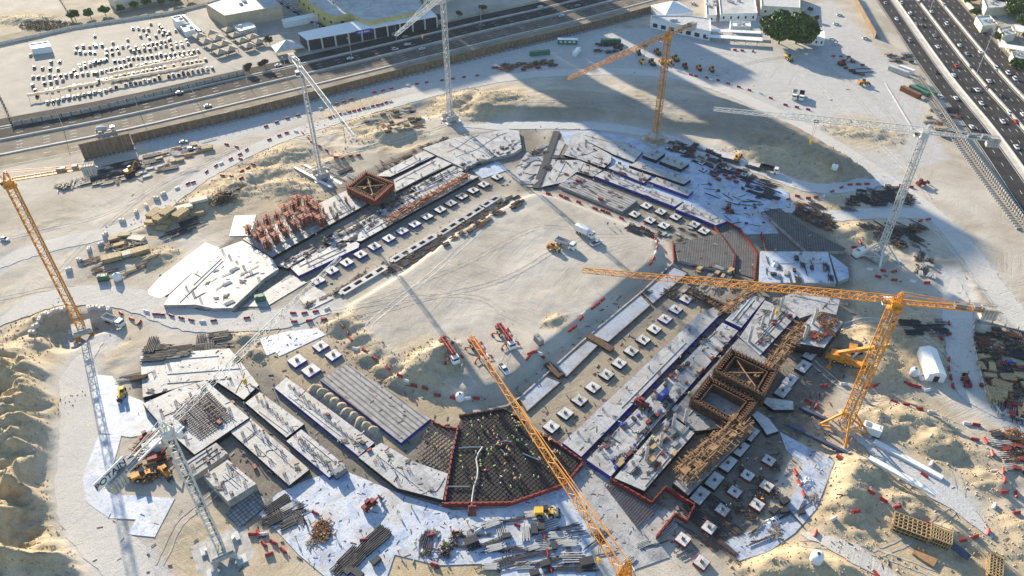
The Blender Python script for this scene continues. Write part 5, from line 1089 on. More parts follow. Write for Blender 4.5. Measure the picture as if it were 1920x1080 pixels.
# detailed vehicles
def wheels(r, xs_, y, rad, w=.35, dual=True):
    for x in xs_:
        for s in (-1, 1):
            m = MB(); wheel(m, 0, 0, rad, w); o = m.build('wheel', M['rubber'], r, (x, s*y, 0)); m = MB(); wheel(m, 0, 0, rad*.5, w+.04); h = m.build('rim', M['lgrey'], o, (0, 0, rad*.5))
def pickup(col='carwhite'):
    r = thing('pickup_truck', 'x', 'pickup truck'); m = MB(); hull(m, [(-2.6, .5), (-2.6, 1.0), (1.3, 1.08), (2.5, .95), (2.6, .5)], 1.85); m.build('body', M[col], r)
    m = MB(); hull(m, [(-.7, 1.0), (-.55, 1.72), (.7, 1.74), (1.45, 1.02)], 1.7, 0, 1.4); g = m.build('cabin', M['glass'], r); m = MB(); m.box((.05, 0, 1.76), (1.3, 1.4, .07)); m.build('roof', M[col], r)
    m = MB(); m.box((-1.65, 0, 1.03), (1.7, 1.5, .08)); m.build('load_bed', M['dark'], r); wheels(r, (-1.65, 1.6), .85, .38, .25); return Proto(r)
PU = pickup()
for x, y, a, l in ((945,695,-60,'white pickup right of the middle concrete pump truck'),(1118,458,35,'white pickup beside the white lorry on the sandy field')): p = GH(x, y); PU.put(p+Vector((0, 0, .05)), math.radians(a), l, None)
def truck_base(r, L_, cabcol, chassis='grey', cabh=2.9, naxle=4):
    m = MB(); m.box((-.6, 0, 1.05), (L_-.6, 1.1, .4)); m.build('chassis', M[chassis], r); x = L_/2-1.1
    m = MB(); hull(m, [(x-1.1, .7), (x-1.1, cabh), (x+.6, cabh), (x+1.0, 1.9), (x+1.05, .6)], 2.45, 0, 2.3); cb = m.build('cab', M[cabcol], r); m = MB(); m.box((x+.86, 0, 2.2), (.22, 2.1, .8)); m.box((x, 0, 2.25), (1.2, 2.46, .6)); m.build('windscreen', M['glass'], cb)
    ax = [L_/2-1.4, L_/2-3.0, -L_/2+3.0, -L_/2+1.6][:naxle] if naxle == 4 else [L_/2-1.4, -L_/2+2.8, -L_/2+1.5]; wheels(r, ax, 1.05, .52, .4)
def pump_truck(boomcol):
    r = thing('concrete_pump_truck', 'x', 'concrete pump truck'); truck_base(r, 11.5, 'white'); m = MB()
    for k, (y, z) in enumerate(((-.45, 3.1), (.45, 3.1), (-.45, 3.75), (.45, 3.75))): m.beam((-5.6+k*.3, y, z), (4.0, y, z), .42)
    m.build('folded_boom', M[boomcol], r); m = MB()
    for x in (-4.5, -2.5, 0, 2.5): m.box((x, 0, 3.4), (.25, 1.5, 1.2))
    m.beam((2.2, 0, 1.2), (2.2, 0, 3.0), 1.0); m.build('boom_turret', M['redpaint'], r)
    m = MB(); m.box((-5.4, 0, 1.5), (1.3, 1.9, 1.1), taper=1.2); m.build('hopper', M['rust'], r)
    for x, s in ((2.6, 1), (2.6, -1), (-3.4, 1), (-3.4, -1)): m = MB(); m.beam((x*.7, s*.6, 1.1), (x+(.8 if x > 0 else -.8), s*3.0, .9), .3); m.beam((x+(.8 if x > 0 else -.8), s*3, .9), (x+(.8 if x > 0 else -.8), s*3, .05), .25); m.box((x+(.8 if x > 0 else -.8), s*3, .08), (.9, .9, .16)); m.build('outrigger', M['redpaint'], r)
    return Proto(r)
PT = pump_truck('barred')
for x, y, a, l in ((843,664,-62,'concrete pump truck with folded red boom next to the big sand mound'),(898,664,-62,'concrete pump truck with folded red boom in the middle of three'),(948,638,-64,'concrete pump truck with folded red boom, rightmost of three on the field')): PT.put(GH(x, y), math.radians(a), l, None)
def lorry(kind, cabcol='white', bodycol='lgrey', L_=9.0):
    r = thing(kind, 'x', 'lorry'); truck_base(r, L_, cabcol, naxle=3)
    if kind == 'tipper_truck': m = MB(); m.box((-1.2, 0, 1.7), (L_-3.2, 2.3, .15)); [m.box((-1.2, s*1.2, 2.2), (L_-3.2, .1, 1.1)) for s in (-1, 1)]; m.box((-1.2-(L_-3.2)/2, 0, 2.2), (.1, 2.4, 1.1)); m.box((-1.2+(L_-3.2)/2, 0, 2.35), (.1, 2.4, 1.4)); m.build('tipper_body', M[bodycol], r)
    elif kind == 'box_lorry': m = MB(); m.box((-1.2, 0, 2.6), (L_-3.0, 2.5, 2.5)); m.build('cargo_box', M[bodycol], r)
    elif kind == 'mixer_truck': m = MB(); m.rev([(.5, -3.0), (1.0, -2.4), (1.25, -.8), (1.15, .8), (.7, 2.2)], n=12); v = [(x, y, z) for x, y, z in m.v]; m.v = [(z-1.0, y, 2.5+x+z*-.12) for x, y, z in v]; m.build('mixer_drum', M[bodycol], r); m = MB(); m.box((-4.0, 0, 2.0), (.8, 1.0, 1.6)); m.build('chute', M['grey'], r)
    elif kind == 'flatbed_truck': m = MB(); m.box((-1.2, 0, 1.45), (L_-3.0, 2.4, .2)); m.build('flatbed', M[bodycol], r); m = MB(); [m.box((-3+k*1.4, .3*(k % 2), 1.9), (1.2, 1.6, .7)) for k in range(4)]; m.build('load', M['rust'], r)
    return Proto(r)
LT = {'tip': lorry('tipper_truck'), 'box': lorry('box_lorry', 'white', 'white'), 'mix': lorry('mixer_truck', 'white', 'lgrey'), 'mixo': lorry('mixer_truck', 'orange', 'white'), 'flat': lorry('flatbed_truck', 'white', 'grey'), 'tipd': lorry('tipper_truck', 'white', 'steel')}
for kd, x, y, a, l in (('box',1096,441,-40,'white box lorry beside the pickup on the sandy field'),('tip',1060,462,-35,'tipper lorry between the box lorry and the orange bin'),('tip',1489,182,-110,'left of two tipper lorries standing in the open yard'),('tipd',1502,184,-110,'right of two tipper lorries standing in the open yard'),('tipd',1441,322,-30,'dark loaded tipper lorry on the blue road above the upper right wing'),('mixo',70,0,20,'far mixer'),('flat',1360,1001,60,'dark flatbed'),('tip',215,607,-25,'small white lorry beside the left crane pit'),('flat',236,690,-60,'x'),('mix',101,247,26,'mixer lorry driving behind the tall slatted hoarding')):
    if l in ('x', 'dark flatbed', 'far mixer'): continue
    if kd == 'mix': p = Vector((*G(200, 249), .1)); LT[kd].put(p, math.radians(a), l, None)
    else: LT[kd].put(GH(x, y), math.radians(a), l, None)
def mobile_crane():
    r = thing('mobile_crane', 'orange mobile crane with raised telescopic boom below the long orange jib', 'mobile crane'); m = MB(); m.box((0, 0, 1.3), (13, 2.6, .9)); m.build('carrier', M['orange'], r)
    m = MB(); m.box((5.6, 0, 2.2), (1.9, 2.6, 1.5)); cb = m.build('cab', M['orange'], r); m = MB(); m.box((6.0, 0, 2.6), (1.2, 2.64, .6)); m.build('cab_glass', M['glass'], cb); m = MB(); m.box((-1.6, 0, 2.7), (4.6, 2.7, 1.9)); m.box((-4.6, 0, 2.6), (1.4, 2.9, 1.6)); m.build('superstructure', M['orange'], r)
    m = MB(); m.beam((-3.2, 0, 3.6), (8.5, 1.5, 10.5), 1.1); m.beam((2.0, .5, 6.8), (10.0, 1.7, 11.4), .8); m.build('boom', M['orange'], r); m = MB(); m.beam((1.0, .4, 2.6), (3.0, .8, 7.0), .5); m.build('lift_ram', M['lgrey'], r)
    for x in (-4.5, 4): 
        for s in (-1, 1): m = MB(); m.beam((x, 0, 1.0), (x, s*4.2, .9), .4); m.beam((x, s*4.2, 1), (x, s*4.2, .1), .3); m.box((x, s*4.2, .1), (1.6, 1.6, .2)); m.build('outrigger', M['orange'], r)
    wheels(r, (-5, -3.4, 0, 1.8, 4.4), 1.15, .65, .45); return r
o = mobile_crane(); o.location = GH(1585, 682); o.rotation_euler = (0, 0, math.radians(-28)); 
def telehandler(col, name='telehandler', boom=True):
    r = thing(name, 'x', 'telehandler'); m = MB(); hull(m, [(-2.2, .6), (-2.2, 1.6), (1.6, 1.4), (2.1, .7)], 1.9); m.build('body', M[col], r); m = MB(); m.box((-.2, .45, 1.95), (1.3, 1.0, 1.3)); c = m.build('cab', M['glass'], r); m = MB(); m.box((-.2, .45, 2.63), (1.35, 1.05, .08)); m.build('cab_roof', M[col], c)
    m = MB(); m.beam((-2.0, -.5, 1.9), (2.9, -.5, 1.5), .42); m.build('boom', M[col], r); m = MB(); m.box((3.3, -.5, .9), (.3, 1.6, 1.3)); [m.box((3.9, -.5+s, .4), (1.3, .18, .1)) for s in (-.5, .5)]; m.build('fork', M['dark'], r); wheels(r, (-1.4, 1.4), .95, .6, .45); return Proto(r)
def loader(col):
    r = thing('wheel_loader', 'x', 'wheel loader'); m = MB(); m.box((-1.6, 0, 1.6), (2.8, 2.1, 1.3), taper=.9); m.box((1.2, 0, 1.2), (2.0, 1.6, .8)); m.build('body', M[col], r); m = MB(); m.box((.1, 0, 2.5), (1.4, 1.5, 1.5), taper=.9); m.build('cab', M['glass'], r); m = MB(); [m.beam((1.2, s*.7, 1.7), (3.2, s*.7, .7), .3) for s in (-1, 1)]; m.build('lift_arm', M[col], r)
    m = MB(); hull(m, [(3.1, .2), (3.0, 1.2), (3.5, 1.3), (4.2, .25)], 2.7); m.build('bucket', M['steel'], r); wheels(r, (-1.6, 1.5), 1.15, .78, .6); return Proto(r)
def excavator(col):
    r = thing('excavator', 'x', 'excavator'); [MB().box((0, s*1.2, .45), (4.2, .6, .9)).build('track', M['rubber'], r) for s in (-1, 1)]; m = MB(); m.box((-.6, 0, 1.6), (3.6, 2.5, 1.2)); m.build('body', M[col], r); m = MB(); m.box((.8, .75, 2.2), (1.5, 1.0, 1.6)); m.build('cab', M['glass'], r)
    m = MB(); m.beam((1.0, -.2, 1.8), (3.8, -.2, 4.4), .5, w2=.4); m.beam((3.8, -.2, 4.4), (6.0, -.2, 2.4), .4, w2=.3); m.build('boom', M[col], r); m = MB(); m.box((6.0, -.2, 1.8), (.9, 1.1, 1.1), taper=.7); m.build('bucket', M['steel'], r); return Proto(r)
TH = {c: telehandler(c) for c in ('orange', 'yellow', 'redpaint', 'green')}; LO = {c: loader(c) for c in ('yellow', 'orange')}; EX = {c: excavator(c) for c in ('yellow', 'orange', 'redpaint')}
VEH = [('lo','yellow',1478,112,-80,'yellow wheel loader alone in the open yard above the tipper lorries'),('lo','orange',1617,159,10,'orange wheel loader at the lower right of the open yard'),('ex','redpaint',1578,122,20,'red excavator by the dark steel in the open yard'),
('th','orange',1240,118,-80,'orange handler left of the upper crane mast, first from the left'),('th','redpaint',1284,127,-80,'red handler just right of the upper crane mast'),('th','orange',1310,130,-80,'orange handler right of the red one beyond the upper crane mast'),('th','orange',1334,133,-85,'orange handler at the right end of the machine row'),('th','yellow',1203,118,-80,'yellow machine at the left end of the machine row'),('th','green',1197,101,-80,'green machine above the left end of the machine row'),('lo','orange',1222,120,-80,'orange loader second in the machine row'),('lo','orange',1232,100,-80,'orange loader in the upper machine row by the mast'),('lo','yellow',1266,112,-80,'yellow loader directly right of the upper crane mast'),('ex','orange',1255,120,-80,'orange excavator beside the upper crane mast'),
('th','redpaint',277,822,40,'red handler on the sand left of the lower white mast'),('th','yellow',252,871,-60,'yellow machine on the sand left of the lower white mast'),('lo','orange',270,895,30,'orange loader below the yellow machine left of the lower white mast'),('ex','redpaint',297,862,20,'red excavator close to the lower white mast'),('th','orange',311,888,-40,'orange handler touching the lower white mast'),('th','yellow',230,740,-70,'yellow machine on the white membrane left of the core slab'),('ex','orange',245,325,60,'orange excavator with raised arm by the dark pipe rows below the left hoarding'),
('th','redpaint',1726,347,20,'red machine at the junction of haul roads on the right'),('th','orange',1036,468,-30,'orange machine left of the lorries on the sandy field'),('lo','yellow',1022,965,0,'yellow machine on the membrane below the rebar pit'),('th','redpaint',694,950,50,'red and yellow boom machine on the wide membrane'),('th','redpaint',1202,760,-40,'red boom lift on the middle strip slab'),('th','orange',1382,300,60,'orange machine among steel near the loaded tipper lorry'),('th','redpaint',1365,396,80,'red boom lift on the blue blinding'),('lo','yellow',1012,640,120,'x'),('th','redpaint',1810,720,80,'red machine at the corner of the fenced store on the right'),('th','orange',1930,860,0,'x'),('ex','orange',1604,660,-20,'orange excavator under the boom of the mobile crane'),('th','green',1418,900,20,'x'),('lo','yellow',122,268,20,'x')]
for k_, c, x, y, a, l in VEH:
    if l == 'x': continue
    {'th': TH, 'lo': LO, 'ex': EX}[k_][c].put(ptop(x, y), math.radians(a), l, None)
# containers, cabins, tanks
def container(col, L_=12.2, name='shipping_container'):
    r = thing(name, 'x', 'container'); m = MB(); m.box((0, 0, 1.35), (L_, 2.4, 2.5)); n = int(L_/.5)
    for i in range(n):
        for s in (-1, 1): m.box((-L_/2+.25+i*.5, s*1.22, 1.35), (.24, .07, 2.3))
    m.build('body', M[col], r); m = MB(); m.box((L_/2+.05, .6, 1.35), (.08, 1.1, 2.3)); m.box((L_/2+.05, -.6, 1.35), (.08, 1.1, 2.3)); m.build('door', M[col], r); return Proto(r)
CT = {'green': container('green'), 'orange': container('rust'), 'white': container('white', 9, 'site_cabin'), 'lgrey': container('lgrey', 12)}
def cabinwin(): 
    r = thing('site_cabin', 'x', 'site cabin'); m = MB(); m.box((0, 0, 1.5), (12, 3, 2.8)); m.build('body', M['green'], r); m = MB(); m.box((0, 0, 2.98), (12.3, 3.3, .16)); m.build('roof', M['white'], r)
    for x in (-4, -1.3, 1.4, 4): m = MB(); m.box((x, -1.52, 1.7), (1.5, .08, 1.1)); m.build('window', M['cream'], r)
    return Proto(r)
CW = cabinwin()
for p, x, y, a, l in ((CW,1064,82,-5,'green and cream site cabin with white roof beside the dark hoarding'),(CT['green'],1012,103,12,'green open container near the red material at the top'),(CT['white'],1081,101,68,'long white site cabin standing end on near the green cabin'),(CT['green'],1145,81,0,'small green container among material near the upper orange jib'),(CT['orange'],1706,177,-65,'rust orange container beside the green ones at the right hoarding'),(CT['green'],1722,175,-65,'left of two green containers at the right hoarding'),(CT['green'],1735,174,-65,'right of two green containers at the right hoarding'),(CT['white'],1698,135,-55,'white container like tank unit at the right hoarding'),(CT['lgrey'],1684,137,-55,'beige container left of the white one at the right hoarding'),(CT['white'],1650,124,0,'x')):
    if l != 'x': p.put(GH(x, y), math.radians(a), l, None)
def gable(label, x, y, a, L_=11, w=4.2, h=3.4):
    p = GH(x, y); r = thing('tent_store', label, 'store tent', p, math.radians(a)); m = MB(); hull(m, [(-w/2, 0), (-w/2, h*.75), (0, h), (w/2, h*.75), (w/2, 0)], L_); m.v = [(y_, x_, z_) for x_, y_, z_ in m.v]; m.build('cover', M['white'], r)
    for s in (-1, 1):
        m = MB(); m.box((s*(L_/2+.03), 0, 1.3), (.08, 1.6, 2.4)); m.build('door', M['dark'], r)
    return r
gable('white gable roofed store tent beside two white tanks at the right', 1743, 690, 80, 12.5, 5.2, 4.2)
mk('tankwhite', (.72, .74, .76), .35)
def tank(s=1.0):
    r = thing('water_tank', 'x', 'water tank'); m = MB(); m.rev([(1.1, .1), (1.25, .3), (1.25, 1.8), (1.15, 2.2), (.6, 2.6), (.3, 2.7)], n=18); o = m.build('tank_shell', M['tankwhite'], r); o.data.polygons.foreach_set('use_smooth', [len(p.vertices) == 4 for p in o.data.polygons]); m = MB(); m.rev([(.35, 2.65), (.35, 2.85)], n=12); m.build('lid', M['dark'], r)
    m = MB()
    for k in range(4): a = k*PI/2+.7; m.beam((1.2*math.cos(a), 1.2*math.sin(a), 0), (1.2*math.cos(a), 1.2*math.sin(a), .6), .2)
    m.build('stand', M['grey'], r); return Proto(r)
TK = tank()
for x, y, s, l in ((1712,703,1.1,'white round tank left of the white store tent'),(1727,712,.7,'small white round tank below the left tank by the store tent'),(1529,1052,1.25,'white round tank alone near the bottom right'),(222,525,1.2,'pale round tank left of the leaf-shaped slab'),(1564,318,1.1,'pale bluish round tank on the shaded sand at the upper right'),(863,750,1.1,'white round tank at the foot of the plateau among red barriers'),(1655,494,1.2,'x')):
    if l != 'x': TK.put(GH(x, y), 0, l, None, s)
def generator(col):
    r = thing('generator', 'x', 'generator'); m = MB(); m.box((0, 0, 1.2), (3.6, 1.8, 2.0)); m.build('housing', M[col], r); m = MB(); m.box((0, 0, .12), (3.9, 2.0, .22)); m.build('skid', M['dark'], r); m = MB(); m.box((-1, 0, 2.25), (1.0, 1.2, .1)); m.build('vent', M['grey'], r); m = MB(); m.beam((1.3, 0, 2.2), (1.3, 0, 2.9), .15); m.build('exhaust_pipe', M['grey'], r); return Proto(r)
GN = {c: generator(c) for c in ('green', 'bluepaint', 'white', 'grey')}
for c, x, y, a, l in (('green',489,563,20,'green tank like generator on the blinding right of the leaf-shaped slab'),('green',195,525,10,'dark green generator left of the pale round tank'),('grey',638,890,45,'grey generator box below the blue-ended short slab'),('white',1610,480,20,'white generator box left of the white crane base'),('white',1354,1052,0,'x'),('bluepaint',1243,745,45,'blue box on the middle strip slab'),('grey',1650,490,0,'x'),('white',1632,812,-30,'white cabin box right of the splayed crane legs'),('white',290,845,30,'white box unit at the top of the lower white mast'),('grey',1010,642,-60,'dark roll like machine on the sandy field beside the slope')):
    if l != 'x': GN[c].put(ptop(x, y), math.radians(a), l, None, 1.4 if c == 'white' else 1)
# ================================================================== BARRIERS, BLOCKS
def barrier(col, L_=2.1, h=.9):
    m = MB(); hull(m, [(-.42, 0), (-.42, .25), (-.16, .5), (-.14, h), (.14, h), (.16, .5), (.42, .25), (.42, 0)], L_); m.v = [(y, x, z) for x, y, z in m.v]
    for s in (-1, 1): m.box((s*L_*.3, 0, h+.03), (.3, .2, .08))
    return Proto(tag(m.build('road_barrier', M[col]), 'x', 'barrier'))
BR, BW = barrier('barred'), barrier('barwhite')
def cr(k, *pts): return [(480*int(k[1])+x/4, 270*int(k[0])+y/4) for x, y in pts]
BL = [
('road edge below the left hoarding', cr('01', (75,950),(235,890),(315,868),(485,818),(605,783),(715,748),(890,697),(1015,667),(1138,643),(1280,622),(1395,606),(1560,582),(1660,570)), 0),
('close row above the steel yard by the white crane', [(619,221),(628,218),(637,215),(646,213),(655,211),(664,209),(673,207),(682,204),(690,202),(699,200),(708,198),(716,196),(724,193),(732,191)], 0),
('arc left of the white crane base', cr('01', (100,1050),(175,1020),(230,1000),(300,990),(350,1000),(390,1035),(420,1070))+cr('11', (530,50),(560,80),(600,105),(650,112),(710,95),(770,88)), 0),
('bend of the sandy bank left of the long jib', cr('10', (1700,5),(1850,45),(1800,80),(1660,150),(1620,165),(1550,210),(1450,290),(1410,300),(1330,335)), 0),
('sandy bank above the stacked timber', cr('10', (1670,240),(1740,250),(1810,260),(1880,230),(1815,205),(1900,155),(1805,115)), 0),
('lower left edge of the sandy field', [(642,613),(652,625),(658,637),(667,655),(684,658),(702,673),(728,690),(750,705),(762,715),(776,724),(797,729),(820,742),(850,747),(877,748),(893,748)], 2.5),
('upper right edge of the sandy field', [(1028,364),(1052,368),(1062,372),(1108,388),(1116,392),(1130,396),(1140,400),(1165,410),(1185,420),(1205,428),(1215,433)], 2.5),
('rounded right corner of the sandy field', [(1228,447),(1231,455),(1232,465),(1229,475),(1226,485),(1220,495)], 2.5),
('right edge of the sandy field above the slope', [(1130,563),(1121,571),(1112,578),(1095,588),(1090,598),(1078,614),(1070,620)], 2.5),
('small red angle on the slope edge by the roller', [(990,672),(994,664),(1002,661),(1012,664),(1017,670)], 2.5),
('entrance to the sandy field below the slotted strip', [(550,588),(571,588),(592,585),(613,580),(552,604),(608,600)], 0),
('road below the leaf-shaped slab', [(227,588),(247,599),(262,606),(275,585),(292,590),(304,591),(322,593),(359,601),(380,604),(401,602),(463,597)], 0),
('road by the mobile crane', cr('23', (300,855),(360,890),(420,737),(565,725),(735,745),(800,735)), 0),
('row of four by the right haul road', cr('23', (940,860),(1030,885),(1130,910),(1225,935)), 0),
('corner by the white store tent', cr('23', (1045,720),(1085,735),(1120,745),(1190,770),(1385,740),(1355,610),(1355,540)), 0),
('road left of the fenced store', cr('23', (1355,270),(1355,355),(1295,380),(1490,1020),(1560,1030)), 0),
('curved row around the steel by the right white crane', cr('13', (150,420),(220,395),(300,410),(415,395),(480,360),(550,330),(615,310),(740,305),(890,310),(1000,315),(1070,325)), 0),
('rows below the right white crane base', cr('13', (645,780),(715,785),(690,740),(760,945),(860,955),(945,960),(825,1000),(945,1025),(1085,1035),(1190,1045),(1140,580),(1200,570)), 0),
('sandy mounds at the lower right', cr('33', (770,455),(970,565),(660,600),(490,655),(355,765),(1210,695),(1460,815),(1650,755),(1695,560)), 0),
('sandy track at the far lower right', cr('33', (1550,60),(1630,70),(1680,165),(1690,300),(1760,300),(1770,455),(1860,470),(1860,610),(1225,240),(1170,330),(810,1070)), 0),
('blue-white curved membrane', cr('33', (205,305),(265,470)), 0),
('wide membrane at the bottom', cr('31', (445,610),(810,815),(1320,780),(1670,740),(1340,1000))+cr('32', (45,705),(240,790),(290,1035)), 0),
('sand at the bottom left of the wide membrane', cr('31', (20,760),(100,920),(205,890),(60,770))+cr('30', (1895,770)), 0),
('long curve between the yard and the sand bank', cr('02', (1340,565),(1380,575),(1460,585),(1490,600),(1545,605),(1620,630),(1700,655),(1780,680),(1865,705))+cr('03', (20,740),(130,790),(300,825)), 0),
('top of the big tree yard', cr('02', (1670,378),(1725,382),(1805,386))+cr('03', (285,410),(490,425),(605,430)), 0),
]
for lab, pts, _ in BL:
    P_ = [GH(*p) for p in pts]
    for i, p in enumerate(P_):
        q = P_[i+1] if i+1 < len(P_) else P_[i-1]; a = math.atan2(q.y-p.y, q.x-p.x) if (q-p).length < 22 else random.uniform(0, 3); w = (i % 5 == 3)
        (BW if w else BR).put(p, a+random.uniform(-.15, .15), '%s plastic road barrier in the %s' % ('white' if w else 'red', lab), '%s barriers: %s' % ('white' if w else 'red', lab))
        if i % 2 == 0 and i+1 < len(P_) and 7 < (q-p).length < 14: m_ = (p+q)/2; BR.put((m_.x, m_.y, height(m_.x, m_.y)), a+random.uniform(-.2, .2), 'red plastic road barrier in the '+lab, 'red barriers: '+lab)
def cblock():
    m = MB(); m.box((0, 0, .75), (2.4, 1.2, 1.5), taper=.9); m.beam((0, 0, 1.5), (0, 0, 1.75), .3); return Proto(tag(m.build('concrete_block', M['lgrey']), 'x', 'concrete block'))
CB = cblock()
for lab, pts in (('rim of the left crane pit', [(62,626),(68,614),(76,602),(90,592),(106,585),(122,582),(168,580),(180,579),(192,580),(205,583)]), ('open sand left of the timber stacks', [(230,416),(190,460),(168,470),(150,490),(130,508),(198,442),(275,388),(294,374),(307,366),(256,400)])):
    for k, p in enumerate(pts): CB.put(GH(*p), k*.9, 'pale concrete block, one of those on the '+lab, 'concrete blocks on the '+lab)
# ================================================================== STACKS AND BUNDLES
def bars(name, n, L_, w, sec, m, layers=2, jit=.15, seed=1, spacer=True, nn=4):
    R_ = random.Random(seed); r = thing(name, 'x', 'stack'); b = MB()
    for l in range(layers):
        for k in range(n): y = (k-(n-1)/2)*w; x = R_.uniform(-jit, jit)*L_; ll = L_*R_.uniform(1-jit, 1); b.beam((x-ll/2, y+R_.uniform(-w, w)*jit*2, .35+l*sec*1.15), (x+ll/2, y+R_.uniform(-w, w)*jit*2, .35+l*sec*1.15), sec, n=nn)
    b.build('bar' if nn == 4 else 'pipe', M[m], r)
    if spacer: b = MB(); [b.box((x*L_*.33, 0, .12), (.25, n*w, .24)) for x in (-1, 0, 1)]; b.build('timber_spacer', M['timber'], r)
    return Proto(r)
ST = {
'beam': bars('steel_beam_stack', 5, 9, .95, .3, 'steel', 2, .22, 1), 'beamb': bars('steel_beam_stack', 4, 9, 1.1, .28, 'steelblue', 1, .22, 2), 'pipe': bars('pipe_stack', 6, 12, .85, .42, 'steel', 2, .06, 3, True, 8),
'rebar': bars('rebar_bundle', 9, 11, .22, .12, 'rebar', 3, .1, 4), 'rust': bars('rusty_steel_stack', 5, 7, .8, .26, 'rust', 2, .2, 5), 'long': bars('rebar_bundle', 3, 15, .5, .22, 'steel', 1, .08, 6, False), 'thin': bars('loose_bar', 2, 9, .3, .2, 'steel', 1, .2, 7, False),
'timber': bars('timber_stack', 7, 6, .55, .42, 'timber', 4, .05, 8), 'dtimber': bars('timber_stack', 6, 5, .5, .35, 'darktimber', 3, .15, 9), 'white': bars('white_profile_stack', 5, 9, .9, .24, 'lgrey', 2, .1, 10), 'scaff': bars('scaffold_tube_stack', 8, 6, .35, .22, 'lgrey', 3, .1, 11)}
def plystack(m, h=1.4, w=2.6, L_=5.2, name='plywood_stack'):
    r = thing(name, 'x', 'stack'); b = MB(); n = 6
    for k in range(n): b.box((random.uniform(-.08, .08), random.uniform(-.08, .08), .3+h*(k+.5)/n), (L_, w, h/n*.86))
    b.build('sheet', M[m], r); b = MB(); [b.box((x, 0, .14), (.3, w, .28)) for x in (-L_*.35, 0, L_*.35)]; b.build('timber_spacer', M['darktimber'], r); return Proto(r)
ST['ply'] = plystack('timber'); ST['plyw'] = plystack('cream', 1.0, 3, 6.5); ST['red'] = plystack('redpaint', .9, 1.5, 2.8, 'formwork_panel_stack'); ST['blue'] = plystack('bluepaint', .8, 1.4, 2.4, 'formwork_panel_stack'); ST['dark'] = plystack('dark', 1.2, 2, 3.4, 'formwork_panel_stack')
def tangle(m, n, rad, h, name='scrap_heap', seed=3):
    R_ = random.Random(seed); r = thing(name, 'x', 'heap'); b = MB(); b2 = MB()
    for k in range(n):
        a = R_.uniform(0, PI); x, y = R_.gauss(0, rad*.45), R_.gauss(0, rad*.35); l = R_.uniform(1, 3.6); t = b if k % 3 else b2; t.beam((x-math.cos(a)*l/2, y-math.sin(a)*l/2, R_.uniform(.1, h)), (x+math.cos(a)*l/2, y+math.sin(a)*l/2, R_.uniform(.1, h)), R_.uniform(.1, .3))
    b.build('steel_scrap', M[m], r); b2.build('timber_scrap', M['ply'], r); return Proto(r)
ST['tangle'] = tangle('steel', 60, 3.2, 1.2); ST['rtangle'] = tangle('rust', 55, 2.6, 1.2, 'scrap_heap', 5); ST['clut'] = tangle('grey', 26, 1.8, .5, 'tool_heap', 9)
mk('sheeting', (.62, .64, .68), .55, var=.2)
def crumple(m, w, seed):
    b = MB(); n = 13; vs = []
    for j in range(n):
        for i in range(n):
            x, y = (i/(n-1)-.5), (j/(n-1)-.5); q = 1-2*max(abs(x), abs(y)); vs.append((x*w*(1+.4*mnoise.noise(Vector((x*3, y*3, seed)))), y*w*.6*(1+.4*mnoise.noise(Vector((y*3, x*3, seed+5)))), .04+abs(mnoise.noise(Vector((x*6, y*6, seed))))*1.5*min(1, q*3)))
    b.add(vs, [(j*n+i, j*n+i+1, (j+1)*n+i+1, (j+1)*n+i) for j in range(n-1) for i in range(n-1)]); return Proto(tag(b.build('crumpled_sheeting', M[m]), 'x', 'sheeting'))
ST['crw'] = crumple('sheeting', 5, 1.5); ST['crb'] = crumple('tarpblue', 3.4, 7.5)
def formpanel():
    r = thing('wall_form_panel', 'x', 'formwork panel'); b = MB(); b.box((0, 0, 1.1), (3.2, .1, 2.1)); b.build('panel', M['ply'], r); b = MB(); [b.beam((x, .15, .05), (x, .15, 2.2), .16) for x in (-1.4, -.5, .5, 1.4)]; [b.beam((-1.5, .25, z), (1.5, .25, z), .16) for z in (.6, 1.6)]; b.build('rib', M['redpaint'], r); b = MB(); b.beam((.8, .2, 1.8), (.8, 1.7, .05), .12); b.beam((-.8, .2, 1.8), (-.8, 1.7, .05), .12); b.build('prop', M['grey'], r); return Proto(r)
ST['panel'] = formpanel()
DESC = {'beam': 'dark steel beams', 'beamb': 'bluish steel beams', 'pipe': 'black pipes', 'rebar': 'brown rebar', 'rust': 'rusty steel', 'long': 'long dark bars', 'thin': 'loose dark bars', 'timber': 'yellow timber', 'dtimber': 'dark timber', 'white': 'pale steel profiles', 'scaff': 'grey scaffold tubes', 'ply': 'plywood boards', 'plyw': 'pale boards', 'red': 'red panels', 'blue': 'blue panels', 'dark': 'black panels', 'tangle': 'tangled steel scrap', 'rtangle': 'tangled rusty scrap', 'clut': 'loose tools and offcuts', 'crw': 'crumpled white sheeting', 'crb': 'crumpled blue tarpaulin', 'panel': 'ribbed form panel'}
def place(kind, x, y, a, where, s=1.0, top=True):
    p = ptop(x, y) if top else GH(x, y); ST[kind].put(p, math.radians(a), '%s lying %s' % (DESC[kind], where) if kind != 'panel' else 'ribbed form panel standing '+where, DESC[kind]+' '+where, s)
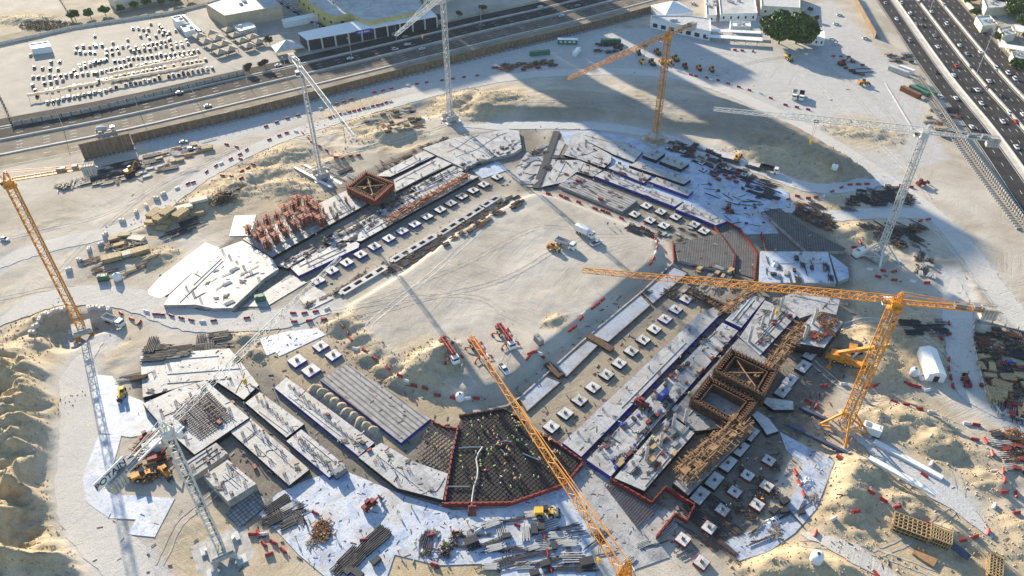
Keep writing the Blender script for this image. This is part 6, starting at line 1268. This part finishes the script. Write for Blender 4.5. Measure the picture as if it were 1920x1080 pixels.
def area(poly, kinds, n, a, where, ja=12, s=(.7, 1.05), seed=1, top=True):
    n = int(n*1.35)
    R_ = random.Random(seed*97+n); xs_ = [p[0] for p in poly]; ys_ = [p[1] for p in poly]; done = []; t = 0
    while len(done) < n and t < n*60:
        t += 1; x, y = R_.uniform(min(xs_), max(xs_)), R_.uniform(min(ys_), max(ys_))
        if not inside((x, y), poly) or any(abs(x-u) < 7 and abs(y-v) < 5 for u, v in done) and t < n*40: continue
        done.append((x, y)); k = R_.choice(kinds); k = 'thin' if k == 'crw' and R_.random() < .6 else k; place(k, x, y, a+R_.uniform(-ja, ja)+(90 if R_.random() < .15 else 0), where, R_.uniform(*s)*(.68 if k in ('beam', 'pipe', 'beamb', 'white', 'scaff', 'rust', 'dtimber', 'rebar', 'long') else .9), top)
for args in (
 ([(150,335),(215,305),(262,300),(262,330),(205,345),(160,352)], ['pipe','beam','rebar','long','beam'], 20, 27, 'below the tall slatted hoarding end', 5, (.7,1)),
 ([(103,348),(150,335),(160,355),(115,362)], ['tangle','white','clut','thin'], 7, 120, 'at the left end of the pipes below the hoarding', 15),
 ([(262,300),(330,280),(400,258),(390,285),(330,315),(268,335)], ['timber','beam','long','white','clut','pipe','rust','scaff','ply'], 26, 27, 'between the orange excavator and the white van', 10, (.6,1)),
 ([(400,372),(440,352),(452,350),(430,378),(405,388)], ['tangle','rtangle','beam'], 7, 35, 'on the shaded bank above the timber stacks'),
 ([(210,440),(250,445),(265,460),(240,480),(205,470)], ['rtangle','tangle','dtimber','ply'], 6, 20, 'between the plywood piles left of the ring'),
 ([(155,480),(215,470),(300,478),(240,520),(215,520),(160,500)], ['rebar','long','thin','rebar','rust'], 12, 38, 'on the sand round the lowest plywood piles', 8),
 ([(300,445),(330,425),(372,412),(378,425),(330,455)], ['pipe','long','rebar'], 6, 38, 'in the dark strip below the yellow timber', 5),
 ([(690,215),(760,200),(800,225),(780,245),(720,250),(680,232)], ['beam','dtimber','rust','rebar','white','timber','long'], 24, 20, 'in the steel yard left of the white crane base', 14, (.6,.95)),
 ([(925,128),(960,118),(1000,120),(1040,112),(1040,125),(960,135)], ['red','rust','white','rtangle','tangle'], 12, 10, 'along the road near the green container', 20, (.8,1.2)),
 ([(1115,82),(1165,78),(1165,98),(1120,100)], ['tangle','dtimber','dark','beam'], 8, 0, 'in the yard under the upper orange jib', 20),
 ([(560,315),(640,305),(680,330),(630,350)], ['long','white','pipe'], 8, -42, 'around the base of the left white crane', 5, (.8,1.1)),
 ([(700,310),(830,262),(850,258),(790,280),(720,325)], ['rust','tangle','rebar','dtimber','thin'], 16, 45, 'along the outer edge of the upper left wing', 12, (.5,.8)),
 ([(520,495),(640,430),(760,360),(880,300),(975,262),(960,285),(870,322),(780,365),(660,430),(560,492)], ['thin','clut','beam','red','dark','clut','thin','rebar','tangle','crw'], 75, 45, 'on the upper left wing slabs', 6, (.35,.6)),
 ([(620,450),(700,405),(790,360),(800,368),(700,425),(640,462)], ['tangle','dark','beamb','clut','beam'], 24, 45, 'in the dark middle strip of the upper left wing', 8, (.4,.7)),
 ([(330,560),(380,500),(440,462),(510,490),(430,572),(350,570)], ['clut','thin','crw','thin','long','white'], 14, 45, 'on the leaf-shaped slab', 12, (.35,.7)),
 ([(560,580),(640,540),(700,500),(640,548)], ['dark','tangle','beam','clut'], 14, 45, 'beside the lowest slotted strip', 10, (.4,.7)),
 ([(705,520),(730,500),(960,366),(985,378),(880,438),(760,500)], ['rust','beam','dtimber','tangle','beam','pipe'], 44, 45, 'along the upper left edge of the sandy field', 8, (.5,.85)),
 ([(1255,262),(1340,285),(1420,318),(1390,335),(1300,305),(1250,280)], ['beam','pipe','tangle','beamb','dark'], 30, -38, 'at the top of the upper right wing', 8, (.5,.9)),
 ([(1330,318),(1385,325),(1390,345),(1340,338)], ['red','red','beam','dark'], 9, -35, 'beside the red form stack, upper right wing', 8, (.7,1)),
 ([(1390,330),(1455,338),(1450,372),(1410,368)], ['beam','long','pipe','beam','thin'], 20, -35, 'at the outer corner of the blue blinding', 8, (.5,.9)),
 ([(1310,345),(1400,350),(1470,385),(1450,430),(1380,425),(1330,390)], ['thin','thin','clut','long','dark'], 26, -30, 'on the blue blinding sheet', 60, (.3,.7)),
 ([(1020,310),(1100,270),(1180,310),(1260,370),(1340,410),(1290,400),(1150,350),(1060,345)], ['clut','thin','panel','red','clut','rust','crw'], 46, -40, 'on the upper right wing slabs', 8, (.35,.65)),
 ([(1050,345),(1090,338),(1190,378),(1165,392)], ['red','thin','clut'], 9, -40, 'on the grey ribbed slab by the field', 20, (.5,.9)),
 ([(1240,405),(1330,440),(1270,455),(1210,430)], ['white','thin','beam','scaff'], 16, -38, 'among the footings near the brown trench', 10, (.4,.7)),
 ([(1178,423),(1195,425),(1222,440),(1215,448),(1190,440)], ['beam','pipe','dark'], 7, -35, 'in the dark pile at the field corner', 5, (.5,.8)),
 ([(1488,385),(1535,380),(1570,430),(1555,437),(1500,410)], ['tangle','rtangle','rebar','beam','tangle'], 20, -60, 'outside the dark sloping deck', 25, (.6,1)),
 ([(1580,395),(1620,352),(1690,355),(1715,385),(1640,385)], ['beam','pipe','tangle','beamb','long'], 26, -12, 'in the barrier ring by the right white mast', 15, (.6,1)),
 ([(1620,425),(1725,420),(1728,462),(1680,462),(1640,448)], ['rebar','beam','tangle','white','long','beamb'], 28, -50, 'in the steel yard right of the sheet-covered slab', 12, (.6,1)),
 ([(1712,472),(1742,475),(1752,520),(1722,518)], ['white','beam','tangle','scaff'], 9, 60, 'on the small pad right of the right white crane', 12, (.6,.9)),
 ([(1430,480),(1545,480),(1560,528),(1430,528)], ['crw','dark','beam','scaff','thin'], 14, 80, 'on the sheet-covered slab', 10, (.5,.9)),
 ([(1280,500),(1350,500),(1410,535),(1350,560),(1290,530)], ['rebar','beamb','red','ply','white','thin'], 24, 50, 'between the grey deck and the long jib', 12, (.4,.8)),
 ([(1190,550),(1255,535),(1290,545),(1270,560)], ['tangle','scaff','white'], 8, 40, 'at the top of the single footing row', 15, (.4,.7)),
 ([(1100,840),(1220,735),(1340,600),(1352,610),(1240,740),(1120,860)], ['red','clut','dark','blue','thin','panel','clut'], 42, 47, 'on the long strip slab beside the footings', 8, (.4,.7)),
 ([(1140,865),(1260,745),(1390,610),(1400,618),(1290,740),(1160,885)], ['clut','beam','dark','scaff','ply','red','thin','blue','clut'], 44, 47, 'on the middle strip slab', 6, (.4,.7)),
 ([(1170,890),(1255,790),(1300,810),(1215,910)], ['ply','beam','scaff','red','rust','white','clut'], 18, 47, 'around the lower white columns', 15, (.4,.65)),
 ([(1400,640),(1440,572),(1485,590),(1425,655)], ['clut','thin','red'], 10, 47, 'between the four white columns', 30, (.5,.9)),
 ([(1500,640),(1535,590),(1570,605),(1545,640)], ['rtangle','rust','red'], 7, 47, 'on the raised slab', 30, (.6,1)),
 ([(1290,960),(1340,930),(1380,980),(1400,1050),(1340,1040),(1290,1000)], ['beam','long','pipe','rebar','beam'], 16, -50, 'between the red-edged pads at the bottom', 12, (.7,1.1)),
 ([(1360,890),(1450,850),(1480,900),(1420,980),(1370,960)], ['clut','thin','tangle'], 14, 30, 'among the red-edged pads', 60, (.4,.7)),
 ([(1400,985),(1520,900),(1540,930),(1430,1030)], ['crw','thin','clut','dark'], 12, 30, 'on the curved blue-white membrane', 30, (.6,1.1)),
 ([(268,650),(348,640),(352,668),(280,678)], ['pipe','pipe','beam'], 7, 8, 'on the left one of the two black pipe rows', 3, (.8,1)),
 ([(362,640),(425,622),(428,650),(368,666)], ['pipe','pipe','beam'], 6, 12, 'on the right one of the two black pipe rows', 3, (.8,1)),
 ([(235,710),(290,690),(292,700),(240,722)], ['long','dtimber'], 3, 18, 'pointing at the L-shaped slab from the left', 4),
 ([(485,950),(520,935),(555,950),(575,965),(545,990),(500,975)], ['beam','pipe','beamb','beam','scaff'], 15, 35, 'at the left end of the wide membrane', 10, (.6,.95)),
 ([(570,1015),(605,980),(625,990),(590,1028)], ['tangle','clut','rtangle'], 5, 50, 'in the middle of the wide membrane', 30, (.6,.9)),
 ([(625,1075),(690,1000),(715,1005),(720,1040),(680,1080)], ['pipe','beam','pipe','dark'], 10, 50, 'near the bottom edge of the wide membrane', 6, (.7,1)),
 ([(870,990),(1000,965),(1060,980),(1110,1075),(960,1080),(880,1050)], ['long','long','white','beamb','thin','dark','scaff'], 38, 12, 'on the right part of the wide membrane', 12, (.7,1.2)),
 ([(780,1000),(860,985),(850,1040),(790,1045)], ['clut','beam','tangle','thin'], 9, 60, 'above the sunken sand patch', 30, (.5,.9)),
 ([(280,730),(470,660),(480,720),(560,790),(660,840),(700,880),(800,920),(820,880),(650,790),(520,720),(440,800),(560,880),(470,900),(400,920),(340,850)], ['clut','thin','clut','thin','dark','red','panel'], 26, -40, 'on the lower left wing slabs', 12, (.4,.7)),
 ([(230,860),(280,835),(330,885),(300,905),(250,905)], ['rtangle','red','white','dark','ply'], 10, 30, 'on the sand left of the lower white mast', 40, (.6,1)),
 ([(445,890),(490,870),(500,900),(470,925)], ['timber','scaff'], 0, 30, 'x'),
 ([(965,300),(1035,268),(1045,290),(1015,345),(980,345)], ['clut','thin','white','tangle','scaff','crw'], 22, 20, 'in the notch between the two upper wings', 60, (.5,1)),
 ([(1100,1000),(1290,985),(1290,1050),(1130,1060)], ['white','thin','beamb'], 8, 25, 'on the gridded blinding', 15, (.6,1)),
 ([(1700,604),(1760,604),(1762,630),(1715,632)], ['beam','beamb','pipe'], 6, 0, 'in the dark stack above the store tent', 4, (.8,1)),
 ([(1835,612),(1960,640),(1960,690),(1835,660)], ['dtimber','beam','pipe','tangle','rust'], 26, -12, 'in the upper part of the fenced store', 12, (.7,1.1)),
 ([(1835,665),(1960,700),(1960,745),(1840,725)], ['red','rust','blue','ply','timber','dtimber','red','tangle'], 34, -10, 'in the middle of the fenced store', 20, (.7,1.1)),
 ([(1845,730),(1960,750),(1960,800),(1875,775)], ['timber','rtangle','dtimber','beam','red','ply','white'], 24, 60, 'in the lower part of the fenced store', 20, (.7,1.1)),
 ([(1850,810),(1930,815),(1935,895),(1890,875)], ['rtangle','dark','red','white','rust','tangle'], 18, -5, 'below the fenced store at the right edge', 20, (.7,1.1)),
 ([(1575,112),(1625,122),(1630,142),(1585,145)], ['beam','long','red','dtimber'], 8, 0, 'in the open yard by the red excavator', 6, (.8,1.1)),
 ([(1665,100),(1700,100),(1710,118),(1668,118)], ['dark','tangle','white'], 6, 0, 'at the corner of the right hoarding'),
 ([(1725,200),(1790,205),(1810,250),(1760,262),(1735,235)], ['rtangle','white','beam','ply','clut'], 16, 20, 'under the counter jib of the right white crane', 30, (.7,1)),
):
    if args[2]: area(*args, seed=len(args[4])+args[2])
for k, (kd, x, y, a, s) in enumerate((('timber',291,405,70,1.1),('timber',316,402,65,1.1),('timber',340,405,65,1.1),('timber',372,402,20,.9),('timber',302,412,65,1),('plyw',345,392,28,1.1),('plyw',373,378,28,1.1),('ply',284,420,-5,.9),('ply',312,420,-5,.9),('ply',305,430,-5,.9),('ply',212,488,25,1.35),('ply',265,475,30,1.3),('plyw',248,476,30,1.1),('ply',217,450,30,.9),('plyw',257,450,-12,1.0))):
    ST[kd].put(GH(x, y), math.radians(a), '%s %s in the storage area between the left orange crane and the ring' % (ORD[k], 'timber stack' if kd == 'timber' else 'board pile'), None, s)
# explicit long members
def member(name, lab, pts, z, w, h, m):
    P_ = GP(pts, z+h); c = P_[0]; Q = [p-c for p in P_]; mb = MB(); wallline(mb, Q, 0, h, w)
    tag(mb.build(name, M[m], None, (c[0], c[1], height(*c)+z)), lab, 'beam')
member('walkway', 'dark walkway crossing the notch beside the upper right wing', [(1044,246),(1030,285),(1004,352)], .3, 3.2, .35, 'blackskirt')
member('walkway', 'dark walkway along the gap between the first two upper right slabs', [(1030,293),(1085,297),(1148,322)], .25, 2.0, .3, 'blackskirt')
member('precast_beam', 'upper of two long white beams lying below the right crane legs', [(1640,826),(1768,895)], .1, 1.6, .9, 'white')
member('precast_beam', 'lower of two long white beams lying below the right crane legs', [(1625,868),(1750,937)], .1, 1.6, .9, 'white')
member('steel_girder', 'long black girder in line with the lower white beam', [(1478,797),(1623,868)], .1, 1.0, 1.1, 'steelblue')
member('steel_girder', 'short black girder above the long black one', [(1500,762),(1552,786)], .1, 1.0, 1.1, 'steelblue')
member('steel_girder', 'dark red girder below the long black girder', [(1568,855),(1645,900)], .1, .9, .9, 'barred')
member('steel_girder', 'white-topped girder by the left white crane base, upper', [(570,306),(640,342)], .1, 1.1, .6, 'white')
member('steel_girder', 'white-topped girder by the left white crane base, lower', [(552,314),(622,352)], .1, 1.1, .6, 'white')
member('concrete_kerb', 'long straight pale kerb across the open yard', [(1660,155),(1712,242)], .02, .7, .3, 'lgrey')
member('steel_ramp', 'yellow brown gangway from the slope to the footings, lower', [(1025,680),(1052,704)], .3, 2.6, .7, 'darktimber')
member('steel_ramp', 'yellow brown gangway from the slope to the footings, upper', [(1102,627),(1148,655)], .3, 2.6, .7, 'darktimber')
def rack(lab, x, y, a, w, d, h, m='darktimber'):
    p = GH(x, y); r = thing('timber_rack', lab, 'rack', p, math.radians(a)); b = MB()
    for i in range(9):
        for j in range(5): b.beam((-w/2+i*w/8, -d/2+j*d/4, 0), (-w/2+i*w/8, -d/2+j*d/4, h), .14)
    for z in (.1, h*.5, h):
        for i in range(9): b.beam((-w/2+i*w/8, -d/2, z), (-w/2+i*w/8, d/2, z), .22)
        for j in range(5): b.beam((-w/2, -d/2+j*d/4, z), (w/2, -d/2+j*d/4, z), .22)
    b.build('frame', M['timber'], r); b = MB(); b.box((0, 0, h*.45), (w*.9, d*.9, h*.8)); b.build('stored_panel', M[m], r)
rack('large dark timber rack on the sand at the lower right', 1705, 995, -28, 9, 4.5, 2.6); rack('gridded timber rack at the right end of the large dark rack', 1758, 1013, -28, 5, 4.5, 3.0); rack('timber rack cut by the bottom right of the picture', 1862, 1068, 60, 7, 3, 2.2)
member('timber_stack', 'flat brown board strip below the large dark rack', [(1715,1030),(1755,1055)], .05, 3.0, .5, 'ply')
member('timber_stack', 'dark long strip right of the gridded rack', [(1775,1020),(1815,1050)], .05, 2.0, .4, 'steelblue')
# store fence, right
fence('store_fence', 'pale fence around the crowded store at the right edge', [GH(1930,628)[:2] if 0 else G(1930,628), G(1826,602), G(1822,640), G(1845,735), G(1875,778), G(1935,795)], 2.2, 4, 'lgrey', 'grey', wallh=1.2)
# concrete hose on the rebar pit
mb = MB(); P_ = [G(x, y, 1.2) for x, y in ((905,838),(897,850),(893,862),(896,880),(895,895),(889,912),(886,930),(884,948))]; mb.path([(p[0], p[1], 1.2) for p in P_], .5, 0, 6); tag(mb.build('pump_hose', M['lgrey']), 'pale concrete pump hose snaking over the black rebar pit', 'hose')
for k, pts in enumerate((((860,840),(880,838),(905,838)), ((925,835),(945,826),(960,828)), ((840,912),(880,912)), ((938,842),(950,853)), ((980,850),(1010,862)))):
    mb = MB(); mb.path([(*G(x, y, 1.1), 1.1) for x, y in pts], .4, 0, 5); tag(mb.build('placing_pipe', M['lgrey']), '%s pale pipe lying on the black rebar pit, from the left' % ORD[k], 'pipe')
# access stair at the pit
mb = MB(); c = G(886, 955); [mb.box((0, -i*.35, 1.6-i*.22), (2.2, .35, .12)) for i in range(8)]; [mb.beam((s*1.1, 0, 2.6), (s*1.1, -2.8, 1.0), .12) for s in (-1, 1)]; tag(mb.build('access_stair', M['formred'], None, (c[0], c[1], 0)), 'small red stair at the lower edge of the black rebar pit', 'stair')
# ================================================================== PEOPLE
def person(vest, helmet, pose):
    r = thing('person', 'x', 'person'); me_ = bpy.data.meshes.new('body')
    J = {'p': (0, 0, .95, .15), 'c': (0, 0, 1.25, .17), 'n': (0, 0, 1.47, .065), 'h': (0, 0, 1.62, .10), 't': (0, 0, 1.72, .085)}
    b = .35 if pose == 'bend' else 0
    V = [(0, 0, .93, .14), (0+b*.6, 0, 1.22-b*.25, .17), (b*1.1, 0, 1.45-b*.6, .07), (b*1.3, 0, 1.6-b*.75, .105)]
    E_ = [(0, 1), (1, 2), (2, 3)]
    for s in (-1, 1):
        k = len(V); st = .18*s if pose == 'walk' else 0
        V += [(0, s*.1, .86, .1), (.04+st, s*.12, .48, .065), (st, s*.12, .06, .05), (st+.13, s*.12, .03, .04)]; E_ += [(0, k), (k, k+1), (k+1, k+2), (k+2, k+3)]
        k = len(V); V += [(b, s*.21, 1.38-b*.5, .07), (.05+b*1.3-st*.5, s*.27, 1.1-b*.5, .05), (.2+b*1.6-st*.6, s*.25, .88-b*.6, .035)]; E_ += [(1, k), (k, k+1), (k+1, k+2)]
    me_.from_pydata([v[:3] for v in V], E_, []); o = bpy.data.objects.new('body', me_); COL.objects.link(o); sk = o.modifiers.new('s', 'SKIN')
    for i, v in enumerate(V): me_.skin_vertices[0].data[i].radius = (v[3], v[3])
    me_.skin_vertices[0].data[0].use_root = True; ss = o.modifiers.new('u', 'SUBSURF'); ss.levels = 1
    dg_ = bpy.context.evaluated_depsgraph_get(); m2 = bpy.data.meshes.new_from_object(o.evaluated_get(dg_)); o.modifiers.clear(); o.data = m2; m2.materials.clear()
    for q in ('navy', 'skin'): m2.materials.append(M[q])
    for p in m2.polygons: p.material_index = 1 if (p.center.z > 1.42-b*.8 and abs(p.center.y) < .16) or (abs(p.center.y) > .2 and p.center.z < .92) else 0; p.use_smooth = True
    o.parent = r
    mb = MB(); mb.rev([(.19, .95), (.215, 1.15), (.225, 1.32), (.12, 1.44)], n=10); 
    if b: mb.v = [(x+(z-.93)*.55, y, .93+(z-.93)*.72) for x, y, z in mb.v]
    mb.build('vest', M[vest], r); mb = MB(); mb.rev([(.16, 1.64), (.145, 1.68), (.12, 1.76), (.05, 1.80)], n=10)
    mb.v = [(x+b*1.3, y, z-b*.75) for x, y, z in mb.v]; mb.build('helmet', M[helmet], r); return Proto(r)
PP = [(person('vestyellow', 'white', 'stand'), 'yellow-green vest'), (person('vestorange', 'yellow', 'bend'), 'orange vest bending down'), (person('vestorange', 'white', 'walk'), 'orange vest walking'), (person('vestgreen', 'yellow', 'bend'), 'green vest bending down'), (person('vestyellow', 'white', 'walk'), 'yellow-green vest walking'), (person('navy', 'white', 'stand'), 'dark blue overall')]
def people(poly, n, where, seed):
    R_ = random.Random(seed); xs_ = [p[0] for p in poly]; ys_ = [p[1] for p in poly]; c = 0
    while c < n:
        x, y = R_.uniform(min(xs_), max(xs_)), R_.uniform(min(ys_), max(ys_))
        if not inside((x, y), poly): continue
        pr, d = R_.choice(PP); p = ptop(x, y)
        if 'pit' in where: p = Vector((*G(x, y, .8), .8))
        pr.put(p, R_.uniform(0, 6.3), 'person in %s %s' % (d, where), 'people in %s %s' % (d, where), R_.uniform(1.0, 1.15)); c += 1
people([(870,790),(950,780),(1000,812),(1050,850),(1040,890),(960,925),(880,920),(860,860)], 62, 'on the black rebar pit', 1)
people([(955,780),(1005,812),(1060,845),(1050,880),(980,860)], 26, 'on the right side of the black rebar pit', 2)
people([(930,800),(975,830),(950,860),(910,850)], 18, 'in the centre of the black rebar pit', 12)
people([(1110,840),(1350,600),(1400,620),(1180,880)], 22, 'on the lower right wing strips', 3)
people([(1040,300),(1150,300),(1340,400),(1100,340)], 14, 'on the upper right wing slabs', 4)
people([(530,480),(760,350),(960,260),(880,320),(600,470)], 16, 'on the upper left wing slabs', 5)
people([(300,740),(440,680),(690,840),(820,900),(560,880),(430,800)], 18, 'on the lower left wing slabs', 6)
people([(500,960),(700,930),(1080,960),(1090,1070),(600,1070)], 16, 'on the wide membrane', 7)
people([(1330,340),(1470,390),(1440,430),(1360,420)], 14, 'on the blue blinding sheet', 8)
people([(1280,520),(1420,470),(1540,480),(1560,520),(1400,560)], 10, 'around the end of the long orange jib', 9)
people([(1400,830),(1480,850),(1440,960),(1350,960)], 8, 'among the small shaded pads', 10)
people([(800,800),(850,805),(840,870),(790,850)], 6, 'on the bar grid left of the rebar pit', 11)
people([(1130,410),(1160,420),(1165,430),(1140,430)], 2, 'on the sandy field', 13)
member('ring_beam', 'long dark kerb beam along the foot of the field slope', [(1262,492),(1205,545),(1102,630),(1040,686),(978,742),(950,760),(905,770),(868,774)], 0, .6, .8, 'wallconc')
# wheel tracks of lorries and loaders, pressed into the sand
mk('trackdark', (.42, .375, .31), .95, var=.3, scale=.6, world=True); mk('tracklight', (.54, .50, .44), .95, var=.2, scale=.6, world=True)
TR = [([(560,595),(700,560),(860,500),(1000,430),(1090,430)],0),([(600,600),(760,560),(900,560),(960,620),(940,690)],0),([(980,370),(900,430),(800,520),(700,600),(690,620)],1),([(1180,440),(1080,450),(950,520),(800,560),(640,600)],0),
 ([(0,560),(120,540),(300,560),(420,620),(520,640)],0),([(20,600),(160,560),(330,590),(470,610)],1),([(100,520),(180,440),(330,330),(480,300)],0),([(0,450),(200,400),(330,330),(460,270)],1),
 ([(1300,160),(1400,120),(1500,110),(1620,170),(1700,260)],0),([(1060,130),(1200,110),(1350,100),(1500,140),(1640,260),(1740,360)],1),([(1500,40),(1540,110),(1620,200),(1720,320)],0),([(1480,220),(1600,300),(1720,400),(1830,520),(1880,600)],1),([(1700,300),(1760,400),(1850,500),(1925,580)],0),
 ([(1480,640),(1600,740),(1700,760),(1800,800),(1900,880)],0),([(1560,620),(1640,600),(1740,640),(1800,700),(1860,780)],1),([(1500,1020),(1620,1030),(1760,1080)],0),([(1780,860),(1800,930),(1740,990),(1640,1040)],0),([(300,1060),(340,980),(400,930),(430,880)],0),([(130,700),(125,800),(120,900),(160,1000),(240,1075)],0),([(160,700),(158,800),(150,900),(185,990),(270,1075)],1),
 ([(1000,170),(1130,175),(1250,200),(1350,200),(1450,240)],0),([(950,190),(1100,190),(1300,190),(1500,250)],0),([(560,330),(640,290),(760,260),(850,230)],1),([(400,310),(500,270),(620,250),(760,210)],1)]
for i, (pl, kd_) in enumerate(TR):
    ln = catmull([(GH(*p).x, GH(*p).y) for p in pl], 8)
    for s_ in (-1.0, 1.0): ribbon('tyre_track', off(ln, s_+.1), .5, M['tracklight' if kd_ else 'trackdark'], .04+.003*i, 1, .35, 'structure', 1.2)
# clods and stones on the mounds
mb = MB(); mm_i = np.argwhere((MM > .25) & (np.abs(X) < 420) & (Y < 620)); R_ = random.Random(5)
for k in range(9000):
    j, i = mm_i[R_.randrange(len(mm_i))]; x, y = X[j, i]+R_.uniform(-.6, .6), Y[j, i]+R_.uniform(-.6, .6); s = R_.uniform(.12, .42)*(1.5 if R_.random() < .1 else 1); z = height(x, y)
    mb.add([(x-s, y-s*.6, z-.1), (x+s, y-s*.5, z-.1), (x+R_.uniform(-.2, .2)*s, y+s, z-.1), (x+R_.uniform(-.3, .3)*s, y, z+s*R_.uniform(.7, 1.3))], [(0, 1, 3), (1, 2, 3), (2, 0, 3)])
tag(mb.build('stone_scatter', M['heapsand']), kind='stuff')
mb = MB(); R_ = random.Random(8); lit = [(300,300),(700,205),(960,150),(1330,110),(1600,160),(1800,420),(1900,640),(1900,1075),(150,1075),(250,700),(60,560)]; n_ = 0
while n_ < 2200:
    x, y = R_.uniform(60, 1900), R_.uniform(110, 1075)
    if not inside((x, y), lit) or inside((x, y), FIELD) or (not inside((x, y), ringpoly) and R_.random() < .85): continue
    p = ptop(x, y); a = R_.uniform(0, PI); l = R_.uniform(.3, 1.8); p = p-Vector((0, 0, .1)); mb.beam((p.x, p.y, p.z+.1), (p.x+math.cos(a)*l, p.y+math.sin(a)*l, p.z+.12), R_.uniform(.08, .26), R_.choice((0, 0, 0, 1, 2, 3))); n_ += 1
tag(mb.build('site_litter', [M['dark'], M['ply'], M['lgrey'], M['rust']]), kind='stuff')
drop_unused()
# objects made only to be copied but never placed keep no placeholder label
for o in list(bpy.data.objects):
    if o.get('label') == 'x':
        for c in list(o.children_recursive): bpy.data.objects.remove(c)
        bpy.data.objects.remove(o)
# ================================================================== HAZE
hm = bpy.data.materials.new('haze'); hm.use_nodes = True; t = hm.node_tree; t.nodes.remove(t.nodes['Principled BSDF']); pv = t.nodes.new('ShaderNodeVolumePrincipled')
pv.inputs['Color'].default_value = (.93, .95, 1, 1); pv.inputs['Density'].default_value = .00004; pv.inputs['Anisotropy'].default_value = .1; t.links.new(pv.outputs[0], t.nodes['Material Output'].inputs['Volume'])
mb = MB(); mb.box((0, 1700, 93), (8200, 8800, 200)); tag(mb.build('haze', hm), kind='stuff')
